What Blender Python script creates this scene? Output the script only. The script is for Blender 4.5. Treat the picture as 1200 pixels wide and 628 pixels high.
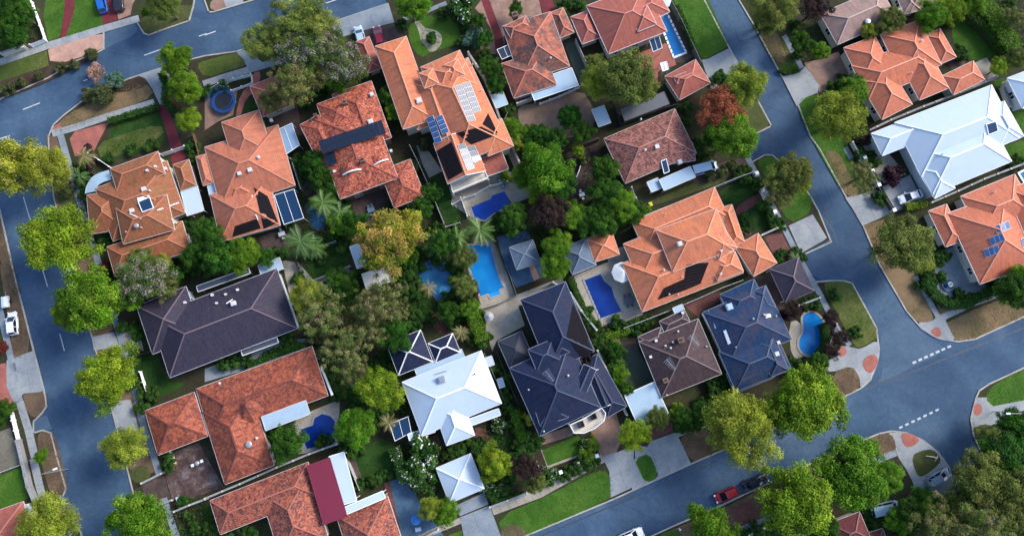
import bpy, bmesh, math, random
from mathutils import Vector, Matrix
from mathutils.geometry import tessellate_polygon
random.seed(7)
S = bpy.context.scene
for o in list(bpy.data.objects): bpy.data.objects.remove(o)
COL = S.collection
R = math.radians
# ---------------------------------------------------------------- camera
TILT = R(9); FPX = 830.0; HCAM = 127.0
cam_d = bpy.data.cameras.new('camera'); cam = bpy.data.objects.new('camera', cam_d); COL.objects.link(cam)
cam_d.sensor_width = 36; cam_d.lens = FPX / 1200 * 36; cam_d.clip_end = 5000; cam_d.clip_start = .5
cam.location = (0, 0, HCAM); cam.rotation_euler = (TILT, 0, 0)
S.camera = cam
# ---------------------------------------------------------------- sky, sun
w = bpy.data.worlds.new('World'); S.world = w; w.use_nodes = True
nt = w.node_tree; bg = nt.nodes['Background']
sky = nt.nodes.new('ShaderNodeTexSky'); sky.sky_type = 'NISHITA'; sky.sun_disc = False
SUN_EL, SUN_AZ = 36, 62           # elevation, compass bearing (clockwise from +Y)
sky.sun_elevation = R(SUN_EL); sky.sun_rotation = R(SUN_AZ); sky.dust_density = 1.5; sky.ozone_density = 1.6
nt.links.new(sky.outputs[0], bg.inputs[0]); bg.inputs[1].default_value = 0.15
sd = bpy.data.lights.new('sun', 'SUN'); sun = bpy.data.objects.new('sun', sd); COL.objects.link(sun)
sd.energy = 2.2; sd.angle = R(20); sd.color = (1, .93, .84)
sv = Vector((math.sin(R(SUN_AZ)) * math.cos(R(SUN_EL)), math.cos(R(SUN_AZ)) * math.cos(R(SUN_EL)), math.sin(R(SUN_EL))))
sun.rotation_euler = sv.to_track_quat('Z', 'Y').to_euler(); sun.location = (0, 0, 60)
S.view_settings.view_transform = 'Standard'; S.view_settings.look = 'None'
S.view_settings.exposure = 1.08; S.view_settings.gamma = 1

# ---------------------------------------------------------------- pixel of the survey photograph -> point of the site
_f = Vector((0, math.sin(TILT), -math.cos(TILT))); _u = Vector((0, math.cos(TILT), math.sin(TILT)))
def ray(px, py): return _f + Vector(((px - 600) / FPX, 0, 0)) + _u * ((314 - py) / FPX)
def P(px, py, h=0.0):
    d = ray(px, py); t = (h - HCAM) / d.z
    return Vector((d.x * t, d.y * t, h))
MPP = HCAM / math.cos(TILT) / FPX          # metres per pixel about the centre
TY = (0, 155, 310, 468)
def T(c, r, *v):                            # survey tile coordinates -> photograph pixels
    k = 942 / 240
    return [(240 * c + v[i] / k, TY[r] + v[i + 1] / k) for i in range(0, len(v), 2)]
def F(*v): return [(v[i], v[i + 1]) for i in range(0, len(v), 2)]

# ---------------------------------------------------------------- materials
MATS = {}
def newmat(name):
    m = bpy.data.materials.new(name); m.use_nodes = True; MATS[name] = m
    b = m.node_tree.nodes['Principled BSDF']; return m, m.node_tree, b
def N(nt, t, **k):
    n = nt.nodes.new(t)
    for a, v in k.items(): setattr(n, a, v)
    return n
def noise(nt, vec, scale, detail=4, rough=.6, dist=0):
    n = N(nt, 'ShaderNodeTexNoise'); n.inputs['Scale'].default_value = scale; n.inputs['Detail'].default_value = detail
    n.inputs['Roughness'].default_value = rough; n.inputs['Distortion'].default_value = dist
    nt.links.new(vec, n.inputs['Vector']); return n.outputs['Fac']
def ramp(nt, fac, stops):
    r = N(nt, 'ShaderNodeValToRGB'); e = r.color_ramp.elements
    while len(e) > 1: e.remove(e[0])
    e[0].position = stops[0][0]; e[0].color = (*stops[0][1], 1)
    for p, c in stops[1:]:
        x = e.new(p); x.color = (*c, 1)
    nt.links.new(fac, r.inputs[0]); return r.outputs[0]
def mix(nt, fac, a, b, mode='MIX'):
    m = N(nt, 'ShaderNodeMix', data_type='RGBA', blend_type=mode)
    for s, v in ((m.inputs[0], fac), (m.inputs[6], a), (m.inputs[7], b)):
        if isinstance(v, (int, float)): s.default_value = v
        elif isinstance(v, tuple): s.default_value = (*v, 1)
        else: nt.links.new(v, s)
    return m.outputs[2]
def bump(nt, b, h, strength=.4, dist=.05):
    n = N(nt, 'ShaderNodeBump'); n.inputs['Strength'].default_value = strength; n.inputs['Distance'].default_value = dist
    nt.links.new(h, n.inputs['Height']); nt.links.new(n.outputs[0], b.inputs['Normal'])
def objco(nt): return N(nt, 'ShaderNodeTexCoord').outputs['Object']
def geoco(nt): return N(nt, 'ShaderNodeNewGeometry').outputs['Position']
def scl(c, k): return tuple(max(0, min(1, x * k)) for x in c)

def m_plain(name, c, rough=.6, metal=0, var=.12, sc=3.0, spec=None):
    if name in MATS: return MATS[name]
    m, nt, b = newmat(name); v = geoco(nt)
    f = noise(nt, v, sc); col = ramp(nt, f, [(.3, scl(c, 1 - var)), (.7, scl(c, 1 + var))])
    nt.links.new(col, b.inputs['Base Color']); b.inputs['Roughness'].default_value = rough; b.inputs['Metallic'].default_value = metal
    if spec is not None: b.inputs['Specular IOR Level'].default_value = spec
    return m
def m_ground(name, cs, s1=.25, s2=3, rough=.95, bs=.5, bd=.06, fine=.25):
    """cs: three or four colours; broad patches broken by finer mottling"""
    if name in MATS: return MATS[name]
    m, nt, b = newmat(name); v = geoco(nt)
    f1 = noise(nt, v, s1, 3, .55, .6); f2 = noise(nt, v, s2, 6, .7, .3); f3 = noise(nt, v, 14, 3, .7)
    mx = N(nt, 'ShaderNodeMath', operation='ADD'); mx2 = N(nt, 'ShaderNodeMath', operation='MULTIPLY_ADD')
    mx2.inputs[1].default_value = .55; nt.links.new(f1, mx2.inputs[0])
    m3 = N(nt, 'ShaderNodeMath', operation='MULTIPLY'); m3.inputs[1].default_value = .45; nt.links.new(f2, m3.inputs[0])
    nt.links.new(m3.outputs[0], mx2.inputs[2])
    n = len(cs); st = [(.36 + .28 * i / (n - 1), c) for i, c in enumerate(cs)]
    col = ramp(nt, mx2.outputs[0], st)
    g = ramp(nt, f3, [(.3, (1 - fine,) * 3), (.7, (1, 1, 1))])
    col = mix(nt, 1.0, col, g, 'MULTIPLY')
    nt.links.new(col, b.inputs['Base Color']); b.inputs['Roughness'].default_value = rough
    b.inputs['Specular IOR Level'].default_value = .25
    ad = N(nt, 'ShaderNodeMath', operation='ADD'); nt.links.new(f2, ad.inputs[0]); nt.links.new(f3, ad.inputs[1])
    bump(nt, b, ad.outputs[0], bs, bd); return m
def m_brick(name, c1, c2, mortar, bw=.24, bh=.12, ang=20, rough=.85):
    if name in MATS: return MATS[name]
    m, nt, b = newmat(name); v = geoco(nt)
    mp = N(nt, 'ShaderNodeMapping'); mp.inputs['Rotation'].default_value = (0, 0, R(ang)); nt.links.new(v, mp.inputs[0])
    br = N(nt, 'ShaderNodeTexBrick'); nt.links.new(mp.outputs[0], br.inputs[0])
    br.inputs['Color1'].default_value = (*c1, 1); br.inputs['Color2'].default_value = (*c2, 1); br.inputs['Mortar'].default_value = (*mortar, 1)
    br.inputs['Scale'].default_value = 1; br.inputs['Brick Width'].default_value = bw; br.inputs['Row Height'].default_value = bh
    br.inputs['Mortar Size'].default_value = .008
    f = noise(nt, v, .6, 5, .65); g = ramp(nt, f, [(.3, (.62, .6, .6)), (.7, (1.1, 1.08, 1.05))])
    nt.links.new(mix(nt, 1.0, br.outputs[0], g, 'MULTIPLY'), b.inputs['Base Color'])
    b.inputs['Roughness'].default_value = rough; bump(nt, b, br.outputs[1], -.3, .01); return m
def satur(c, k):
    l = .2126 * c[0] + .7152 * c[1] + .0722 * c[2]; return tuple(max(.002, l + (x - l) * k) for x in c)
def m_roof(name, c1, c2, stain, amt=.35, lich=None, lamt=0, tw=.3, th=.34, rough=.75, sc=.5, contrast=.5, ridge=None):
    if name in MATS: return MATS[name]
    lum = sum(c1) / 3; c1, c2, stain = satur(c1, 1.03), satur(c2, 1.05), satur(stain, 1.0)
    m, nt, b = newmat(name); uv = N(nt, 'ShaderNodeTexCoord').outputs['UV']; v = geoco(nt)
    br = N(nt, 'ShaderNodeTexBrick', offset=.5); nt.links.new(uv, br.inputs[0])
    br.inputs['Scale'].default_value = 1; br.inputs['Brick Width'].default_value = tw; br.inputs['Row Height'].default_value = th
    br.inputs['Mortar Size'].default_value = .018; br.inputs['Mortar Smooth'].default_value = .4; br.inputs['Bias'].default_value = -.1
    br.inputs['Color1'].default_value = (*c1, 1); br.inputs['Color2'].default_value = (*c2, 1)
    br.inputs['Mortar'].default_value = (*scl(c1, .42), 1)
    f = noise(nt, v, sc, 6, .72, 1.2); fm = N(nt, 'ShaderNodeMapRange'); fm.inputs[1].default_value = .5 - .12 * (1 - contrast) - .02; fm.inputs[2].default_value = .5 + .16 * (1.15 - contrast)
    fm.inputs[3].default_value = 0; fm.inputs[4].default_value = amt; nt.links.new(f, fm.inputs[0])
    col = mix(nt, fm.outputs[0], br.outputs[0], stain)
    if lich:
        f2 = noise(nt, v, 2.6, 5, .8, .8); l = N(nt, 'ShaderNodeMapRange'); l.inputs[1].default_value = .50; l.inputs[2].default_value = .58
        l.inputs[4].default_value = lamt; nt.links.new(f2, l.inputs[0]); col = mix(nt, l.outputs[0], col, lich)
    # every slope takes slightly different wear: grain running down the fall of the roof
    mp = N(nt, 'ShaderNodeMapping'); mp.inputs['Scale'].default_value = (2.2, .25, 1); nt.links.new(uv, mp.inputs[0])
    f4 = noise(nt, mp.outputs[0], 1, 4, .7); g = ramp(nt, f4, [(.3, (.70, .70, .73)), (.5, (.95, .95, .95)), (.7, (1.12, 1.10, 1.07))]); col = mix(nt, 1.0, col, g, 'MULTIPLY')
    nt.links.new(col, b.inputs['Base Color']); b.inputs['Roughness'].default_value = rough; b.inputs['Specular IOR Level'].default_value = .12 if lum < .12 else .35
    wv = N(nt, 'ShaderNodeTexWave', wave_type='BANDS', bands_direction='Y', wave_profile='SAW'); wv.inputs['Scale'].default_value = 1 / th / 6.283 * 3.1416 * .64
    nt.links.new(uv, wv.inputs[0]); ad = N(nt, 'ShaderNodeMath', operation='SUBTRACT'); nt.links.new(wv.outputs[1], ad.inputs[0]); nt.links.new(br.outputs[1], ad.inputs[1])
    bump(nt, b, ad.outputs[0], .5, .04); return m
def m_metal(name, c, rough=.45, ribs=.7, dirt=(.5, .5, .5), damt=.25):
    if name in MATS: return MATS[name]
    m, nt, b = newmat(name); uv = N(nt, 'ShaderNodeTexCoord').outputs['UV']; v = geoco(nt)
    wv = N(nt, 'ShaderNodeTexWave', wave_type='BANDS', bands_direction='X', wave_profile='SIN'); wv.inputs['Scale'].default_value = 1 / ribs * .5
    nt.links.new(uv, wv.inputs[0]); f = noise(nt, v, .5, 6, .65, .6)
    fm = N(nt, 'ShaderNodeMapRange'); fm.inputs[1].default_value = .45; fm.inputs[2].default_value = .75; fm.inputs[4].default_value = damt; nt.links.new(f, fm.inputs[0])
    col = mix(nt, fm.outputs[0], c, dirt); g = ramp(nt, wv.outputs[1], [(0, (.86,) * 3), (.16, (1, 1, 1)), (1, (1, 1, 1))])
    nt.links.new(mix(nt, 1.0, col, g, 'MULTIPLY'), b.inputs['Base Color']); b.inputs['Roughness'].default_value = rough
    bump(nt, b, wv.outputs[1], .18, .02); return m
def m_glass(name, c, rough=.08):
    if name in MATS: return MATS[name]
    m, nt, b = newmat(name); b.inputs['Base Color'].default_value = (*c, 1); b.inputs['Roughness'].default_value = rough
    b.inputs['Specular IOR Level'].default_value = .8; return m
def m_water(name, c, c2):
    if name in MATS: return MATS[name]
    m, nt, b = newmat(name); v = geoco(nt); f = noise(nt, v, .35, 2, .5)
    nt.links.new(ramp(nt, f, [(.35, c), (.68, c2)]), b.inputs['Base Color']); b.inputs['Roughness'].default_value = .06
    b.inputs['IOR'].default_value = 1.33; bump(nt, b, noise(nt, v, 3.2, 3, .6, 1.5), .25, .03); return m

def m_asphalt(name, cs):
    m = m_ground(name, cs, .12, 1.2, .85, .3, .01, .2); nt = m.node_tree; b = nt.nodes['Principled BSDF']; src = b.inputs['Base Color'].links[0].from_socket; v = geoco(nt)
    # tyre-worn lanes and old patches
    f = noise(nt, v, .045, 3, .5, 1.5); src = mix(nt, 1.0, src, ramp(nt, f, [(.36, (.74, .77, .82)), (.5, (1, 1, 1)), (.62, (1.28, 1.22, 1.15))]), 'MULTIPLY')
    f = noise(nt, v, .9, 8, .8, 2.5); src = mix(nt, 1.0, src, ramp(nt, f, [(.30, (.72, .74, .78)), (.42, (1, 1, 1)), (.62, (1, 1, 1)), (.72, (1.18, 1.16, 1.13))]), 'MULTIPLY')
    vo = N(nt, 'ShaderNodeTexVoronoi', feature='DISTANCE_TO_EDGE'); vo.inputs['Scale'].default_value = .16; nt.links.new(mix(nt, .12, v, N(nt, 'ShaderNodeTexNoise').outputs['Color'], 'ADD'), vo.inputs['Vector'])
    src = mix(nt, 1.0, src, ramp(nt, vo.outputs[0], [(0, (.62, .64, .68)), (.006, (1, 1, 1))]), 'MULTIPLY')
    nt.links.new(src, b.inputs['Base Color']); return m
ASPH = m_asphalt('asphalt', [(.030, .066, .122), (.044, .087, .152), (.065, .112, .176)])

ASPH2 = m_ground('worn_asphalt', [(.050, .092, .145), (.066, .114, .174), (.086, .138, .198)], .2, 1.5, .85, .3, .01, .2)
CONC = m_ground('concrete', [(.19, .215, .24), (.27, .29, .305), (.33, .345, .35)], .3, 2.2, .8, .2, .01, .12)
CONCG = m_ground('grey_concrete', [(.155, .19, .23), (.21, .25, .29), (.27, .30, .335)], .3, 2.2, .8, .2, .01, .15)
CREAM = m_ground('cream_paving', [(.25, .22, .18), (.33, .30, .25), (.40, .365, .31)], .4, 2.5, .8, .2, .01, .15)
KERB = m_ground('kerb_concrete', [(.27, .25, .23), (.36, .34, .31), (.43, .41, .37)], .5, 3, .8, .2, .01, .15)
SOIL = m_ground('garden_soil', [(.022, .030, .013), (.052, .038, .024), (.038, .055, .018), (.085, .058, .042)], .22, 1.7, .95, .9, .1, .5)
MULCH = m_ground('mulch', [(.035, .022, .016), (.065, .04, .028), (.09, .06, .045)], .6, 4, .95, .9, .08, .5)
LAWN = m_ground('lawn', [(.032, .092, .009), (.052, .135, .013), (.095, .175, .024)], .3, 3, .95, .7, .06, .4)
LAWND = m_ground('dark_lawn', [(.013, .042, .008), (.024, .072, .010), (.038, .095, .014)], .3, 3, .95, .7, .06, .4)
LAWNY = m_ground('patchy_lawn', [(.05, .09, .015), (.09, .125, .025), (.19, .17, .06)], .22, 2.5, .95, .7, .06, .4)
DRY = m_ground('dry_grass', [(.10, .085, .035), (.20, .14, .075), (.27, .18, .10)], .22, 2.5, .95, .7, .06, .4)
DRYB = m_ground('brown_verge', [(.09, .06, .04), (.15, .10, .065), (.22, .15, .09)], .3, 3, .95, .7, .06, .4)
OLIVE = m_ground('olive_grass', [(.05, .07, .02), (.085, .10, .03), (.15, .13, .06)], .25, 2.5, .95, .7, .06, .4)
REDB = m_brick('red_brick_paving', (.17, .055, .045), (.12, .04, .036), (.08, .04, .035))
CRIM = m_brick('crimson_paving', (.19, .016, .028), (.14, .012, .022), (.09, .02, .02))
TANB = m_brick('tan_brick_paving', (.33, .20, .15), (.25, .15, .12), (.2, .14, .1))
PINK = m_brick('pink_paving', (.52, .31, .24), (.44, .26, .2), (.36, .24, .2), .3, .15)
SALM = m_brick('salmon_paving', (.40, .12, .09), (.33, .10, .075), (.25, .12, .1))
BLUEP = m_brick('blue_grey_pavers', (.06, .14, .25), (.05, .115, .21), (.06, .08, .11), .5, .5)
DARKP = m_ground('dark_paving', [(.05, .035, .035), (.075, .05, .045), (.11, .08, .07)], .4, 2.5, .8, .2, .01, .2)
WHITE = m_plain('white_paint', (.78, .8, .82), .5)
GUTW = m_plain('pale_gutter', (.55, .55, .54), .5)
TIMB = m_plain('timber', (.12, .07, .045), .8, var=.3, sc=6)
PINE = m_plain('pale_timber', (.42, .33, .24), .8, var=.2, sc=6)
WALLC = m_plain('cream_render', (.5, .45, .38), .85)
WALLB = m_brick('brick_wall', (.22, .11, .07), (.17, .085, .06), (.2, .17, .15), .24, .09, 0)
WALLG = m_plain('grey_render', (.45, .5, .55), .85)
GLASS = m_glass('window_glass', (.02, .03, .045))
BGLASS = m_glass('blue_tinted_glass', (.010, .035, .085), .3); BGLASS.node_tree.nodes['Principled BSDF'].inputs['Specular IOR Level'].default_value = .3
DARK = m_plain('dark_plastic', (.012, .012, .014), .5)
STEEL = m_plain('galvanised_steel', (.42, .45, .48), .35, .6)
BARK = m_plain('bark', (.09, .065, .045), .9, var=.35, sc=5)
PBARK = m_plain('pale_bark', (.28, .23, .18), .9, var=.25, sc=4)

# ---------------------------------------------------------------- object helpers
def tag(o, label=None, cat=None, group=None, kind=None):
    if label: o['label'] = label
    if cat: o['category'] = cat
    if group: o['group'] = group
    if kind: o['kind'] = kind
    return o
def empty(name, loc, rz=0, **k):
    o = bpy.data.objects.new(name, None); COL.objects.link(o); o.location = loc; o.rotation_euler = (0, 0, rz)
    o.empty_display_size = .3; return tag(o, **k)
def link(name, me, parent=None, mw=None):
    o = bpy.data.objects.new(name, me); COL.objects.link(o)
    if parent is not None: o.parent = parent
    return o
class MB:
    def __init__(s): s.v = []; s.f = []; s.uv = []; s.mi = []; s.smooth = []
    def face(s, pts, uv=None, mi=0, sm=False):
        b = len(s.v); s.v += [tuple(p) for p in pts]; s.f.append(tuple(range(b, b + len(pts))))
        s.uv.append(uv or [(p[0], p[1]) for p in pts]); s.mi.append(mi); s.smooth.append(sm)
    def box(s, c, size, rz=0, mi=0, M=None):
        x, y, z = (a / 2 for a in size); c = Vector(c); ca, sa = math.cos(rz), math.sin(rz)
        q = []
        for dz in (-z, z):
            for dx, dy in ((-x, -y), (x, -y), (x, y), (-x, y)):
                p = Vector((dx * ca - dy * sa, dx * sa + dy * ca, dz)) + c
                q.append(M @ p if M else p)
        for idx in ((3, 2, 1, 0), (4, 5, 6, 7), (0, 1, 5, 4), (1, 2, 6, 5), (2, 3, 7, 6), (3, 0, 4, 7)):
            s.face([q[i] for i in idx], [(0, 0), (1, 0), (1, 1), (0, 1)], mi)
    def bar(s, a, b, wd, hg, mi=0, up=Vector((0, 0, 1))):
        a = Vector(a); b = Vector(b); d = b - a
        if d.length < 1e-4: return
        d.normalize(); side = d.cross(up)
        if side.length < 1e-3: side = d.cross(Vector((0, 1, 0)))
        side.normalize(); u2 = side.cross(d)
        q = [p + side * sx * wd / 2 + u2 * sz * hg / 2 for p in (a, b) for sx, sz in ((-1, -1), (1, -1), (1, 1), (-1, 1))]
        for idx in ((0, 3, 2, 1), (4, 5, 6, 7), (0, 1, 5, 4), (1, 2, 6, 5), (2, 3, 7, 6), (3, 0, 4, 7)): s.face([q[i] for i in idx], None, mi)
    def tube(s, pts, rad, n=8, mi=0, cap=True):
        rings = []; pts = [Vector(p) for p in pts]
        for i, p in enumerate(pts):
            d = (pts[min(i + 1, len(pts) - 1)] - pts[max(i - 1, 0)]).normalized()
            a = d.cross(Vector((0, 0, 1)))
            if a.length < .05: a = d.cross(Vector((0, 1, 0)))
            a.normalize(); b2 = d.cross(a); r = rad[i] if isinstance(rad, (list, tuple)) else rad
            rings.append([p + (a * math.cos(6.2832 * k / n) + b2 * math.sin(6.2832 * k / n)) * r for k in range(n)])
        for i in range(len(rings) - 1):
            for k in range(n):
                k2 = (k + 1) % n; s.face([rings[i][k], rings[i][k2], rings[i + 1][k2], rings[i + 1][k]], None, mi, True)
        if cap: s.face(rings[0][::-1], None, mi); s.face(rings[-1], None, mi)
    def lathe(s, c, prof, n=20, mi=0):
        c = Vector(c)
        for i in range(len(prof) - 1):
            for k in range(n):
                a0, a1 = 6.2832 * k / n, 6.2832 * (k + 1) / n
                q = [c + Vector((r * math.cos(a), r * math.sin(a), z)) for (r, z), a in ((prof[i], a0), (prof[i], a1), (prof[i + 1], a1), (prof[i + 1], a0))]
                s.face(q, None, mi, True)
    def build(s, name, mats, parent=None, weld=False):
        me = bpy.data.meshes.new(name); me.from_pydata(s.v, [], s.f)
        ul = me.uv_layers.new(name='UVMap'); flat = [c for u in s.uv for p in u for c in p]; ul.data.foreach_set('uv', flat)
        for m in (mats if isinstance(mats, (list, tuple)) else [mats]): me.materials.append(m)
        me.polygons.foreach_set('material_index', s.mi); me.polygons.foreach_set('use_smooth', s.smooth)
        if weld:
            bm = bmesh.new(); bm.from_mesh(me); bmesh.ops.remove_doubles(bm, verts=bm.verts, dist=1e-4); bmesh.ops.recalc_face_normals(bm, faces=bm.faces); bm.to_mesh(me); bm.free()
        me.update(); return link(name, me, parent)
def chaikin(pts, k=2, closed=True):
    for _ in range(k):
        q = []; n = len(pts)
        for i in range(n if closed else n - 1):
            a, b = pts[i], pts[(i + 1) % n]
            q += [(a[0] * .75 + b[0] * .25, a[1] * .75 + b[1] * .25), (a[0] * .25 + b[0] * .75, a[1] * .25 + b[1] * .75)]
        if not closed: q = [pts[0]] + q + [pts[-1]]
        pts = q
    return pts
_zi = [0]
def area2(p): return sum(p[i][0] * p[(i + 1) % len(p)][1] - p[(i + 1) % len(p)][0] * p[i][1] for i in range(len(p)))
def prism(mb, W, z0, z1, mi=0):
    W = [Vector((p[0], p[1], z1)) for p in W]
    if area2(W) < 0: W = W[::-1]
    for tri in tessellate_polygon([W]):
        q = [W[i] for i in tri]
        if (q[1] - q[0]).cross(q[2] - q[0]).z < 0: q = q[::-1]
        mb.face(q, None, mi)
    n = len(W)
    for i in range(n):
        a, b = W[i], W[(i + 1) % n]
        mb.face([(a.x, a.y, z0), (b.x, b.y, z0), b, a], None, mi)
def slab(name, m, pts, z, z0=-.02, sm=0, parent=None, kind='structure', label=None):
    if sm: pts = chaikin(pts, sm)
    _zi[0] += 1; z = z + _zi[0] * .00008
    mb = MB(); prism(mb, [P(x, y) for x, y in pts], z0, z); o = mb.build(name, m, parent)
    if parent is None: tag(o, label, None, None, kind)
    elif label: o['label'] = label
    return o
def clipped(name, m, pts, z, ang, step, parent, gap=.025, piece='slab', th=.02, offs=(0, 0)):
    """cut the polygon into rectangular pieces, each its own object lying on the parent sheet"""
    W = [P(x, y) for x, y in pts]
    bm = bmesh.new(); vs = [bm.verts.new((p.x, p.y, 0)) for p in W]; bm.faces.new(vs)
    c = sum(W, Vector()) / len(W); a = R(ang)
    for k, d in enumerate((Vector((math.cos(a), math.sin(a), 0)), Vector((-math.sin(a), math.cos(a), 0)))):
        st = step[k]
        if not st: continue
        lo = min((p - c).dot(d) for p in W); hi = max((p - c).dot(d) for p in W); t = lo + st * (.999 if hi - lo > st * 1.3 else 2)
        while t < hi - st * .35:
            bmesh.ops.bisect_plane(bm, geom=bm.verts[:] + bm.edges[:] + bm.faces[:], plane_co=c + d * t, plane_no=d); t += st
    for f in bm.faces:
        q = [v.co.copy() for v in f.verts]; cc = f.calc_center_median()
        q = [cc + (p - cc) * (1 - gap / max((p - cc).length, gap * 2)) for p in q]
        mb = MB(); prism(mb, q, z, z + th + random.uniform(0, .006)); mb.build(piece, m, parent)
    bm.free()
JOINT = m_plain('joint_sand', (.10, .09, .085), .95)
def drive(pts, m=CONC, ang=20, step=(3.0, 3.0), z=.012, label=None, name='driveway'):
    o = slab(name, JOINT, pts, z, label=label)
    clipped(name, m, pts, z + _zi[0] * .00008, ang, step, o); return o
def path_poly(line, wpx):
    L = [Vector((p[0], p[1])) for p in line]; l, r = [], []
    for i, p in enumerate(L):
        d = (L[min(i + 1, len(L) - 1)] - L[max(i - 1, 0)]).normalized(); n = Vector((-d.y, d.x)) * wpx / 2; l.append(p + n); r.append(p - n)
    return [(p.x, p.y) for p in l], [(p.x, p.y) for p in r]
def footpath(line, wpx, m=CONCG, seg=1.6, label=None):
    l, r = path_poly(line, wpx); o = slab('footpath', JOINT, l + r[::-1], .012, label=label); z = .012 + _zi[0] * .00008
    for i in range(len(line) - 1):
        a, b, c, d = P(*l[i]), P(*l[i + 1]), P(*r[i + 1]), P(*r[i]); n = max(1, round((b - a).length / seg))
        for k in range(n):
            t0, t1 = k / n, (k + 1) / n; q = [a.lerp(b, t0), a.lerp(b, t1), d.lerp(c, t1), d.lerp(c, t0)]; cc = sum(q, Vector()) / 4
            q = [cc + (p - cc) * .972 for p in q]; mb = MB(); prism(mb, q, z, z + .018 + random.uniform(0, .006)); mb.build('slab', m, o)
    return o
# ================================================================ GROUND, ROADS, VERGES
g = MB(); g.face([(-2500, -2500, -.135), (2500, -2500, -.135), (2500, 2500, -.135), (-2500, 2500, -.135)]); tag(g.build('ground', SOIL), kind='structure')
def road(name, m, pts, z):
    mb = MB(); W = [P(x, y) for x, y in pts]; prism(mb, W, -.13, z); return tag(mb.build(name, m), kind='structure')
road('road', ASPH, F(-220, 210, -220, -60, 420, -260, 900, -260, 1420, 250, 1420, 520, 1200, 900, -200, 900), -.115)
# blocks of land, each standing a kerb's height above the road
CB = F(56, 160, 57, 185, 62, 231, 84, 310, 107, 395, 128, 470, 148, 548, 168, 628, 205, 760, 300, 900, 430, 900, 520, 672, 617, 628, 720, 585, 810, 544, 845, 529, 905, 503, 960, 479, 990, 465, 1010, 455, 1021, 445, 1031, 412, 1028, 384, 999, 331, 988, 328, 974, 328,
       952, 330, 940, 300, 975, 284, 960, 247, 950, 229, 931, 203, 905, 181, 896, 181, 880, 190, 868, 172, 885, 158, 905, 148, 889, 118, 868, 79, 854, 54, 826, 0, 780, -90, 690, -260, 380, -260, 454, 4, 385, 27, 320, 46, 276, 60, 240, 65, 224, 69, 180, 82, 150, 92, 100, 115, 75, 134, 62, 146)
NW = F(-220, 200, -220, -260, 440, -260, 470, -60, 300, 0, 250, 15, 244, 15, 236, -8, 229, -4, 227, 8, 222, 25, 185, 38, 174, 42, 168, 40, 160, 27, 122, 38, 122, 58, 115, 62, 90, 72, 57, 92, 25, 106, 0, 117, -80, 145)
WB = F(-200, 900, -200, 150, -35, 150, -18, 200, 0, 245, 15, 312, 36, 395, 54, 465, 55, 476, 50, 484, 40, 494, 40, 506, 50, 503, 60, 506, 66, 530, 78, 572, 74, 582, 62, 588, 66, 610, 75, 640, 88, 614, 95, 622, 110, 680, 150, 800, 200, 900)
NE = F(800, -260, 865, 0, 883, 30, 914, 87, 934, 122, 949, 160, 960, 175, 988, 226, 1011, 265, 1031, 312, 1062, 365, 1080, 386, 1103, 398, 1123, 401, 1143, 398, 1200, 372, 1420, 275, 1420, -260)
SB = F(560, 900, 640, 682, 761, 628, 787, 616, 847, 590, 898, 566, 937, 548, 960, 537, 1008, 516, 1030, 507, 1045, 504, 1062, 506, 1082, 515, 1100, 529, 1113, 547, 1120, 575, 1135, 640, 1200, 900)
SE = F(1143, 466, 1147, 457, 1159, 449, 1200, 430, 1420, 330, 1420, 900, 1300, 900, 1185, 640, 1165, 590, 1159, 547, 1149, 529, 1140, 509, 1137, 490)
for pts, nm in ((CB, 'soil'), (NW, 'soil'), (WB, 'soil'), (NE, 'soil'), (SB, 'soil'), (SE, 'soil')):
    mb = MB(); prism(mb, [P(x, y) for x, y in pts], -.12, 0); tag(mb.build('ground', SOIL), kind='structure')
    k = MB(); W = [P(x, y) for x, y in pts]; n = len(W)
    c = area2(W) > 0
    for i in range(n):
        a, b = W[i], W[(i + 1) % n]
        if max(abs(a.x), abs(b.x)) > 125 or max(abs(a.y - 18), abs(b.y - 18)) > 85: continue
        d = (b - a).normalized(); nn = Vector((-d.y, d.x, 0)) * (1 if c else -1)
        k.bar(a + nn * .12 + Vector((0, 0, -.045)), b + nn * .12 + d * .05 + Vector((0, 0, -.045)), .26, .14)
    tag(k.build('kerb', KERB), kind='structure')
def mark(pts, z=-.108):
    mb = MB(); prism(mb, [P(x, y, -.11) for x, y in pts], -.114, z); o = mb.build('road_marking', MARK); tag(o, kind='structure')
MARK = m_ground('worn_road_paint', [(.34, .37, .40), (.5, .52, .54), (.6, .61, .62)], 2, 8, .7, .1, .01, .3)
def dash(x0, y0, x1, y1, wd=1.15):
    d = Vector((x1 - x0, y1 - y0)).normalized(); n = Vector((-d.y, d.x)) * wd / 2; mark([(x0 + n.x, y0 + n.y), (x1 + n.x, y1 + n.y), (x1 - n.x, y1 - n.y), (x0 - n.x, y0 - n.y)])
for c_, r_, v in ((0, 1, (107, 297, 137, 397)), (0, 2, (197, 27, 219, 102)), (0, 2, (275, 318, 296, 396)), (0, 0, (105, 505, 184, 474)), (0, 0, (663, 256, 741, 228)), (0, 0, (915, 168, 950, 156)),
                  (1, 0, (0, 163, 50, 145)), (1, 0, (525, 26, 605, 0)), (1, 0, (380, 72, 330, 92)), (0, 0, (383, 374, 402, 367)), (0, 1, (0, 30, 46, 16)), (0, 1, (36, 16, 46, 46))):
    a, b = T(c_, r_, *v); dash(*a, *b)
for k in range(7):
    x, y = T(4, 2, 438 + (598 - 438) * k / 6, 449 + (377 - 449) * k / 6)[0]; dash(x - 2.1, y + .9, x + 2.1, y - .9, 2.6)
    x, y = T(4, 3, 376 + (542 - 376) * k / 6, 127 + (48 - 127) * k / 6)[0]; dash(x - 1.9, y + .9, x + 1.9, y - .9, 2.4)
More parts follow.
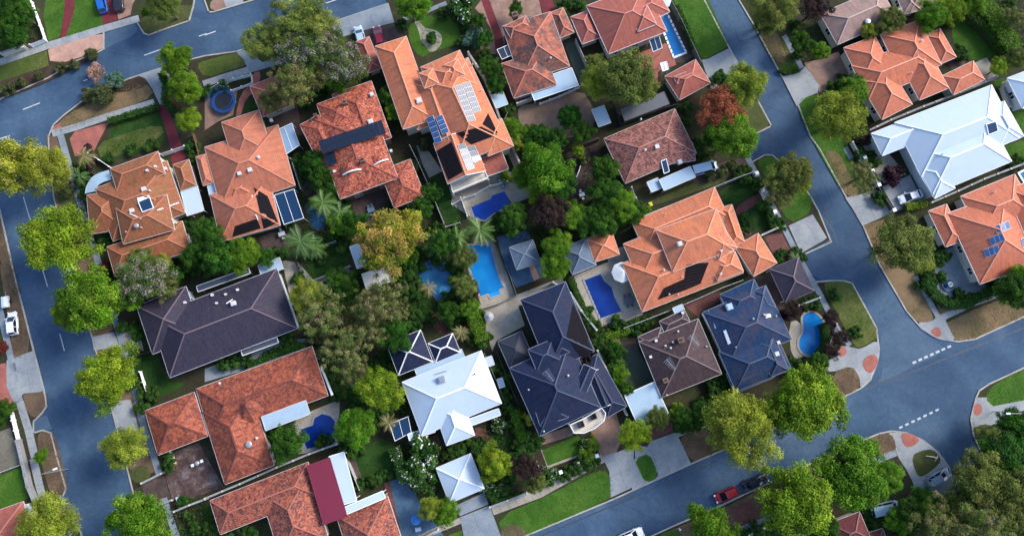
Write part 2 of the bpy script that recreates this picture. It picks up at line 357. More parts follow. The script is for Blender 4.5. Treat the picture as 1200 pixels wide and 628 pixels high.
# asphalt patches, tar seams
for pts in (T(0, 0, 480, 152, 620, 98, 640, 155, 500, 215, 470, 240), T(4, 2, 270, 300, 300, 500, 250, 560, 430, 470, 600, 390, 480, 320, 400, 220)):
    mb = MB(); prism(mb, [P(x, y, -.11) for x, y in chaikin(pts, 2)], -.114, -.1105); tag(mb.build('road', ASPH2), kind='structure')
mb = MB()
for line in (F(905, 150, 912, 190, 935, 230, 975, 262, 985, 300), F(1010, 455, 1060, 440, 1120, 415, 1200, 384), F(930, 180, 950, 215, 975, 262), F(560, 628 + 30, 700, 600, 840, 540)):
    line = chaikin(line, 3, False)
    for i in range(len(line) - 1): mb.bar(P(*line[i], -.1095) + Vector((0, 0, random.uniform(0, .0006))), P(*line[i + 1], -.1095), random.uniform(.1, .28), .002)
tag(mb.build('road', m_plain('tar_seam', (.03, .04, .055), .6)), kind='structure')

GRASS = []
def lay(name, m, c, r, v, z=.01, sm=2, label=None):
    if m in (LAWN, LAWND, LAWNY, DRY, DRYB, OLIVE): GRASS.append((chaikin(T(c, r, *v), sm) if sm else T(c, r, *v), m.name))
    return slab(name, m, T(c, r, *v), z, sm=sm, label=label)
# --- west road verges
lay('verge', DRYB, 0, 1, (-60, 330, 0, 365, 62, 628, 100, 750, 60, 800, 20, 640, -30, 500), .006, 1)
lay('verge', DRYB, 0, 2, (0, -10, 60, -10, 97, 160, 148, 392, 70, 442, 62, 420, 30, 200, 5, 60), .008, 1)
slab('verge', DRYB, F(54, 158, 66, 160, 84, 216, 100, 270, 117, 330, 134, 392, 108, 396, 85, 312, 63, 232, 57, 190), .005)
slab('verge', OLIVE, F(60, 168, 80, 200, 96, 262, 84, 268, 66, 240), .008, sm=1)
slab('verge', DRYB, F(136, 396, 148, 430, 160, 480, 184, 552, 163, 558, 148, 546, 128, 470, 108, 398), .004)
slab('verge', DRYB, F(190, 600, 200, 640, 175, 640, 162, 590), .004)
lay('lawn', OLIVE, 0, 3, (592, 322, 672, 292, 702, 352, 642, 386, 605, 370), .009)
slab('verge', DRYB, F(27, 458, 55, 457, 56, 478, 40, 492, 28, 476), .006, sm=1); 
lay('verge', DRYB, 0, 3, (160, 156, 235, 136, 262, 190, 312, 400, 305, 425, 240, 455, 200, 330), .008)
drive(T(0, 2, 30, 440, 150, 396, 202, 578, 185, 585, 110, 592, 66, 640, 30, 560), CONC, 105, (2.6, 2.3), label=None)
lay('driveway', SALM, 0, 2, (-60, 470, 25, 452, 60, 640, -60, 660), .014, 0)
lay('driveway', ASPH2, 0, 3, (150, 94, 216, 72, 240, 138, 160, 152), .012, 0)
lay('driveway', ASPH, 0, 3, (236, 455, 312, 428, 375, 610, 260, 560), .012, 0)
lay('lawn', LAWN, 0, 3, (-40, 20, 35, 0, 45, 110, -40, 150), .01, 1)
lay('gravel', m_ground('grey_gravel', [(.10, .09, .07), (.16, .145, .11), (.22, .2, .16)], .5, 4), 0, 3, (-40, 160, 48, 130, 95, 290, 0, 340, -40, 340), .011, 0)
lay('lawn', LAWN, 0, 3, (-40, 350, 0, 345, 98, 305, 135, 450, 30, 500, -40, 500), .012, 0)
footpath(F(-12, 320, 2, 372, 14, 425, 23, 470), 8, CONCG, label=None)
footpath(F(23, 470, 33, 502, 41, 536), 9.5, CONC)
footpath(F(39, 537, 46, 568, 55, 600, 68, 650), 9.5, CONC)
# --- north-west block
lay('lawn', LAWN, 0, 0, (200, 80, 215, -30, 300, -30, 300, 30, 275, 170, 225, 192), .01, 0)
lay('lawn', LAWN, 0, 0, (345, -20, 440, -20, 465, 60, 475, 115, 300, 175, 330, 90), .011, 0)
lay('driveway', CRIM, 0, 0, (300, -30, 345, -30, 342, 60, 300, 178, 275, 178, 290, 100), .016, 1)
lay('driveway', CRIM, 0, 0, (440, -30, 505, -30, 540, 92, 475, 118, 462, 50), .017, 0)
lay('driveway', TANB, 0, 0, (515, -30, 640, -30, 610, 20, 600, 70, 545, 92), .014, 0)
lay('verge', LAWNY, 0, 0, (-60, 310, 0, 296, 215, 236, 225, 305, 0, 380, -60, 400), .01, 0)
lay('verge', MULCH, 0, 0, (-60, 395, 0, 376, 240, 298, 460, 236, 440, 262, 235, 372, 100, 425, 0, 458, -60, 470), .011, 1)
lay('driveway', PINK, 0, 0, (216, 208, 480, 148, 482, 190, 468, 235, 235, 306), .019, 1)
lay('verge', OLIVE, 0, 0, (630, 100, 700, 60, 860, 20, 892, 30, 870, 95, 690, 160, 665, 158), .01, 1)
lay('verge', TANB, 1, 0, (20, 40, 30, 0, 90, -20, 100, 40, 60, 55), .01, 1)
lay('driveway', CONC, 1, 0, (85, -5, 170, -20, 180, 15, 100, 42), .015, 0)
footpath(T(0, 0, -60, 310, 0, 288, 212, 214, 480, 132, 640, 86), 8.2, CONC)
# --- corner by the north-west bend
lay('verge', DRY, 0, 0, (240, 590, 300, 540, 400, 462, 560, 405, 670, 380, 716, 440, 560, 505, 380, 580, 260, 612), .009, 1)
lay('verge', MULCH, 0, 0, (590, 372, 640, 350, 668, 358, 690, 395, 560, 430, 500, 420), .0115, 1)
lay('verge', MULCH, 0, 0, (330, 500, 400, 455, 560, 400, 560, 412, 420, 470, 345, 512), .0117, 1)
lay('driveway', SALM, 0, 0, (320, 640, 345, 605, 500, 565, 460, 640, 430, 700, 345, 720), .014, 0)
lay('driveway', CRIM, 0, 0, (730, 484, 765, 478, 825, 640, 860, 745, 795, 770, 775, 640), .016, 0)
drive(T(0, 0, 632, 348, 742, 312, 780, 345, 785, 420, 752, 482, 735, 482, 700, 410, 668, 362), CONC, 15, (0, 3.4))
lay('verge', SALM, 0, 0, (235, 590, 280, 560, 290, 600, 245, 610), .0125, 1)
lay('lawn', LAWND, 0, 0, (500, 610, 560, 560, 720, 500, 765, 600, 740, 680, 480, 740), .010, 1)
lay('lawn', LAWNY, 0, 1, (440, 60, 560, 10, 740, -40, 755, 20, 600, 90, 470, 130), .0105, 1)
lay('lawn', LAWNY, 1, 0, (-40, 300, 0, 280, 130, 245, 175, 250, 200, 300, 100, 330, 0, 360), .010, 1)
footpath(F(61, 157, 90, 149, 125, 137, 181, 120), 8, CONC)
footpath(F(67, 150, 72, 162, 88, 219, 104, 270, 122, 330, 140, 392), 8, CONCG)
footpath(F(140, 392, 153, 432, 166, 490, 187, 556), 8, CONCG)
footpath(F(192, 583, 199, 605, 214, 650), 8, CONCG)
footpath(F(238, 99, 265, 90, 292, 82), 8, CONC)
footpath(F(292, 82, 340, 68, 385, 50), 8, CONCG)
drive(T(1, 0, 140, 236, 195, 230, 268, 290, 230, 330, 205, 335, 180, 280), CONCG, 20, (3, 3))
drive(T(1, 0, 560, 112, 845, 15, 872, 105, 700, 150, 640, 170), CONCG, 20, (4.2, 3.2))
lay('driveway', DARKP, 1, 0, (720, 150, 890, 105, 915, 165, 760, 215), .014, 0)
lay('driveway', SALM, 1, 0, (222, 335, 262, 330, 240, 420, 190, 450, 160, 550, 140, 540, 165, 430, 215, 385), .013, 1)
lay('lawn', LAWND, 1, 0, (190, 480, 215, 455, 245, 520, 215, 530, 190, 520), .013, 1)
lay('patio', TANB, 1, 0, (0, 420, 60, 400, 150, 420, 130, 530, 60, 560, 0, 600), .008, 0, None)
# --- north gardens
lay('lawn', LAWN, 2, 0, (-10, 120, 60, 80, 170, 60, 230, 130, 240, 200, 100, 240, 50, 270, 0, 200), .010, 1)
lay('footpath', CREAM, 2, 0, (15, 85, 40, 88, 65, 130, 100, 135, 140, 150, 152, 185, 140, 215, 115, 240, 90, 240, 75, 215, 50, 190, 45, 150), .018, 2)
slab('lawn', LAWND, [(505.5 + 6.2 * math.cos(a / 16 * 6.2832), 45.5 + 6.4 * math.sin(a / 16 * 6.2832)) for a in range(16)], .028)
footpath(T(2, 0, -30, 90, 60, 60, 170, 15), 5, CONCG)
lay('patio', TANB, 2, 0, (300, 40, 330, 0, 345, -20, 590, -20, 610, 70, 540, 80, 430, 120, 440, 200, 395, 250, 330, 250, 320, 190, 380, 150, 350, 90), .009, 0)
lay('driveway', CRIM, 2, 0, (318, -30, 355, -30, 425, 160, 450, 300, 492, 470, 462, 474, 395, 230, 385, 160), .015, 0)
lay('driveway', CRIM, 2, 0, (585, -30, 645, -30, 672, 50, 615, 62), .015, 0)
lay('patio', DARKP, 2, 0, (700, 190, 760, 180, 830, 330, 790, 400, 750, 300), .009, 0)
lay('patio', m_ground('green_court', [(.04, .07, .06), (.06, .095, .08), (.07, .11, .1)], .3, 3), 2, 0, (715, 200, 765, 195, 828, 330, 785, 385), .013, 0)
lay('patio', m_ground('sandy_yard', [(.13, .09, .065), (.21, .145, .11), (.27, .19, .15)], .3, 2.5), 2, 0, (500, 485, 570, 480, 785, 400, 860, 520, 840, 600, 740, 640, 560, 640, 500, 560), .009, 1)
slab('lawn', LAWND, T(2, 0, 680, 500, 740, 490, 790, 520, 790, 560, 740, 590, 690, 570), .014, sm=2)
lay('lawn', LAWN, 3, 0, (255, -30, 420, -30, 528, 212, 420, 272, 395, 258), .010, 0)
lay('patio', DARKP, 3, 0, (235, 45, 262, 35, 375, 250, 320, 290, 270, 290), .008, 0)
drive(T(3, 0, 400, 276, 430, 272, 525, 224, 582, 312, 560, 325, 475, 370, 470, 415, 445, 415, 425, 350), CONC, 25, (0, 0))
slab('verge', OLIVE, F(868, 82, 888, 120, 904, 148, 888, 156, 868, 170, 855, 140), .007, sm=1)
lay('patio', SALM, 3, 0, (85, 255, 250, 195, 285, 300, 200, 330, 200, 390, 170, 400, 120, 300), .012, 0)
# --- right-hand road, east side
lay('verge', OLIVE, 3, 0, (645, 130, 700, 110, 765, 165, 850, 318, 845, 342, 770, 348, 700, 240), .009, 1)
lay('verge', DRY, 3, 0, (660, 140, 740, 130, 800, 280, 760, 300, 700, 230), .0135, 2)
lay('verge', LAWN, 3, 0, (750, 315, 800, 285, 835, 290, 852, 325, 840, 340, 770, 348), .0145, 1)
footpath(T(3, 0, 780, 165, 862, 315), 6, CONCG)
drive(T(3, 0, 768, 352, 850, 335, 878, 305, 942, 395, 935, 428, 880, 450, 838, 492), CONC, 25, (0, 3.4))
lay('driveway', TANB, 4, 0, (-70, 290, 0, 275, 88, 238, 152, 368, 70, 395, 0, 425, -20, 370), .0135, 0)
lay('verge', LAWN, 4, 0, (-100, 470, -60, 440, 60, 440, 110, 628, 170, 760, 190, 900, 110, 895, 0, 700, -80, 560), .009, 1)
lay('verge', DRY, 4, 1, (20, 90, 80, 80, 120, 150, 160, 230, 190, 285, 130, 300, 90, 230, 50, 140), .0135, 2)
lay('footpath', CONCG, 4, 1, (108, 75, 130, 65, 160, 115, 138, 128), .02, 0)
drive(T(4, 1, 118, 302, 200, 284, 262, 262, 300, 300, 345, 360, 290, 392, 205, 428), CONC, 25, (3.2, 3.6))
drive(T(4, 1, 288, 252, 430, 192, 505, 302, 440, 330, 360, 362, 345, 350), CONC, 25, (3.0, 3.0))
drive(T(4, 1, 200, 60, 262, 60, 330, 110, 400, 195, 300, 235, 270, 210), CREAM, 25, (3, 3), name='patio')
lay('verge', DRY, 4, 1, (200, 428, 300, 400, 330, 628, 290, 640), .009, 0)
slab('verge', DRY, F(1016, 266, 1040, 262, 1076, 330, 1095, 372, 1090, 377, 1078, 380, 1062, 362, 1032, 312), .0095, sm=1)
slab('lawn', LAWND, F(1078, 318, 1092, 312, 1100, 340, 1125, 352, 1178, 330, 1182, 338, 1130, 360, 1100, 360), .0102, sm=1)
lay('verge', DRY, 4, 2, (585, 268, 700, 212, 870, 148, 960, 140, 960, 238, 840, 285, 700, 345, 625, 352), .009, 0)
lay('verge', DRY, 4, 2, (540, 175, 600, 190, 640, 200, 560, 232, 548, 225), .009, 1)
footpath(T(4, 2, 440, 55, 495, 145, 545, 238), 6, CONC)
footpath(T(4, 2, 555, 248, 700, 180, 880, 112, 960, 85), 8, CONC)
lay('pavement', CONC, 4, 2, (440, 268, 520, 262, 545, 232, 575, 235, 590, 280, 632, 354, 560, 348, 500, 318), .018, 1)
lay('pavement', SALM, 4, 2, (503, 308, 548, 280, 565, 322, 545, 338), .026, 1)
lay('lawn', LAWN, 4, 0, (600, 160, 640, 60, 690, 45, 750, 80, 810, 170, 850, 240, 790, 270, 720, 285, 650, 250), .010, 2)
lay('lawn', LAWN, 4, 0, (800, 370, 850, 360, 940, 480, 960, 640, 940, 640), .010, 0)
lay('lawn', LAWN, 4, 1, (840, 70, 960, 30, 960, 120, 880, 140), .0105, 0)
lay('patio', CREAM, 4, 0, (715, 290, 770, 265, 825, 350, 770, 370), .012, 0)
lay('patio', CREAM, 4, 0, (840, 380, 880, 360, 942, 470, 942, 500, 900, 510), .012, 0)
lay('patio', DARKP, 4, 0, (585, 290, 650, 270, 680, 300, 610, 320), .011, 0)
lay('patio', DARKP, 4, 0, (400, 440, 460, 420, 500, 450, 420, 490), .0112, 0)
# --- island verges between the right-hand road and the central houses
lay('verge', LAWN, 3, 1, (650, 132, 720, 108, 800, 130, 860, 200, 908, 290, 905, 350, 880, 385, 805, 420, 740, 310, 690, 200), .009, 1)
footpath(F(875, 183, 895, 222, 916, 262, 938, 305, 961, 345), 6.5, CONCG)
footpath(F(961, 345, 974, 372, 986, 394, 996, 405), 6.5, CONCG)
drive(T(3, 1, 800, 430, 912, 378, 978, 485, 960, 500, 862, 555, 840, 520), CONC, 25, (3.6, 4.2))
lay('driveway', ASPH, 3, 1, (862, 560, 1000, 490, 1060, 560, 960, 690, 900, 650), .0065, 0)
lay('driveway', REDB, 3, 1, (690, 482, 765, 452, 815, 555, 745, 590), .013, 0)
lay('driveway', DARKP, 3, 1, (345, 205, 460, 150, 600, 110, 620, 150, 560, 190, 380, 250), .0125, 1)
lay('footpath', REDB, 3, 1, (548, 352, 640, 292, 690, 278, 695, 302, 610, 360, 575, 392, 590, 440, 640, 470, 600, 478, 562, 420), .02, 1)
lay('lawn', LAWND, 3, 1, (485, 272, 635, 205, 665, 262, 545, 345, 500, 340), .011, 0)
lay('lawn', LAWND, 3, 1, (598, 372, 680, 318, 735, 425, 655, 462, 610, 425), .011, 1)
lay('lawn', OLIVE, 3, 1, (110, 340, 330, 250, 560, 165, 600, 185, 460, 245, 200, 330), .0095, 0)
lay('verge', LAWNY, 4, 2, (8, 88, 70, 72, 150, 82, 200, 180, 268, 300, 270, 335, 190, 384, 160, 372, 90, 240), .009, 1)
lay('pavement', CONC, 4, 2, (272, 342, 282, 400, 262, 480, 232, 540, 190, 575, 186, 520, 150, 468, 60, 495, 20, 480, 40, 440, 90, 400, 100, 370, 150, 380, 190, 390), .0115, 1)
lay('pavement', SALM, 4, 2, (196, 440, 240, 408, 270, 425, 268, 460, 236, 505, 205, 480), .026, 1)
lay('pavement', SALM, 4, 2, (92, 375, 120, 378, 128, 410, 92, 432), .026, 1)
lay('verge', DRYB, 4, 2, (60, 495, 150, 462, 188, 520, 186, 565, 130, 600, 70, 600), .022, 1)
# --- bottom road, upper side
lay('verge', LAWN, 2, 3, (400, 540, 640, 440, 860, 325, 915, 330, 938, 430, 920, 455, 700, 555, 520, 640, 440, 640), .010, 1)
slab('verge', DRYB, F(585, 616, 612, 612, 622, 640, 590, 650), .0125, sm=2)
footpath(T(2, 3, 380, 512, 600, 430, 760, 340, 890, 268), 10.5, CREAM)
drive(T(2, 3, 232, 540, 368, 486, 425, 640, 440, 700, 262, 700), CONCG, 20, (3.2, 3.2))
lay('verge', LAWN, 2, 3, (180, 622, 240, 600, 250, 680, 170, 690), .01, 0)
footpath(T(2, 3, -60, 690, 100, 610, 235, 555), 7, CREAM)
drive(T(2, 3, 885, 262, 942, 245, 1035, 212, 1030, 270, 1060, 330, 1080, 378, 942, 442, 925, 450, 918, 330), CONC, 22, (3.2, 3.2))
drive(T(3, 3, 150, 215, 170, 190, 280, 150, 300, 182, 352, 292, 180, 372, 200, 350, 198, 320, 172, 240), CONC, 22, (3.2, 3.2))
drive(T(3, 3, 93, 212, 150, 215, 172, 240, 95, 272), CONC, 22, (3, 3))
slab('pavement', CONC, T(3, 3, 92, 272, 172, 240, 200, 330, 182, 372, 140, 390, 80, 420), .011)
lay('lawn', LAWN, 3, 3, (92, 272, 160, 243, 197, 330, 192, 362, 152, 381, 120, 350), .022, 1)
lay('verge', DRYB, 3, 3, (292, 178, 360, 150, 425, 122, 492, 240, 420, 270, 350, 286), .010, 1)
footpath(T(3, 3, 288, 165, 345, 142, 418, 116), 5, CREAM)
lay('verge', DRYB, 3, 3, (430, 130, 700, 30, 942, -60, 1000, -30, 900, 40, 700, 130, 495, 232), .006, 1)
lay('driveway', TANB, 2, 3, (555, 180, 742, 122, 752, 165, 620, 205, 570, 215), .012, 0)
lay('driveway', TANB, 2, 3, (828, 132, 890, 60, 942, 40, 985, 170, 945, 250, 880, 268), .0125, 0)
lay('driveway', REDB, 3, 3, (148, 118, 258, 72, 272, 146, 172, 185), .0125, 0)
lay('lawn', LAWN, 2, 3, (608, 235, 775, 160, 805, 240, 635, 305), .014, 0)
lay('pavement', CREAM, 2, 3, (604, 232, 612, 230, 640, 302, 810, 240, 812, 250, 635, 315), .012, 0)
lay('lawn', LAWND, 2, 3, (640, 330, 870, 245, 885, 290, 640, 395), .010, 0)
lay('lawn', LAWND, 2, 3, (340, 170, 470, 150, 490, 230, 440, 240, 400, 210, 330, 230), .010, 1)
lay('patio', REDB, 2, 3, (300, 130, 345, 120, 390, 220, 340, 240, 330, 330, 310, 250), .0115, 0)
lay('patio', REDB, 2, 3, (70, 180, 130, 160, 150, 250, 120, 290), .0115, 0)
lay('patio', REDB, 2, 3, (460, 330, 520, 305, 545, 340, 500, 375), .0115, 0)
lay('driveway', CONCG, 2, 3, (205, 490, 345, 425, 362, 480, 232, 535), .0125, 0)
# --- south block, by the parked cars
lay('verge', DRYB, 3, 3, (230, 612, 500, 500, 700, 395, 800, 360, 860, 322, 1000, 262, 1000, 400, 700, 560, 500, 640, 300, 700), .0085, 0)
lay('driveway', REDB, 3, 3, (530, 500, 640, 450, 660, 540, 570, 590), .0135, 0)
lay('lawn', LAWN, 3, 3, (190, 628, 290, 590, 320, 640, 260, 700), .0125, 1)
footpath(T(3, 3, 440, 660, 560, 605, 680, 560, 800, 500), 8, CONCG)
footpath(F(960, 570, 1005, 548, 1050, 530), 8, CONCG)
lay('pavement', CONC, 4, 3, (300, 150, 400, 152, 480, 185, 560, 250, 600, 310, 560, 340, 500, 372, 450, 440, 420, 350, 350, 245, 352, 200), .011, 1)
lay('verge', DRYB, 4, 3, (200, 195, 260, 165, 315, 152, 345, 175, 356, 235, 300, 270, 240, 280), .0225, 1)
lay('pavement', SALM, 4, 3, (372, 152, 420, 155, 462, 180, 455, 198, 415, 222, 385, 208), .0265, 1)
lay('verge', OLIVE, 4, 3, (425, 258, 470, 234, 520, 226, 560, 268, 550, 300, 470, 362, 440, 330), .0225, 1)
lay('driveway', CONCG, 4, 3, (420, 420, 500, 370, 620, 330, 700, 330, 640, 420, 490, 470), .0128, 0)
lay('driveway', REDB, 4, 3, (385, 465, 430, 415, 480, 455, 405, 508), .0138, 0)
# --- south-east corner
lay('pavement', CONC, 4, 3, (720, -10, 780, -10, 800, 30, 960, -20, 960, 45, 825, 80, 850, 170, 740, 120, 705, 130, 698, 80), .0112, 0)
lay('pavement', SALM, 4, 3, (712, 20, 740, 15, 752, 50, 735, 75, 708, 68), .0265, 1)
lay('verge', LAWN, 4, 2, (768, 596, 800, 556, 850, 525, 960, 475, 960, 620, 800, 650, 772, 625), .0128, 0)
lay('verge', OLIVE, 4, 3, (710, 140, 750, 110, 800, 120, 840, 160, 830, 240, 780, 300, 740, 230), .0228, 1)
lay('verge', LAWN, 4, 3, (830, 90, 960, 50, 960, 220, 870, 190), .0128, 1)
# --- back gardens
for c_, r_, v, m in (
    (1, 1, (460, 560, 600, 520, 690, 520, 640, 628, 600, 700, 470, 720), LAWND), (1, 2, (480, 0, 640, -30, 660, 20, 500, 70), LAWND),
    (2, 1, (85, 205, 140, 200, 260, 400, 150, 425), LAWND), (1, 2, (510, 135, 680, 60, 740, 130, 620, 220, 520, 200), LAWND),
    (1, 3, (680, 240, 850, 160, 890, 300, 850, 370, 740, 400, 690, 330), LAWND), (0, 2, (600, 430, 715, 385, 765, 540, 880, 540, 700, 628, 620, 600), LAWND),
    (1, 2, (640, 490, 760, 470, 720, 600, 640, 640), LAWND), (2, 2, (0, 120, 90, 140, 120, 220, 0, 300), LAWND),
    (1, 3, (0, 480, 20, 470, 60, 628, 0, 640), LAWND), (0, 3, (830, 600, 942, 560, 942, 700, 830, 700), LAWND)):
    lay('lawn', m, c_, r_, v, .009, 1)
lay('patio', REDB, 2, 2, (90, 220, 200, 190, 240, 330, 120, 320), .010, 1)
lay('patio', CREAM, 2, 1, (30, 60, 90, 90, 150, 180, 90, 210, 60, 150), .013, 0)
lay('patio', CREAM, 2, 1, (180, 250, 350, 200, 480, 180, 520, 220, 560, 300, 470, 330, 380, 420, 280, 390, 190, 330, 195, 300), .013, 0)
lay('patio', CREAM, 2, 1, (440, 80, 480, 70, 575, 300, 555, 310), .0135, 0)
lay('patio', CREAM, 2, 2, (300, 190, 490, 140, 700, 60, 720, 100, 500, 190, 530, 280, 400, 350, 380, 400, 350, 300, 350, 220), .013, 0)
lay('patio', CREAM, 2, 1, (255, 560, 300, 500, 380, 490, 440, 628, 490, 760, 400, 800, 340, 820, 270, 640), .0137, 0)
lay('patio', BLUEP, 2, 1, (400, 480, 460, 470, 540, 450, 600, 560, 660, 650, 490, 715, 440, 620), .0125, 0)
lay('footpath', PINK, 2, 2, (545, 0, 570, -8, 597, 62, 572, 76), .022, 0)
lay('patio', CREAM, 2, 2, (730, 60, 960, -30, 1000, 120, 1040, 200, 860, 300, 760, 150), .013, 0)
lay('patio', CREAM, 3, 2, (-30, -60, 60, -90, 130, 230, 60, 260, -30, 270), .0134, 0)
lay('patio', CREAM, 3, 2, (800, 262, 850, 255, 880, 330, 880, 420, 815, 440), .014, 1)
lay('patio', CREAM, 4, 2, (0, 300, 20, 330, -40, 430, -80, 420), .0142, 1)
lay('patio', m_ground('artificial_turf', [(.045, .062, .048), (.06, .078, .058), (.07, .09, .066)], .4, 3), 3, 2, (15, 420, 100, 380, 195, 545, 60, 600), .0145, 0)
lay('patio', DARKP, 3, 2, (-20, 360, 110, 350, 110, 400, 20, 420), .0125, 0)
lay('patio', REDB, 3, 2, (320, 190, 480, 120, 520, 150, 390, 220, 395, 250), .0125, 0)
lay('patio', DARKP, 3, 2, (640, 60, 720, 40, 790, 200, 780, 280, 720, 200), .0125, 0)
lay('patio', DARKP, 1, 1, (430, 230, 500, 180, 520, 250, 460, 310), .0125, 1)
lay('patio', DARKP, 1, 1, (660, 310, 850, 240, 880, 330, 780, 400, 720, 440, 700, 380), .0125, 0)
lay('patio', DARKP, 1, 1, (250, 480, 380, 440, 400, 500, 280, 570), .0125, 0)
lay('patio', CREAM, 1, 2, (355, -20, 430, -10, 500, 70, 660, 10, 680, 60, 520, 130, 530, 200, 480, 150, 400, 190), .013, 0)
lay('patio', CONCG, 1, 2, (0, 480, 160, 420, 330, 350, 460, 340, 470, 380, 200, 480, 0, 540), .013, 0)
lay('patio', CREAM, 1, 3, (400, 110, 470, 60, 620, 0, 620, 60, 600, 200, 470, 245, 430, 250, 400, 160), .013, 0)
lay('driveway', m_ground('worn_brick_forecourt', [(.05, .03, .03), (.075, .045, .042), (.12, .085, .08), (.22, .19, .19)], .5, 2.5, .6, .2, .01, .2), 0, 3, (780, 250, 915, 195, 942, 250, 1030, 400, 960, 425, 800, 485, 758, 345, 800, 300), .013, 0)
lay('driveway', DARKP, 0, 3, (648, 382, 752, 338, 785, 460, 682, 498), .0134, 0, 'brick crossover')
for _o in ('driveway',): pass
lay('driveway', CONC, 0, 3, (502, 8, 600, 0, 640, 140, 535, 140), .02, 0)
drive(T(0, 2, 420, 332, 525, 310, 548, 372, 500, 385, 432, 395), CONC, 15, (2.5, 0))
lay('patio', CREAM, 0, 2, (540, 292, 632, 275, 662, 395, 600, 422), .0132, 0)
lay('patio', DARKP, 1, 3, (640, 250, 680, 240, 740, 400, 710, 410), .0125, 0)
lay('patio', BLUEP, 1, 3, (850, 375, 925, 355, 1000, 480, 1100, 628, 880, 640), .0128, 0)
lay('patio', REDB, 1, 3, (825, 385, 850, 375, 905, 620, 880, 640), .0132, 0)
lay('patio', m_ground('earth_yard', [(.035, .025, .025), (.055, .04, .038), (.075, .055, .05)], .5, 3), 2, 1, (720, 100, 800, 60, 870, 50, 880, 150, 800, 300, 740, 330, 730, 250), .0125, 1)
lay('patio', DARKP, 2, 1, (620, 20, 730, 80, 870, 20, 870, 60, 700, 110), .0121, 0)
lay('patio', DARKP, 1, 0, (300, 520, 420, 480, 460, 628, 330, 600), .0121, 0)
lay('patio', CONCG, 4, 1, (510, 560, 640, 520, 720, 628, 900, 628, 940, 700, 600, 760, 500, 628), .0126, 0)
lay('patio', CONCG, 4, 2, (560, 60, 700, 30, 720, 110, 620, 140), .0131, 0)
# ================================================================ HOUSES
RT = dict(
 mossy=m_roof('terracotta_mossy_tiles', (.38, .108, .058), (.28, .072, .04), (.14, .095, .04), .55, (.10, .12, .035), .6, sc=.7),
 salmon=m_roof('terracotta_salmon_tiles', (.52, .165, .09), (.43, .125, .068), (.27, .11, .075), .5, (.30, .20, .15), .3, sc=.35),
 mottled=m_roof('terracotta_mottled_tiles', (.42, .10, .055), (.16, .024, .018), (.09, .016, .018), .75, (.66, .23, .12), .65, tw=.5, th=.42, sc=1.6, contrast=1.05),
 orange=m_roof('orange_tiles', (.62, .205, .10), (.52, .158, .076), (.34, .13, .09), .5, sc=.3),
 stained=m_roof('terracotta_stained_tiles', (.42, .115, .07), (.31, .08, .05), (.06, .045, .045), .85, (.46, .24, .17), .3, sc=.28, contrast=.8),
 rosy=m_roof('rosy_tiles', (.38, .11, .08), (.31, .085, .062), (.26, .095, .078), .4, sc=.4),
 brownred=m_roof('brown_red_tiles', (.36, .14, .11), (.19, .065, .055), (.07, .028, .03), .8, (.50, .26, .2), .45, tw=.4, sc=.9, contrast=1.05),
 coral=m_roof('coral_tiles', (.58, .18, .098), (.49, .14, .076), (.33, .12, .085), .4, sc=.3),
 slate=m_roof('blue_black_tiles', (.016, .027, .068), (.012, .020, .050), (.036, .030, .052), .4, sc=.3, rough=.65),
 purple=m_roof('plum_grey_tiles', (.044, .041, .068), (.033, .030, .052), (.055, .045, .058), .5, sc=.3, rough=.6),
 brown=m_roof('brown_tiles', (.068, .046, .052), (.045, .032, .04), (.10, .06, .055), .5, (.035, .03, .04), .5, sc=.5, rough=.6),
 blue=m_roof('blue_grey_tiles', (.016, .050, .125), (.012, .036, .092), (.065, .052, .082), .7, (.02, .04, .08), .3, sc=.25, rough=.65),
 red=m_roof('red_mottled_tiles', (.38, .105, .055), (.23, .045, .028), (.10, .024, .022), .75, (.50, .17, .09), .4, tw=.4, sc=.7, contrast=1.0),
 redpale=m_roof('weathered_red_tiles', (.38, .105, .058), (.18, .035, .028), (.07, .022, .025), .85, (.50, .20, .13), .5, tw=.45, th=.4, sc=1.0, contrast=1.05),
 taupe=m_roof('taupe_tiles', (.36, .235, .20), (.29, .185, .16), (.22, .15, .14), .5, sc=.35),
 darkred=m_roof('dark_red_tiles', (.16, .045, .045), (.12, .035, .04), (.09, .04, .045), .5, sc=.5),
 darkflat=m_metal('near_black_sheet_roof', (.010, .014, .028), .6, .5, (.016, .02, .035), .3),
 white=m_metal('white_ribbed_roof', (.43, .52, .62), .4, .5, (.56, .64, .74), .3),
 zinc=m_metal('pale_blue_zinc_roof', (.33, .45, .56), .4, .6, (.24, .33, .42), .5),
 greyroof=m_metal('grey_sheet_roof', (.085, .095, .11), .45, .6, (.06, .065, .08), .5),
 slatehip=m_roof('slate_blue_hip_tiles', (.11, .16, .23), (.09, .135, .20), (.08, .11, .15), .5, sc=.4),
 creamtin=m_metal('cream_sheet_roof', (.6, .57, .52), .5, .6, (.4, .38, .35), .5),
 crimson=m_plain('crimson_painted_sheet', (.15, .012, .032), .55, var=.06, sc=.6),
)
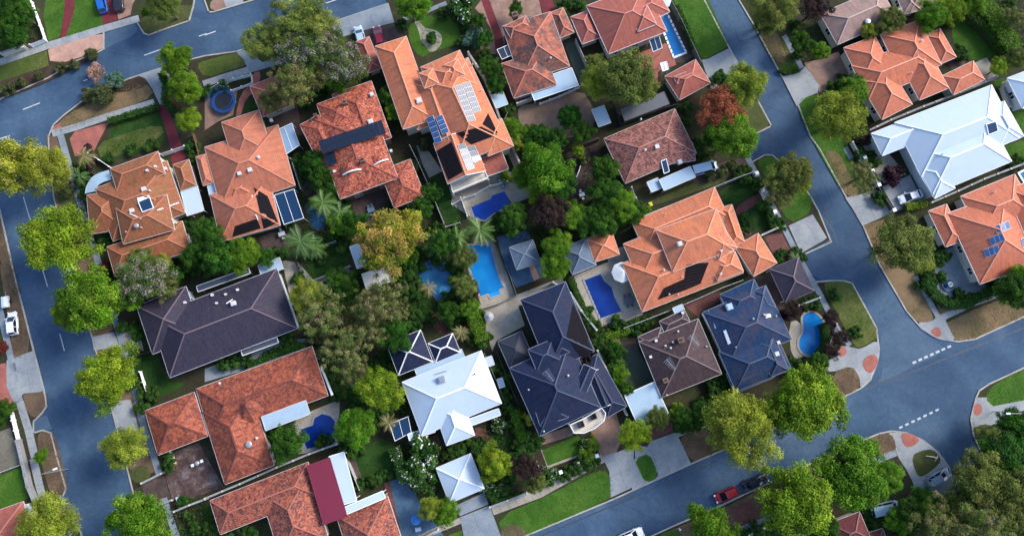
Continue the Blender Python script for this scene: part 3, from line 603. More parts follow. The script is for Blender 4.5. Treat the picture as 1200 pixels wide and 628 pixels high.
RIDGE = {k: m_plain('ridge_' + k, c, .7, var=.2, sc=4) for k, c in dict(mossy=(.40, .15, .09), salmon=(.48, .19, .12), mottled=(.30, .07, .05), orange=(.66, .27, .16), stained=(.44, .17, .12), rosy=(.46, .18, .14),
 brownred=(.36, .16, .13), coral=(.64, .25, .16), slate=(.045, .06, .10), purple=(.14, .10, .12), brown=(.15, .11, .11), blue=(.045, .07, .12), red=(.15, .04, .03), redpale=(.32, .11, .08), taupe=(.42, .3, .26), darkred=(.2, .08, .08),
 white=(.78, .82, .88), zinc=(.42, .52, .62), greyroof=(.13, .14, .16), darkflat=(.02, .028, .05), slatehip=(.16, .2, .26), creamtin=(.65, .62, .58), crimson=(.3, .03, .06)).items()}
HOUSES = []; LM = []
class Rect: pass
def mkrect(pts, h, gable=0, pitch=24):
    a, b, c = (P(x, y, h) for x, y in pts)
    u = (b - a); L = u.length; u.normalize(); w = (c - b); w -= u * w.dot(u); W = w.length; w.normalize()
    # correct any shear by sharing it between both ends
    ctr = (a + c) / 2; r = Rect(); r.h = h; r.pitch = math.tan(R(pitch)); r.gable = gable; r.ctr = ctr
    if L >= W: r.u, r.w, r.L, r.W = u, w, L, W
    else: r.u, r.w, r.L, r.W = w, -u, W, L
    n = r.u.cross(r.w)
    if n.z < 0: r.w = -r.w
    return r
def rh(r, p, top=True):
    d = Vector((p.x - r.ctr.x, p.y - r.ctr.y, 0)); x, y = abs(d.dot(r.u)), abs(d.dot(r.w))
    if x > r.L / 2 or y > r.W / 2: return -1
    k = r.W / 2 - y
    if not r.gable: k = min(k, r.L / 2 - x)
    return r.h + k * r.pitch
def build_roof(r, m, ridge, parent, gut=GUTW, over=.0, flat=False):
    c, u, w, L, W, h = r.ctr, r.u, r.w, r.L / 2, r.W / 2, r.h
    up = Vector((0, 0, 1)); rise = W * r.pitch; rl = L if r.gable else L - W
    A, B, C_, D = c - u * L - w * W, c + u * L - w * W, c + u * L + w * W, c - u * L + w * W
    E, G = c - u * rl + up * rise, c + u * rl + up * rise
    sl = math.hypot(W, rise); mb = MB(); rx, ry = random.random() * 9, random.random() * 9
    if r.pitch < .12 and r.gable:           # skillion / flat metal sheet
        z2 = up * .12; mb = MB(); q = [A, B, C_, D]
        mb.face([p + up * .0 for p in q], [(0, 0), (2 * L, 0), (2 * L, 2 * W), (0, 2 * W)])
        mb.face([p - z2 for p in q][::-1], None)
        for i in range(4):
            a, b = q[i], q[(i + 1) % 4]; mb.face([a - z2, b - z2, b, a], None)
        ro = mb.build('roof', m, parent)
        gb = MB(); mid = [(A, B), (B, C_), (C_, D), (D, A)]
        for a, b in mid: gb.bar(a + up * -.05, b + up * -.05, .12, .16)
        gb.build('gutter', gut, ro); return ro
    mb.face([A, B, G, E], [(rx, ry), (rx + 2 * L, ry), (rx + L + rl, ry + sl), (rx + L - rl, ry + sl)])
    mb.face([C_, D, E, G], [(rx, ry), (rx + 2 * L, ry), (rx + L + rl, ry + sl), (rx + L - rl, ry + sl)])
    if r.gable:
        pass
    elif rl > .05:
        mb.face([B, C_, G], [(rx, ry), (rx + 2 * W, ry), (rx + W, ry + sl)]); mb.face([D, A, E], [(rx, ry), (rx + 2 * W, ry), (rx + W, ry + sl)])
    else:
        mb.face([B, C_, G], [(rx, ry), (rx + 2 * W, ry), (rx + W, ry + sl)]); mb.face([D, A, E], [(rx, ry), (rx + 2 * W, ry), (rx + W, ry + sl)])
    ro = mb.build('roof', m, parent)
    if r.gable:
        gm = MB(); gm.face([B - u * .35, C_ - u * .35, G - u * .35], None); gm.face([D + u * .35, A + u * .35, E + u * .35], None); gm.build('gable', WHITE, parent)
    rb = MB(); o = up * .03
    rb.bar(E + o, G + o, .24, .11)
    if not r.gable:
        for a, b in ((A, E), (D, E), (B, G), (C_, G)): rb.bar(a + (b - a) * .01 + o, b + o, .2, .1)
    rb.build('ridge_cap', ridge, ro)
    gb = MB()
    for a, b in ((A, B), (B, C_), (C_, D), (D, A)):
        d = (b - a).normalized()
        if r.gable and abs(d.dot(w)) > .9:
            m_ = G if (a - G).length < (a - E).length else E; gb.bar(a - up * .06, m_ - up * .06, .14, .18); gb.bar(b - up * .06, m_ - up * .06, .14, .18)
        else: gb.bar(a - up * .07, b - up * .07, .11, .13)
    # soffit
    gb.face([p - up * .13 for p in (A, D, C_, B)], None)
    gb.build('gutter', gut, ro)
    return ro
_win = {}
def win_meshes():
    mb = MB(); 
    for (x, z, sx, sz) in ((-.68, 0, .08, 1.2), (.68, 0, .08, 1.2), (0, .56, 1.28, .08), (0, -.56, 1.28, .08), (0, 0, .06, 1.04)): mb.box((x, 0, z), (sx, .1, sz))
    o = mb.build('window', WHITE); f = o.data; bpy.data.objects.remove(o)
    mb = MB(); mb.box((0, 0, 0), (1.28, .03, 1.04)); o = mb.build('pane', GLASS); p = o.data; bpy.data.objects.remove(o)
    return f, p
WF, WP = win_meshes()
def add_window(root, p, nrm):
    a = math.atan2(nrm.y, nrm.x) - math.pi / 2 + math.pi
    o = link('window', WF, root); o.location = p; o.rotation_euler = (0, 0, a)
    q = link('pane', WP, o)
def house(name, label, cat, rf, rects, tile=None, h=2.9, wall=None, gut=GUTW, open_=False, lm=None, group=None, windows=True):
    """rects: (tile col, row | None, six coordinates, [eaves height], [gable 0/1], [pitch])"""
    wall = wall or WALLC; RR = []
    for i, q in enumerate(rects):
        c_, r_, v = q[0], q[1], q[2]; hh = q[3] if len(q) > 3 and q[3] else h; gb = q[4] if len(q) > 4 else 0; pt = q[5] if len(q) > 5 else 24
        pts = F(*v) if c_ is None else T(c_, r_, *v)
        r = mkrect(pts, hh + i * .017, gb, pt); r.mat = q[6] if len(q) > 6 else rf; RR.append(r)
    c = sum((r.ctr for r in RR), Vector()) / len(RR)
    root = empty(name, (0, 0, 0), label=label, cat=cat, group=group); root.location = (c.x, c.y, 0)
    off = Vector((c.x, c.y, 0)); inv = Matrix.Translation(-off)
    for i, r in enumerate(RR):
        build_roof(r, RT[r.mat], RIDGE[r.mat], root, gut)
        L, W = r.L / 2 - .5, r.W / 2 - .5
        if not open_ and L > .6 and W > .6:
            mb = MB(); mb.box((r.ctr.x, r.ctr.y, (r.h - .1) / 2), (2 * L, 2 * W, r.h - .12 - i * .002), math.atan2(r.u.y, r.u.x)); mb.build('wall', wall, root)
            if windows:
                for sgn, ax, ln, wd in ((1, r.w, L, W), (-1, r.w, L, W), (1, r.u, W, L), (-1, r.u, W, L)):
                    oth = r.u if ax is r.w else r.w; nw = int(2 * ln / 3.6)
                    for k in range(nw):
                        pos = r.ctr + ax * sgn * (wd + .02) + oth * (-ln + 2 * ln * (k + .5) / nw)
                        if any(rr is not r and rh(rr, pos) > 0 for rr in RR): continue
                        for zz in ([1.5] if r.h < 4 else [1.5, r.h - 1.1]): add_window(root, Vector((pos.x, pos.y, zz)), ax * sgn)
        else:
            mb = MB()
            for sx in (-1, 1):
                for sy in (-1, 1):
                    p = r.ctr + r.u * sx * (r.L / 2 - .3) + r.w * sy * (r.W / 2 - .3); mb = MB(); mb.box((p.x, p.y, (r.h - .1) / 2), (.14, .14, r.h - .12)); mb.build('post', GUTW, root)
    for o in root.children:
        if o.name.split('.')[0] not in ('window',): o.data.transform(inv)
        else: o.location -= off
        for s in o.children:
            if s.name.split('.')[0] != 'pane': s.data.transform(inv)
    root['_'] = 0; del root['_']
    H = dict(root=root, R=RR, off=off); HOUSES.append(H)
    if lm: LM.append((lm, P_inv(c)))
    return H
def P_inv(p):
    d = p - Vector((0, 0, HCAM)); t = d.dot(_f); return (600 + FPX * d.x / t, 314 - FPX * d.dot(_u) / t)
def hit(H, px, py):
    z = 14.0
    while z > .2:
        p = P(px, py, z)
        hz = max(rh(r, p) for r in H['R'])
        if hz >= z: return p, max(H['R'], key=lambda r: rh(r, p))
        z -= .03
    p = P(px, py, H['R'][0].h); return p, H['R'][0]
def lb(H, p): return p - H['off']
def quad_on(H, q, lift=.1):
    return [lb(H, hit(H, x, y)[0]) + Vector((0, 0, lift)) for x, y in q]
VENTW = m_plain('off_white_vent', (.5, .5, .5), .6)
def m_solar(name, c, line, nx=4, ny=6):
    m, nt, b = newmat(name); uv = N(nt, 'ShaderNodeTexCoord').outputs['UV']
    br = N(nt, 'ShaderNodeTexBrick', offset=0); nt.links.new(uv, br.inputs[0]); br.inputs['Scale'].default_value = 1
    br.inputs['Brick Width'].default_value = 1 / nx; br.inputs['Row Height'].default_value = 1 / ny; br.inputs['Mortar Size'].default_value = .02
    br.inputs['Color1'].default_value = (*c, 1); br.inputs['Color2'].default_value = (*scl(c, .85), 1); br.inputs['Mortar'].default_value = (*line, 1)
    nt.links.new(br.outputs[0], b.inputs['Base Color']); b.inputs['Specular IOR Level'].default_value = .3; b.inputs['Roughness'].default_value = .3; return m
SOL = dict(blue=m_solar('blue_solar_cells', (.012, .05, .16), (.1, .2, .4)), grey=m_solar('silver_solar_cells', (.11, .13, .16), (.4, .4, .4)), black=m_solar('black_solar_cells', (.005, .010, .028), (.02, .035, .06)),
           rub=m_plain('black_rubber', (.010, .009, .012), .9, spec=.08))
FRM = dict(blue=WHITE, grey=WHITE, black=DARK, rub=DARK)
def solar(H, q, nu, nv, kind, skip=(), name='solar_panel', gap=.07, planar=0):
    K = [Vector(p) for p in q]; G = {}
    def bl(s, t):
        k = (round(s, 4), round(t, 4))
        if planar and 'pl' not in G:
            Qh = [lb(H, hit(H, *c)[0]) for c in q]; nn = (Qh[2] - Qh[0]).cross(Qh[3] - Qh[1]); nn = nn if nn.z > 0 else -nn; cq = sum(Qh, Vector()) / 4; up = 0
            for i in range(13):
                for j in range(5):
                    x, y = K[0].lerp(K[1], i / 12).lerp(K[3].lerp(K[2], i / 12), j / 4); p = lb(H, hit(H, x, y)[0]); up = max(up, p.z - (cq.z - ((p.x - cq.x) * nn.x + (p.y - cq.y) * nn.y) / nn.z))
            G['pl'] = (nn, cq + Vector((0, 0, up + .24)))
        if planar and k not in G:
            x, y = K[0].lerp(K[1], s).lerp(K[3].lerp(K[2], s), t); nn, cq = G['pl']; d = ray(x, y); o = Vector((0, 0, HCAM)) - H['off']; G[k] = o + d * ((cq - o).dot(nn) / d.dot(nn))
        if k not in G: x, y = K[0].lerp(K[1], s).lerp(K[3].lerp(K[2], s), t); G[k] = lb(H, hit(H, x, y)[0]) + Vector((0, 0, .12))
        return G[k].copy()
    for i in range(nu):
        for j in range(nv):
            if (i, j) in skip: continue
            s0, s1, t0, t1 = i / nu, (i + 1) / nu, j / nv, (j + 1) / nv
            c = [bl(s0, t0), bl(s1, t0), bl(s1, t1), bl(s0, t1)]; cc = sum(c, Vector()) / 4; n = (c[2] - c[0]).cross(c[3] - c[1]).normalized(); n = n if n.z > 0 else -n
            c = [p - n * (p - cc).dot(n) for p in c]; o = [cc + (p - cc) * (1 - gap * .35) for p in c]; inn = [cc + (p - cc) * (1 - gap) + n * .022 for p in c]
            mb = MB(); lo = [p - n * .06 for p in o]
            hi = [p + n * .02 for p in o]
            for k in range(4): mb.face([lo[k], lo[(k + 1) % 4], hi[(k + 1) % 4], hi[k]], None, 1)
            if mb_is_ccw(hi, n): mb.face(hi, None, 1); mb.face([p + n * .004 for p in inn], [(0, 0), (1, 0), (1, 1), (0, 1)], 0)
            else: mb.face(hi[::-1], None, 1); mb.face([p + n * .004 for p in inn][::-1], [(0, 0), (1, 0), (1, 1), (0, 1)], 0)
            mb.build(name, [SOL[kind], FRM[kind]], H['root'])
def mb_is_ccw(q, n): return (q[1] - q[0]).cross(q[2] - q[1]).dot(n) > 0
def tubes(H, q, n, m=None):
    """solar pool heating: black rubber strips lying side by side down the slope"""
    K = [Vector(p) for p in q]
    for k in range(n):
        a, b = (k + .03) / n, (k + .97) / n; mb = MB()
        def bl(s, t): x, y = K[0].lerp(K[1], s).lerp(K[3].lerp(K[2], s), t); return lb(H, hit(H, x, y)[0]) + Vector((0, 0, .09))
        for j in range(5):
            c = [bl(a, j / 5), bl(b, j / 5), bl(b, (j + 1) / 5), bl(a, (j + 1) / 5)]
            if (c[1] - c[0]).cross(c[2] - c[1]).z < 0: c = c[::-1]
            mb.face(c); lo = [p - Vector((0, 0, .06)) for p in c]
            for i in range(4): mb.face([lo[i], lo[(i + 1) % 4], c[(i + 1) % 4], c[i]])
        mb.build('heating_strip', SOL['rub'], H['root'])
def sheet(H, q, m, name='skylight', lift=.14, th=.12, rim=None):
    Q = quad_on(H, q, lift)
    if (Q[1] - Q[0]).cross(Q[2] - Q[1]).z < 0: Q = Q[::-1]
    mb = MB(); mb.face(Q) if len(Q) < 4 else [mb.face([Q[0], Q[i], Q[i + 1]]) for i in range(1, len(Q) - 1)]
    for i in range(len(Q)):
        a, b = Q[i], Q[(i + 1) % len(Q)]; z = Vector((0, 0, th)); mb.face([a - z, b - z, b, a])
    o = mb.build(name, m, H['root'])
    if rim:
        rb = MB()
        for i in range(len(Q)): rb.bar(Q[i], Q[(i + 1) % len(Q)], .12, .12)
        rb.build('frame', rim, o)
    return o
def vent(H, x, y, s=.45, kind='box', m=None):
    p = lb(H, hit(H, x, y)[0]); m = m or VENTW; s = s * .8; mb = MB()
    if kind == 'box':
        mb.box(p + Vector((0, 0, .12)), (s, s, .5), R(18)); mb.box(p + Vector((0, 0, .40)), (s * 1.15, s * 1.15, .06), R(18)); return mb.build('roof_vent', m, H['root'])
    if kind == 'pipe':
        mb.tube([p - Vector((0, 0, .1)), p + Vector((0, 0, .5))], s * .3, 8); mb.lathe(p + Vector((0, 0, .5)), [(s * .3, 0), (s * .5, .02), (.02, .16)], 8); return mb.build('vent_pipe', m, H['root'])
    if kind == 'whirl':
        mb.lathe(p, [(s * .45, -.1), (s * .45, .2), (s * .75, .3), (s * .8, .45), (s * .6, .6), (.02, .68)], 14); return mb.build('whirly_vent', STEEL, H['root'])
    if kind == 'chim':
        mb.box(p + Vector((0, 0, .3)), (s * 1.1, s * .9, 1.6), R(18)); mb.box(p + Vector((0, 0, 1.14)), (s * 1.3, s * 1.1, .12), R(18), 0); mb.box(p + Vector((0, 0, 1.25)), (s * .7, s * .5, .12), R(18), 2)
        return mb.build('chimney', [WALLB, WALLC, DARK], H['root'])
    if kind == 'cool':
        mb.box(p + Vector((0, 0, .3)), (s * 1.25, s * 1.25, .7), R(18)); mb.box(p + Vector((0, 0, .68)), (s * .9, s * .9, .08), R(18)); return mb.build('air_cooler', m, H['root'])
    if kind == 'ant':
        mb.tube([p, p + Vector((0, 0, 2.6))], .035, 6); t = p + Vector((0, 0, 2.5)); a = R(-50); d = Vector((math.cos(a), math.sin(a), 0)); e = Vector((-d.y, d.x, 0))
        mb.bar(t - d * 1.1, t + d * 1.1, .05, .05)
        for k in range(8): c = t + d * (-1 + k * .28); mb.bar(c - e * (.75 - .05 * k), c + e * (.75 - .05 * k), .03, .03)
        return mb.build('antenna', STEEL, H['root'])
def vents(H, c_, r_, *vs):
    for v in vs:
        (x, y), = T(c_, r_, v[0], v[1]); vent(H, x, y, *(v[2:] if len(v) > 2 else ()))
def strip(H, c_, r_, *v, w=.16, m=None, name='pipe'):
    pts = quad_on(H, T(c_, r_, *v), .12); mb = MB()
    for i in range(len(pts) - 1): mb.bar(pts[i], pts[i + 1], w, .1)
    return mb.build(name, m or WHITE, H['root'])

H1 = house('house', 'mossy terracotta house with many hips and a curved white awning, beside the lime street trees', 'house', 'mossy', [
    (0, 1, (440, 258, 770, 130, 850, 372)), (0, 1, (505, 168, 725, 88, 760, 190), 3.9), (0, 1, (392, 290, 560, 262, 590, 440), 2.7), (0, 1, (498, 525, 845, 405, 870, 545), 2.8),
    (0, 1, (795, 150, 868, 125, 905, 245), 2.6), (0, 1, (535, 350, 770, 285, 800, 450), 4.2)], lm='the mossy terracotta house')
sheet(H1, T(0, 1, 638, 322, 690, 300, 708, 350, 657, 368), BGLASS, rim=WHITE); sheet(H1, T(0, 1, 632, 303, 686, 290, 690, 303, 637, 322), WHITE, 'roof_hatch')
vents(H1, 0, 1, (680, 178), (717, 160), (762, 170, .7), (665, 263, .8), (693, 271, .5, 'pipe'), (610, 362, .8), (632, 432, .7, 'whirl'), (585, 460, .3, 'pipe'), (655, 440, .3, 'pipe'), (445, 438, .3, 'pipe'))
strip(H1, 0, 1, 725, 360, 825, 325); strip(H1, 0, 1, 598, 374, 650, 398); strip(H1, 0, 1, 790, 400, 815, 420)
house('patio_cover', 'flat white patio cover between the mossy terracotta house and the salmon roofed one', 'patio cover', 'white', [(0, 1, (828, 270, 905, 246, 940, 360), 2.5, 1, 2)], open_=True)
# curved awning
def curved_awning():
    root = empty('awning', P(*T(0, 1, 460, 240)[0]), label='pale blue curved awning wrapped round the corner of the mossy terracotta house', cat='awning'); inv = Matrix.Translation(-root.location)
    ou = chaikin(T(0, 1, 392, 282, 400, 240, 435, 195, 500, 175), 2, False); inn = chaikin(T(0, 1, 445, 270, 448, 245, 475, 228, 512, 218), 2, False)
    mb = MB()
    for i in range(len(ou) - 1):
        a, b, c, d = P(*ou[i], 2.5), P(*ou[i + 1], 2.5), P(*inn[i + 1], 3.0), P(*inn[i], 3.0); mb.face([a, b, c, d][::-1], [(i, 0), (i + 1, 0), (i + 1, 2), (i, 2)])
        mb.face([p - Vector((0, 0, .08)) for p in (a, b, c, d)]); mb.bar(a, b, .1, .1)
    mb.build('canopy', RT['zinc'], root).data.transform(inv)
    for i in (0, 6, 12): p = P(*ou[i], 2.45); m2 = MB(); m2.bar((p.x, p.y, 0), p, .1, .1); m2.build('post', GUTW, root).data.transform(inv)
curved_awning()
H2 = house('house', 'salmon terracotta house with black pool heating strips on its lower end', 'house', 'salmon', [
    (1, 1, (2, 68, 340, -35, 412, 245)), (1, 1, (62, -40, 235, -98, 325, 90), 3.5), (1, 1, (12, 290, 285, 215, 358, 425), 2.8), (1, 1, (100, 242, 200, 208, 222, 285), 3.3), (1, 1, (-30, 110, 20, 95, 30, 235), 2.6)], lm='the salmon terracotta house')
vents(H2, 1, 1, (162, 192, .7), (210, 175, .8), (250, 118, .8, 'pipe'), (308, -52, .6), (238, 385, .4, 'pipe'))
tubes(H2, T(1, 1, 228, 256, 290, 295, 338, 415, 272, 445), 7); tubes(H2, T(1, 1, 140, 432, 128, 482, 258, 442, 240, 398), 6)
strip(H2, 1, 1, 218, 290, 240, 390, 268, 455)
def glassroof(q, h, lab, cat, m=BGLASS, n=6, fall=0, name='patio_roof', post=True):
    A = [P(x, y, h) for x, y in q]; c = sum(A, Vector()) / 4; root = empty(name, (c.x, c.y, 0), label=lab, cat=cat); off = Vector((c.x, c.y, 0)); A = [p - off for p in A]
    for k in range(n):
        s0, s1 = k / n, (k + 1) / n; mb = MB(); t = [A[0].lerp(A[1], s0), A[0].lerp(A[1], s1), A[3].lerp(A[2], s1), A[3].lerp(A[2], s0)]
        if (t[1] - t[0]).cross(t[2] - t[1]).z < 0: t = t[::-1]
        z = Vector((0, 0, .04)); mb.face(t); mb.face([p - z for p in t][::-1])
        for i in range(4): mb.face([t[i] - z, t[(i + 1) % 4] - z, t[(i + 1) % 4], t[i]])
        mb.build('roof_sheet', m, root)
    fb = MB()
    for k in range(4): fb.bar(A[k], A[(k + 1) % 4], .09, .16)
    fb.bar((A[0] + A[1]) / 2 + Vector((0, 0, .05)), (A[2] + A[3]) / 2 + Vector((0, 0, .05)), .06, .08); fb.build('frame', WHITE, root)
    for p in A:
        pb = MB(); pb.bar((p.x, p.y, 0), (p.x, p.y, p.z - .1), .1, .1); pb.build('post', GUTW, root)
    return root
glassroof(T(1, 1, 320, 290, 410, 262, 455, 395, 365, 425), 2.7, 'blue tinted patio roof against the right side of the salmon terracotta house', 'patio roof', n=4)
glassroof(T(1, 0, 330, 600, 400, 568, 435, 668, 372, 712), 2.6, 'white framed carport with blue sheets between the salmon and the mottled red houses', 'carport', m=m_glass('pale_blue_sheet', (.2, .3, .42), .3), n=3, name='carport')
house('shed', 'small pale lean-to shed tucked on the left side of the salmon terracotta house', 'shed', 'zinc', [(1, 1, (5, 248, 48, 236, 72, 280), 2.3, 1, 3)], windows=False)
house('garage', 'rosy tiled garage half hidden below the jacaranda trees, beside the trampoline', 'garage', 'rosy', [(1, 0, (215, 395, 360, 335, 402, 482), 2.7)], lm='the rosy tiled garage')
H3 = house('house', 'red mottled tile house with a long black solar array and two arched dormers', 'house', 'mottled', [
    (None, 0, (400, 233, 468, 208, 430, 115), 4.6, 0, 17), (None, 0, (386, 112, 432, 96, 462, 160), 4.4, 0, 18), (None, 0, (446, 200, 482, 186, 497, 230), 3.6, 0, 20), (None, 0, (356, 144, 388, 128, 408, 190), 4.2, 0, 20), (None, 0, (372, 122, 410, 108, 422, 146), 4.7, 0, 20)], h=4.6, lm='the red mottled tile house', wall=WALLB)
solar(H3, F(373, 165.5, 447, 140.5, 452.5, 156.5, 378, 180), 14, 2, 'black', planar=1); solar(H3, F(379, 181, 391, 177, 395, 191, 384, 195), 2, 2, 'black', planar=1)
def dormer(H, q, g=.9, rf='white'):
    """arched white window front standing out of the slope"""
    a, b = (hit(H, x, y)[0] for x, y in q[:2]); a = lb(H, a); b = lb(H, b); d = b - a; d.z = 0; L = d.length; d.normalize(); z0 = min(a.z, b.z) - .1
    back = Vector((-d.y, d.x, 0)) * 1.6; a.z = b.z = z0; mb = MB(); fr = []; n = 8
    for k in range(n + 1): t = k / n; fr.append(a + d * L * t + Vector((0, 0, .45 + .75 * math.sin(math.pi * t))))
    top = [p + back for p in fr]
    for k in range(n): mb.face([fr[k], fr[k + 1], top[k + 1], top[k]], None, 1); mb.face([a + d * L * k / n, a + d * L * (k + 1) / n, fr[k + 1], fr[k]], None, 0)
    for k in range(n): mb.bar(fr[k], fr[k + 1], .2, .16)
    mb.face([a, fr[0], top[0], a + back], None, 0); mb.face([b, b + back, top[-1], fr[-1]], None, 0)
    o = mb.build('dormer', [WHITE, RT['mottled']], H['root'])
    for k in range(4): p = a + d * L * (.26 + .16 * k) + Vector((0, 0, .5)) - back.normalized() * .03; m2 = MB(); m2.box(p, (.3, .06, .5), math.atan2(d.y, d.x)); m2.build('pane', GLASS, o)
dormer(H3, T(1, 1, 637, 200, 720, 170)); dormer(H3, T(1, 1, 763, 158, 845, 128))
vents(H3, 1, 1, (730, 135, .8, 'chim'), (598, 182, .5), (858, 88, .5)); vents(H3, 1, 0, (765, 565, .9, 'cool'), (770, 440, .7, 'cool'), (515, 540, .6, 'chim'), (650, 480, .8, 'chim'))
H4 = house('house', 'large orange two storey house carrying silver and blue solar panels', 'house', 'orange', [
    (None, 0, (489, 93, 550, 67, 594, 168), 5.4), (None, 0, (441, 54, 478, 42, 508, 140), 5.0), (None, 0, (488, 98, 518, 88, 546, 178), 5.3), (None, 0, (509, 168, 553, 153, 568, 201), 5.2, 1), (None, 0, (560, 150, 590, 138, 600, 172), 5.0), (None, 0, (495, 78, 541, 58, 556, 100), 5.7),
    (None, 0, (491, 86, 508, 80, 514, 98), 6.6), (None, 0, (521, 76, 537, 69, 544, 88), 6.8), (None, 0, (563, 186, 588, 177, 596, 198), 3.0, 1, 4, 'rosy'), (None, 0, (478, 120, 500, 112, 510, 145), 4.0)], h=5.4, lm='the orange two storey house')
solar(H4, T(2, 0, 205, 400, 240, 388, 305, 555, 268, 562), 1, 7, 'grey'); solar(H4, T(2, 0, 243, 384, 277, 377, 330, 512, 296, 522), 1, 6, 'grey')
solar(H4, T(2, 0, 75, 545, 108, 530, 150, 650, 118, 662), 1, 5, 'blue', planar=1); solar(H4, T(2, 0, 118, 542, 150, 528, 182, 606, 150, 620), 1, 4, 'blue', planar=1); 
tubes(H4, T(2, 1, 215, 5, 285, 58, 405, 12, 330, -25), 6); tubes(H4, T(2, 1, 123, 88, 193, 45, 245, 182, 178, 222), 8); tubes(H4, T(2, 0, 335, 572, 362, 522, 405, 612, 402, 614), 4)
solar(H4, T(2, 1, 220, 60, 255, 50, 300, 168, 265, 178), 1, 5, 'grey'); solar(H4, T(2, 1, 262, 68, 300, 62, 340, 150, 303, 166), 1, 4, 'grey')
vents(H4, 2, 0, (45, 468, 1.0, 'cool'), (290, 300, .3, 'pipe'), (330, 420, .3, 'pipe'))
def balcony(px_q, h, H, lab=None):
    Q = [P(x, y, h) - H['off'] for x, y in px_q]; mb = MB(); q = Q[:]
    if area2(q) < 0: q = q[::-1]
    prism(mb, q, h - .2, h); o = mb.build('balcony', WALLC, H['root']); n = len(q)
    rb = MB()
    for i in range(n):
        a, b = q[i], q[(i + 1) % n]; a = Vector((a.x, a.y, h)); b = Vector((b.x, b.y, h)); rb.bar(a + Vector((0, 0, 1)), b + Vector((0, 0, 1)), .12, .08); k = max(1, int((b - a).length / .5))
        for j in range(k): p = a.lerp(b, j / k); rb.bar(p, p + Vector((0, 0, .96)), .05, .05)
    rb.build('railing', WHITE, o)
    for p in q: pb = MB(); pb.bar((p.x, p.y, 0), (p.x, p.y, h - .2), .3, .3); pb.build('column', WALLC, H['root'])
    return o
balcony(T(2, 1, 188, 232, 345, 183, 362, 215, 200, 282), 3.0, H4)
H5 = house('house', 'terracotta house with black stained tiles and a pale blue metal patio roof', 'house', 'stained', [
    (None, 0, (588, 31, 645, 14, 668, 78)), (None, 0, (590, 74, 640, 58, 650, 100), 2.8), (None, 0, (642, 16, 659, 9.5, 674, 38), 2.6), (2, 0, (440, 120, 540, 70, 560, 130), 3.3)], lm='the black stained terracotta house')
house('patio_roof', 'pale blue sheet metal patio roof along the back of the black stained terracotta house', 'patio roof', 'zinc', [(2, 0, (542, 382, 745, 313, 778, 393), 2.5, 1, 4)], open_=True, gut=WHITE)
vents(H5, 2, 0, (648, 272, .5, 'pipe'), (485, 80, 1.1, 'chim')); 
glassroof(T(2, 0, 402, 230, 462, 205, 478, 252, 425, 275), 2.6, 'small dark glazed porch on the left side of the black stained terracotta house', 'porch', m=GLASS, n=3, name='porch')
house('shed', 'light blue garden shed right of the orange two storey house', 'shed', 'zinc', [(2, 0, (375, 440, 430, 420, 452, 480), 2.2, 1, 4)], windows=False)
house('shed', 'light blue and brown garden shed beside the sandy back yard', 'shed', 'zinc', [(2, 0, (838, 505, 895, 485, 925, 565), 2.2, 1, 4)], windows=False)
H6 = house('house', 'rosy tiled house with the long rectangular pool along its right side', 'house', 'rosy', [
    (None, 0, (690, 6, 758, -20, 779, 38), 3.6), (None, 0, (669, 20, 691, 12, 704, 44), 2.8), (3, 0, (60, 62, 145, 28, 200, 110), 4.6), (3, 0, (20, 30, 200, -60, 245, 60), 3.4)], lm='the rosy tiled house', gut=WHITE)
H6b = house('garage', 'rosy tiled garage with a bumped roof, beside the maroon tree', 'garage', 'rosy', [(3, 0, (235, 350, 378, 272, 438, 385), 2.8), (3, 0, (270, 355, 360, 320, 380, 350), 3.4)], lm='the rosy garage beside the maroon tree')
glassroof(T(3, 0, 160, 185, 205, 168, 220, 222, 178, 240), 2.7, 'two pane blue skylight roof on the terrace of the rosy tiled house', 'patio roof', n=2)
glassroof(T(3, 0, 210, 292, 240, 284, 250, 320, 222, 330), 2.4, 'small white square shade next to the rosy garage', 'shade', m=WHITE, n=1, name='shade_cover')
house('carport', 'dark grey flat carport roof squeezed above the brown-red house', 'carport', 'greyroof', [(3, 0, (25, 500, 232, 420, 252, 480), 2.5, 1, 2)], open_=True, gut=DARK)
H7 = house('house', 'brown-red mottled tile house with a blue ladder-like skylight, left of the parked van', 'house', 'brownred', [(None, 0, (709, 162, 792, 127, 815, 180)), (3, 1, (240, 60, 360, 45, 372, 130), 2.7)], lm='the brown-red mottled house')
sheet(H7, T(3, 1, 214, 135, 238, 124, 252, 182, 228, 192), BGLASS, rim=WHITE); vents(H7, 3, 1, (195, 68, .8), (140, 85, .6, 'pipe'), (298, 140, .8, 'cool'), (112, 108, .3, 'pipe')); vents(H7, 3, 0, (120, 553, .5, 'pipe'))
house('workshop', 'blue-grey metal roofed workshop with white walls left of the parked van', 'workshop', 'zinc', [(3, 1, (208, 218, 352, 156, 370, 208), 2.7, 1, 5)], wall=WHITE)
house('shed', 'small pale shed on the left end of the white walled workshop', 'shed', 'zinc', [(3, 1, (155, 228, 205, 207, 215, 258), 2.2, 1, 3)], windows=False)
H8 = house('house', 'sprawling orange house with layered hips and a black roof mat, above the brown tiled house', 'house', 'orange', [
    (3, 1, (125, 828, 590, 648, 500, 425)), (3, 1, (80, 410, 462, 252, 525, 390), 3.0), (3, 1, (192, 450, 470, 350, 548, 540), 5.2), (3, 1, (45, 512, 300, 410, 370, 590), 3.1),
    (3, 1, (560, 522, 668, 460, 742, 605), 2.8), (3, 1, (470, 352, 530, 335, 610, 500), 2.9), (3, 1, (385, 420, 465, 370, 560, 535), 5.0), (3, 1, (440, 590, 560, 545, 590, 640), 3.4)], lm='the sprawling orange house')
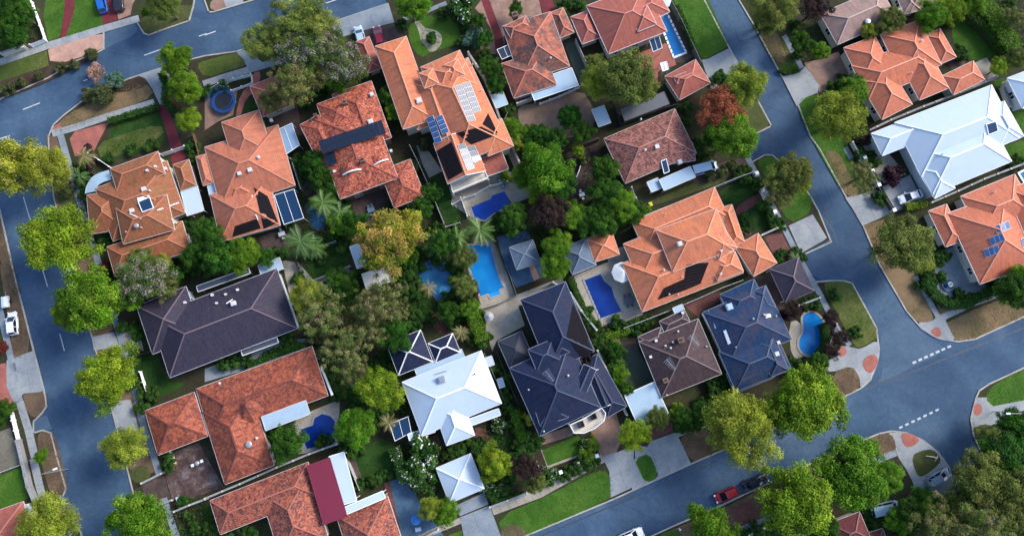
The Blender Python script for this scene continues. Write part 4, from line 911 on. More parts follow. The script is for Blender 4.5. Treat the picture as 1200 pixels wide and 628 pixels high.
tubes(H8, T(3, 2, 198, 162, 228, 108, 322, 66, 320, 120), 8); tubes(H8, T(3, 2, 316, 122, 330, 0, 434, -10, 396, 88), 8)
vents(H8, 3, 1, (298, 515, .8, 'cool'), (232, 378, .3, 'pipe'), (487, 548, .6, 'pipe'), (225, 635, .5, 'pipe')); vents(H8, 3, 2, (250, 138, .4, 'pipe'), (290, 138, .4, 'pipe'), (308, 58, .3, 'pipe'), (486, 45, .6, 'pipe'))
H9 = house('house', 'large blue-black tiled house with a curved white front balcony', 'house', 'slate', [
    (2, 2, (455, 478, 735, 350, 885, 655), 5.0, 0, 30), (2, 2, (500, 165, 708, 82, 860, 395), 5.2, 0, 30), (2, 2, (410, 352, 520, 303, 565, 430), 3.0, 0, 14, 'darkflat'), (2, 2, (540, 392, 655, 343, 705, 440), 6.1), (2, 2, (790, 450, 880, 400, 985, 660), 3.4),
    (2, 2, (740, 600, 800, 460, 860, 480), 5.6, 1), (2, 2, (560, 640, 690, 600, 740, 700), 5.5), (2, 2, (590, 500, 700, 460, 765, 620), 5.7, 0, 30), (2, 2, (820, 500, 870, 480, 930, 640), 3.9, 1), (2, 2, (640, 340, 700, 318, 745, 400), 5.9, 0, 28)], h=5, lm='the blue-black tiled house', wall=WALLG, gut=m_plain('grey_gutter', (.28, .32, .38), .5))
tubes(H9, T(2, 2, 752, 178, 850, 392, 825, 480, 722, 330), 9)
balcony(T(2, 3, 735, 115, 800, 85, 880, 38, 898, 60, 892, 95, 850, 130, 800, 152, 755, 152), 3.1, H9); vents(H9, 2, 2, (640, 512, .8, 'ant'), (728, 510, .5, 'pipe'), (547, 575, .4, 'pipe')); vents(H9, 2, 3, (617, 145, .4, 'pipe'))
H10 = house('house', 'white metal roofed house with pyramid hips and a grey air cooler', 'house', 'white', [
    (None, 0, (470, 448, 563, 411, 589, 472), 3.4), (None, 0, (508, 475, 541, 463, 556, 510), 3.3), (2, 3, (265, 92, 410, 40, 418, 72), 2.7, 1, 4), (2, 3, (-10, 160, 110, 120, 120, 148), 2.8, 1, 4)], wall=WALLG, lm='the white metal roofed house', gut=WHITE)
vents(H10, 2, 2, (148, 528, 1.1, 'cool', m_plain('grey_cooler', (.22, .25, .3), .5)), (300, 503, .4, 'pipe', DARK)); strip(H10, 2, 2, 115, 505, 170, 488, m=STEEL)
H10c = house('extension', 'dark roofed rear extension with broad white ridge lines beside the white metal roof', 'extension', 'slate', [(None, 0, (454, 402, 494, 386, 506, 424), 3.0), (None, 0, (500, 403, 529, 391, 541, 412), 2.8)], wall=WALLG, gut=WHITE)
for o in [x for x in bpy.data.objects if x.name.startswith('ridge_cap') and x.parent and x.parent.parent == H10c['root']]: o.data.materials[0] = WHITE
house('patio_roof', 'narrow pale blue awning strip between dark extension and white metal roof', 'patio roof', 'zinc', [(2, 2, (22, 482, 238, 388, 255, 425), 2.75, 1, 3)], open_=True)
house('garage', 'white pyramid roofed garage at the head of a concrete driveway', 'garage', 'white', [(2, 3, (120, 315, 280, 247, 345, 408), 2.7, 0, 20)], lm='the white pyramid garage', wall=WALLG)
glassroof(T(1, 3, 850, 112, 935, 78, 950, 150, 875, 190), 2.5, 'blue slatted pergola left of the white metal roofed house', 'pergola', n=6, name='pergola')
H11 = house('house', 'wide plum grey hipped house with pale ridge lines facing the west road', 'house', 'purple', [
    (None, 0, (195, 444, 345, 386, 328, 313), 3.4), (None, 0, (161, 358, 219, 335, 236, 392), 3.3)], wall=WALLG, lm='the plum grey house', gut=m_plain('white_gutter', (.5, .53, .6), .5))
vents(H11, 1, 2, (37, 141, .5), (98, 138, .4), (153, 117, .45), (57, 178, .4), (135, 180, .8, 'cool')); vents(H11, 0, 2, (853, 175, .45)); strip(H11, 1, 2, 100, 180, 130, 160)
house('verandah', 'dark blue sheeted verandah on the lower side of the plum grey house', 'verandah', 'greyroof', [(1, 2, (165, 395, 330, 335, 340, 358), 2.4, 1, 3)], open_=True, gut=WHITE)
H12 = house('house', 'red mottled L shaped house with an octagonal turret roof and blue awning', 'house', 'red', [
    (None, 0, (226, 457, 362, 407, 388, 462)), (None, 0, (237, 482, 294, 460, 321, 545), 2.95)], lm='the red L shaped house')
def turret(H, x, y, rpx, h, mat):
    c = P(x, y, h) - H['off']; rr = rpx * MPP; mb = MB(); n = 8; q = [c + Vector((rr * math.cos(6.2832 * (k + .5) / n), rr * math.sin(6.2832 * (k + .5) / n), 0)) for k in range(n)]; ap = c + Vector((0, 0, rr * .5))
    for k in range(n): mb.face([q[k], q[(k + 1) % n], ap], [(0, 0), (rr * .77, 0), (rr * .38, rr)])
    o = mb.build('turret_roof', RT[mat], H['root']); rb = MB()
    for k in range(n): rb.bar(q[k], ap, .16, .1)
    rb.build('ridge_cap', RIDGE[mat], o); wb = MB(); wb.lathe((c.x, c.y, 0), [(rr - .4, 0), (rr - .4, h)], 8); wb.build('wall', WALLC, H['root'])
turret(H12, 291.5, 476, 18, 3.7, 'red'); vents(H12, 1, 3, (205, 205, .9, 'whirl'), (242, 176, .6, 'pipe')); vents(H12, 1, 2, (72, 545, .6, 'pipe'))
strip(H12, 1, 2, 515, 402, 540, 480, 588, 600, w=.4, m=WHITE, name='parapet')
house('garage', 'small red tiled garage in front of the brick forecourt facing the west road', 'garage', 'red', [(None, 0, (170, 481, 228, 459, 243, 511), 2.8)], lm='the red tiled garage')
house('patio_roof', 'pale blue metal awning above the navy pool of the red L shaped house', 'patio roof', 'zinc', [(1, 3, (258, 80, 462, 4, 486, 66), 3.3, 1, 5)], open_=True)
H13 = house('house', 'weathered red tile house at the bottom edge with a crimson and white deck roof', 'house', 'redpale', [
    (1, 3, (20, 465, 472, 288, 528, 440), 3.1), (1, 3, (250, 430, 470, 345, 575, 640), 3.1), (None, 0, (393, 604, 453, 581, 478, 650), 3.0)], lm='the weathered red tile house')
house('deck_roof', 'flat crimson painted deck roof on the weathered red tile house', 'deck roof', 'crimson', [(None, 0, (358, 546, 385, 536.5, 408, 604), 4.3, 1, 3)], open_=True, gut=m_plain('crimson_edge', (.17, .02, .04), .5))
house('deck_roof', 'tall blue-white flat roof strip beside the crimson deck roof', 'deck roof', 'white', [(None, 0, (384.5, 535, 402, 529.5, 419, 586), 4.2, 1, 2)], open_=True, gut=WHITE)
house('deck_roof', 'short blue-white flat roof strip running right from the crimson deck roof', 'deck roof', 'white', [(None, 0, (403, 594, 448, 575, 452, 583), 4.1, 1, 2)], open_=True, gut=WHITE)
H14 = house('house', 'brown tiled house crowded with white roof vents and an antenna', 'house', 'brown', [(3, 2, (108, 357, 382, 250, 498, 500)), (3, 2, (205, 262, 320, 207, 350, 262), 2.6), (3, 2, (102, 335, 210, 288, 250, 350), 2.5)], lm='the brown tiled house', gut=GUTW)
vents(H14, 3, 2, (190, 350, .5), (232, 374, .5, 'pipe'), (266, 357, .5, 'pipe'), (290, 308, .5, 'pipe'), (165, 424, .5), (256, 384, .5, 'pipe'), (300, 348, 1.0, 'chim'), (230, 532, .9, 'chim'), (420, 377, .4, 'pipe'), (245, 460, 1, 'ant'), (352, 352, .5, 'ant'), (312, 222, .5), (238, 600, .4, 'pipe'))
house('garage', 'pale blue flat roofed garage left of the brown tiled house', 'garage', 'zinc', [(None, 0, (730, 463.5, 765, 448, 785, 483), 2.6, 1, 3)], gut=WHITE)
H15 = house('house', 'blue-grey tiled house left of the kidney shaped pool', 'house', 'blue', [
    (3, 2, (400, 222, 690, 98, 822, 340), 3.0), (3, 2, (485, 138, 642, 66, 700, 180), 2.8), (3, 2, (480, 400, 735, 298, 815, 480), 2.95), (3, 2, (520, 500, 700, 425, 730, 520), 2.7), (3, 2, (640, 120, 695, 96, 740, 200), 3.1), (3, 2, (640, 360, 720, 330, 815, 480), 3.3)], lm='the blue-grey tiled house', wall=WALLG, gut=m_plain('blue_gutter', (.2, .25, .32), .5))
for q in ((400, 225, 432, 212, 467, 292, 440, 300), (500, 305, 512, 300, 535, 360, 522, 368)): sheet(H15, T(3, 2, *q), WHITE, 'roof_panel')
vents(H15, 3, 2, (525, 195, 1.1, 'cool', RT['zinc']), (700, 235, .6), (745, 410, .8), (635, 250, .4, 'pipe'), (740, 238, .35, 'pipe'), (752, 358, .6), (555, 380, .3, 'pipe'), (685, 232, .5, 'pipe')); sheet(H15, T(3, 2, 690, 232, 715, 226, 720, 240, 695, 247), WHITE)
house('carport', 'plum grey hipped carport beside the road, right end of the sprawling orange house', 'carport', 'purple', [(None, 0, (900, 316, 934, 302, 956, 340), 2.7)], lm='the plum hipped carport', windows=False, open_=True, gut=m_plain('plum_gutter', (.12, .10, .13), .5))
H17 = house('house', 'taupe tiled house cut by the top edge of the picture', 'house', 'taupe', [(4, 0, (15, 60, 290, -60, 350, 90), 2.9), (4, 0, (380, -60, 580, -130, 610, -10), 2.8), (4, 0, (350, -60, 430, -80, 460, 50), 2.7)], lm='the taupe tiled house')
vents(H17, 4, 0, (218, 105, .9, 'whirl')); sheet(H17, T(4, 0, 330, 48, 378, 36, 384, 60, 345, 66), DARK, 'roof_panel')
H18 = house('house', 'coral orange house with many radiating hips, left of the round edged lawn', 'house', 'coral', [
    (4, 0, (160, 300, 480, 170, 540, 330), 3.0), (4, 0, (120, 218, 265, 163, 330, 330), 2.9), (4, 0, (285, 158, 465, 92, 560, 300), 3.1), (4, 0, (190, 360, 330, 290, 415, 488), 2.9), (4, 0, (365, 270, 500, 215, 592, 408), 2.95), (4, 0, (478, 166, 552, 134, 636, 262), 2.7),
    (4, 0, (565, 350, 710, 280, 762, 368), 2.7), (4, 0, (180, 350, 260, 320, 290, 420), 2.75)], lm='the coral orange house')
vents(H18, 4, 0, (466, 193, .6, 'pipe'), (500, 163, .3, 'pipe'), (420, 340, .4, 'pipe'), (472, 168, .3, 'pipe'))
H19 = house('house', 'very large bright white metal roof with a single blue skylight', 'house', 'white', [
    (None, 0, (1050, 143, 1164, 99, 1193, 163), 3.2), (None, 0, (1066, 172, 1158, 134, 1184, 190), 3.15), (None, 0, (1022, 156, 1110, 121, 1121, 148), 3.0), (None, 0, (1076, 196, 1100, 184, 1117, 222), 3.0), (None, 0, (1150, 130, 1178, 118, 1199, 160), 3.1)], wall=WALLG, lm='the large white roofed house', gut=WHITE)
sheet(H19, T(4, 0, 766, 574, 810, 560, 820, 605, 777, 622), BGLASS, rim=WHITE); vents(H19, 4, 1, (560, 105, .4, 'pipe'))
house('house', 'white roofed house corner cut by the right edge above the large white roof', 'house', 'white', [(None, 0, (1182, 91, 1230, 73, 1245, 110), 3.0)], wall=WALLG, gut=WHITE)
H21 = house('house', 'coral house at the right edge with stepped blue solar panels', 'house', 'coral', [
    (4, 1, (592, 372, 862, 275, 1010, 600), 3.2), (4, 1, (658, 292, 908, 190, 990, 380), 3.1), (4, 1, (508, 360, 592, 328, 660, 498), 2.7), (4, 1, (860, 260, 960, 230, 1060, 480), 3.5)], lm='the coral house with blue solar panels', gut=WHITE)
for q in ((805, 432, 868, 407, 880, 442, 815, 468), (778, 487, 843, 463, 855, 497, 790, 522), (752, 541, 818, 518, 830, 552, 765, 578)): solar(H21, T(4, 1, *q), 3, 1, 'blue')
solar(H21, T(4, 1, 925, 490, 960, 478, 968, 520, 935, 530), 2, 1, 'blue'); vents(H21, 4, 1, (800, 278, .4, 'pipe'))
house('house', 'dark red roofed house mostly under the big green trees at the bottom', 'house', 'darkred', [(4, 3, (45, 570, 185, 515, 240, 640), 2.9), (4, 3, (200, 620, 300, 590, 320, 700), 2.6)], lm='the dark red roofed house')
house('house', 'corner of a brownish pink roofed house at the bottom left edge', 'house', 'rosy', [(None, 0, (-60, 618, 25, 588, 42, 640), 2.8)], lm='the bottom left pink roof')
house('awning', 'white flat awning by the pink roof at the bottom left', 'awning', 'white', [(0, 3, (98, 478, 148, 490, 130, 560), 2.4, 1, 2)], open_=True)
house('garage', 'pinkish flat hipped garage beside the red parked car near the top', 'garage', 'rosy', [(None, 0, (417, 49, 433, 43, 447, 80), 2.6)])
H26 = house('gazebo', 'small orange pyramid pavilion beside the navy pool', 'gazebo', 'orange', [(None, 0, (688, 280, 717, 271, 726, 298), 2.8)], open_=True, lm='the orange pyramid pavilion')
house('gazebo', 'dark grey pyramid roof joined to the small orange pavilion', 'gazebo', 'slatehip', [(None, 0, (659, 291, 687, 280, 698, 311), 2.7)], open_=True)
house('gazebo', 'blue-grey square gazebo standing on blue paving between the pools', 'gazebo', 'slatehip', [(None, 0, (596, 290, 624, 281, 634, 307), 3.0, 0, 16)], wall=m_plain('dark_timber_screen', (.05, .03, .03), .8), windows=False, lm='the blue-grey gazebo', gut=m_plain('gazebo_gutter', (.3, .28, .27), .5))
house('shed', 'blue-white garden shed left of the autumn coloured tree', 'shed', 'zinc', [(None, 0, (410, 289, 421, 285, 429, 311), 2.2, 1, 4)], windows=False)
house('deck_roof', 'cream sheet roof of a low outbuilding under the olive trees', 'outbuilding', 'creamtin', [(None, 0, (423, 321.5, 453, 311.5, 460, 329), 2.3, 1, 3)])
house('verandah', 'pale blue verandah sheet above the plum grey house', 'verandah', 'zinc', [(1, 1, (245, 612, 345, 575, 360, 628), 2.4, 1, 3)], open_=True)
house('verandah', 'narrow dark verandah above the plum grey house', 'verandah', 'greyroof', [(1, 2, (-40, 100, 200, 15, 210, 40), 2.3, 1, 3)], open_=True, gut=WHITE)
house('awning', 'small pale shed behind the brown tiled house next to its chimney', 'shed', 'zinc', [(3, 2, (268, 200, 312, 182, 322, 208), 2.3, 1, 3)], windows=False)
house('side_awning', 'white side awning on the right of the white metal roofed house, nearer the top', 'awning', 'white', [(2, 2, (348, 428, 378, 418, 390, 460), 2.4, 1, 3)], open_=True)
house('side_awning', 'white side awning on the right of the white metal roofed house, nearer the bottom', 'awning', 'zinc', [(2, 2, (400, 528, 425, 520, 440, 560), 2.4, 1, 3)], open_=True)
# ================================================================ FOLIAGE
fm, nt, b = newmat('leaf')
at = N(nt, 'ShaderNodeAttribute', attribute_name='Col'); oi = N(nt, 'ShaderNodeObjectInfo')
hs = N(nt, 'ShaderNodeHueSaturation'); mr = N(nt, 'ShaderNodeMapRange'); mr.inputs[3].default_value = .497; mr.inputs[4].default_value = .518
nt.links.new(oi.outputs['Random'], mr.inputs[0]); nt.links.new(mr.outputs[0], hs.inputs['Hue']); nt.links.new(at.outputs[0], hs.inputs['Color']); hs.inputs['Saturation'].default_value = 1.04; hs.inputs['Value'].default_value = 1.12
nt.links.new(hs.outputs[0], b.inputs['Base Color']); b.inputs['Roughness'].default_value = .7; b.inputs['Specular IOR Level'].default_value = .12
tr = N(nt, 'ShaderNodeBsdfTranslucent'); nt.links.new(hs.outputs[0], tr.inputs[0]); ms = N(nt, 'ShaderNodeMixShader'); ms.inputs[0].default_value = .25
nt.links.new(b.outputs[0], ms.inputs[1]); nt.links.new(tr.outputs[0], ms.inputs[2]); nt.links.new(ms.outputs[0], nt.nodes['Material Output'].inputs[0])
LEAF = fm
import numpy as np
def leafmesh(name, pos, nrm, size, asp, cols, rng, droop=0):
    """one small rhombic leaf face per position"""
    n = len(pos); nrm = nrm / np.linalg.norm(nrm, axis=1)[:, None]
    t = rng.normal(size=(n, 3)); t[:, 2] -= droop; t -= nrm * (t * nrm).sum(1)[:, None]; t /= np.linalg.norm(t, axis=1)[:, None]
    s = np.cross(nrm, t); L = (size * rng.uniform(.6, 1.35, n))[:, None]; Wd = L * asp
    v = np.stack([pos - t * L * .5, pos + s * Wd * .5 - t * L * .05, pos + t * L * .5, pos - s * Wd * .5 - t * L * .05], 1).reshape(-1, 3)
    me = bpy.data.meshes.new(name); me.vertices.add(4 * n); me.vertices.foreach_set('co', v.ravel())
    me.loops.add(4 * n); me.loops.foreach_set('vertex_index', np.arange(4 * n, dtype=np.int32)); me.polygons.add(n)
    me.polygons.foreach_set('loop_start', np.arange(0, 4 * n, 4, dtype=np.int32)); me.polygons.foreach_set('loop_total', np.full(n, 4, dtype=np.int32))
    ca = me.color_attributes.new('Col', 'FLOAT_COLOR', 'POINT'); c4 = np.ones((4 * n, 4), dtype=np.float32); c4[:, :3] = np.repeat(cols, 4, 0); ca.data.foreach_set('color', c4.ravel())
    me.materials.append(LEAF); me.update(calc_edges=True); return me
KINDS = dict(   # leaf colours, (clumps, clump radius share), leaves, leaf size, aspect, flatness, droop, flower colours + share
 lime=([(.115, .185, .014), (.16, .23, .020), (.07, .125, .011), (.22, .27, .030)], 70, .21, 21000, .28, .6, .75, 0, None, 0),
 green=([(.06, .14, .010), (.09, .18, .014), (.04, .095, .008), (.13, .20, .024)], 70, .20, 21000, .28, .6, .75, 0, None, 0),
 yellow=([(.24, .25, .025), (.17, .19, .022), (.32, .31, .04), (.11, .13, .018)], 60, .22, 14000, .32, .5, .75, 0, [(.38, .22, .13)], .05),
 olive=([(.09, .12, .026), (.12, .145, .034), (.06, .08, .018), (.16, .18, .045)], 75, .18, 15000, .3, .45, .75, .5, None, 0),
 gum=([(.15, .18, .022), (.20, .23, .03), (.10, .13, .018), (.26, .28, .045)], 75, .19, 20000, .27, .4, .8, .6, None, 0),
 willow=([(.17, .19, .04), (.13, .155, .032), (.23, .24, .06), (.08, .11, .024)], 80, .17, 15000, .42, .22, .8, 2.5, None, 0),
 dark=([(.020, .06, .008), (.032, .085, .010), (.014, .038, .007), (.055, .12, .015)], 60, .2, 13000, .34, .6, .75, 0, None, 0),
 brown=([(.11, .13, .035), (.15, .15, .045), (.06, .08, .02), (.19, .16, .075), (.09, .15, .02)], 80, .13, 10500, .28, .35, .75, .8, [(.26, .19, .11)], .07),
 sparse=([(.11, .13, .035), (.16, .155, .05), (.06, .08, .02), (.20, .17, .085), (.07, .15, .018)], 70, .11, 6500, .26, .35, .75, .8, [(.30, .22, .14)], .08),
 maroon=([(.24, .055, .04), (.32, .09, .06), (.16, .036, .028)], 60, .2, 12000, .3, .6, .75, 0, None, 0),
 plum=([(.030, .018, .018), (.05, .028, .026), (.018, .012, .012)], 50, .2, 9000, .3, .6, .75, 0, None, 0),
 jaca=([(.07, .12, .026), (.10, .14, .032), (.05, .085, .018)], 80, .18, 15000, .28, .4, .75, .4, [(.40, .27, .42), (.46, .32, .42), (.36, .24, .26)], .16),
 autumn=([(.22, .22, .022), (.15, .20, .022), (.32, .21, .06), (.10, .15, .016)], 70, .18, 14000, .32, .5, .75, 0, [(.35, .17, .09)], .15),
 bush=([(.03, .07, .014), (.045, .095, .018), (.02, .045, .010)], 26, .3, 2600, .24, .6, .75, 0, None, 0),
 limebush=([(.12, .2, .02), (.16, .24, .03), (.08, .14, .018)], 26, .3, 2600, .24, .6, .75, 0, None, 0),
 olivebush=([(.06, .075, .03), (.085, .095, .035), (.04, .05, .02)], 26, .3, 2400, .22, .5, .75, 0, None, 0),
 flower=([(.03, .08, .014), (.045, .1, .018), (.02, .05, .010)], 30, .28, 2800, .24, .6, .75, 0, [(.7, .7, .66)], .07),
 greybush=([(.06, .12, .075), (.08, .15, .10), (.04, .08, .05)], 26, .3, 2200, .22, .6, .75, 0, None, 0),
 redbush=([(.12, .02, .02), (.16, .035, .03), (.05, .02, .015)], 26, .3, 2200, .22, .6, .75, 0, None, 0),
 purplebush=([(.035, .014, .025), (.055, .02, .035), (.02, .01, .016)], 26, .3, 2200, .22, .6, .75, 0, None, 0),
 bare=([(.30, .17, .12), (.36, .22, .16), (.22, .14, .1)], 22, .26, 1300, .2, .4, .75, .5, None, 0),
 yellowbush=([(.4, .36, .05), (.5, .45, .07), (.25, .26, .04)], 20, .3, 1800, .22, .6, .75, 0, None, 0),
)
CR = {}
def crown(kind, var):
    if (kind, var) in CR: return CR[(kind, var)]
    pal, ncl, cr, nl, ls, asp, flat, droop, fl, fs = KINDS[kind]; rng = np.random.default_rng(hash_(kind) + var * 17)
    small = nl < 4000; Rn = 1.2 if small else 5.0
    # main boughs end in lobes, each lobe carries several clumps: gives an uneven outline and gaps between lobes
    nb = 5 if small else int(rng.integers(15, 19)); ang = np.arange(nb) * 2.39996 + rng.uniform(0, 6); rad = np.sqrt((np.arange(nb) + .5) / nb) * .72; rad *= rng.uniform(.85, 1.15, nb)
    lob = np.stack([np.cos(ang) * rad, np.sin(ang) * rad, (1 - rad ** 2) * .62 * rng.uniform(.75, 1.15, nb)], 1); lr = rng.uniform(.30, .42, nb) if small else rng.uniform(.25, .34, nb)
    ncl = ncl if small else int(ncl * 1.35); ti = rng.integers(0, nb, ncl); d = rng.normal(size=(ncl, 3)); d[:, 2] = np.abs(d[:, 2]) * .9 - .25; d /= np.linalg.norm(d, axis=1)[:, None]
    cc = lob[ti] + d * lr[ti][:, None] * rng.uniform(.55, 1.0, ncl)[:, None]; cr_ = cr * rng.uniform(.6, 1.2, ncl); ctone = rng.uniform(.72, 1.28, ncl); cpal = rng.integers(0, len(pal), ncl)
    ltone = rng.uniform(.8, 1.2, nb)
    w = cr_ ** 2; k = rng.choice(ncl, nl, p=w / w.sum()); d = rng.normal(size=(nl, 3)); d /= np.linalg.norm(d, axis=1)[:, None]; d[:, 2] = np.where(d[:, 2] < -.3, -d[:, 2], d[:, 2])
    rr = cr_[k] * rng.uniform(.5, 1.12, nl) * (1 + .18 * np.sin(d[:, 0] * 7 + k) * np.cos(d[:, 1] * 6 + k * 2))
    p = cc[k] + d * rr[:, None]
    # an inner layer so the heart of the crown is closed
    ni = int(nl * .22); q = rng.normal(size=(ni, 3)); q /= np.linalg.norm(q, axis=1)[:, None]; q *= (rng.uniform(0, 1, ni) ** .4 * .74)[:, None]; q[:, 2] = q[:, 2] * .55 + .1
    p = np.concatenate([p, q]); dd = np.concatenate([d, q / (np.linalg.norm(q, axis=1)[:, None] + .1)])
    p[:, 2] *= flat * 1.25
    n = dd * .75 + rng.normal(size=p.shape) * .42; n[:, 2] += .35
    pa = np.array(pal); base = pa[np.concatenate([cpal[k], rng.integers(0, len(pal), ni)])]; base = base * .65 + pa[rng.integers(0, len(pal), len(p))] * .35
    tone = np.concatenate([ctone[k] * ltone[ti[k]], np.full(ni, .9)]) * rng.uniform(.75, 1.3, len(p)); cols = base * tone[:, None]
    if fl:
        fc = np.array(fl); m = rng.uniform(0, 1, len(p)) < (fs * np.concatenate([(ctone[k] > .95) * 2.0, np.zeros(ni)])); cols[m] = fc[rng.integers(0, len(fc), m.sum())]
    me = leafmesh('crown', p * Rn, n, ls * (1 if not small else .9), asp, cols, rng, droop); me['R'] = Rn
    CR[(kind, var)] = me; return me
def hash_(s): return sum((i + 1) * ord(c) for i, c in enumerate(s))
def trunkmesh(r, h, seed, small=False):
    rng = random.Random(seed); mb = MB(); hb = h
    if small:
        for k in range(4): a = k * 1.57 + rng.random(); mb.tube([(0, 0, 0), (math.cos(a) * r * .3, math.sin(a) * r * .3, hb * .6), (math.cos(a) * r * .6, math.sin(a) * r * .6, hb)], [.05, .035, .015], 5)
        return mb
    mb.tube([(0, 0, -.1), (.05, .03, hb * .3), (.1, -.06, hb * .62), (.05, .05, hb)], [.06 * r + .05, .05 * r + .03, .042 * r + .03, .03 * r], 9)
    for k in range(7):
        a = k * 2.4 + rng.random(); z0 = hb * (.5 + .07 * k); q = r * rng.uniform(.55, .8); zt = hb + r * rng.uniform(.1, .5)
        mb.tube([(.06, 0, z0), (math.cos(a) * q * .45, math.sin(a) * q * .45, z0 + (zt - z0) * .55), (math.cos(a) * q, math.sin(a) * q, zt)], [.03 * r, .02 * r, .006 * r], 6)
        for s in (-1, 1):
            a2 = a + s * .5; mb.tube([(math.cos(a) * q * .45, math.sin(a) * q * .45, z0 + (zt - z0) * .55), (math.cos(a2) * q * .8, math.sin(a2) * q * .8, zt + .2)], [.014 * r, .004 * r], 5)
    return mb
_tv = {}; TRN = {}; TREES = []
def tree(x, y, rpx, kind, label, group=None, name='tree', cat='tree', bark=None, hf=1.0):
    TREES.append((x, y, rpx)); r = rpx * MPP; small = KINDS[kind][3] < 4000
    hc = (.95 * r + 1.0) * hf if not small else r * .35       # height at which the crown starts to widen
    c = P(x, y, hc + r * .35); var = _tv.get(kind, 0) % (3 if not small else 2); _tv[kind] = _tv.get(kind, 0) + 1
    root = empty(name, (c.x, c.y, 0), random.uniform(0, 6.28), label=label, cat=cat, group=group)
    key = (small, _tv[kind] % 3); bk = bark or BARK
    if key + (bk.name,) not in TRN: o = trunkmesh(1.2 if small else 5, .5 if small else 5.0, _tv[kind], small).build('trunk', bk); TRN[key + (bk.name,)] = o.data; bpy.data.objects.remove(o)
    t = link('trunk', TRN[key + (bk.name,)], root); t.scale = (r / (1.2 if small else 5),) * 2 + (max(.05, hc / (.5 if small else 5)),)
    me = crown(kind, var); s = r / (me['R'] * .97); o = link('crown', me, root); o.location = (0, 0, hc - r * (.05 if not small else .1)); q = random.uniform(.93, 1.07)
    o.scale = (s * q, s / q, s * random.uniform(.85, 1.1)); return root
TL = 'tree'
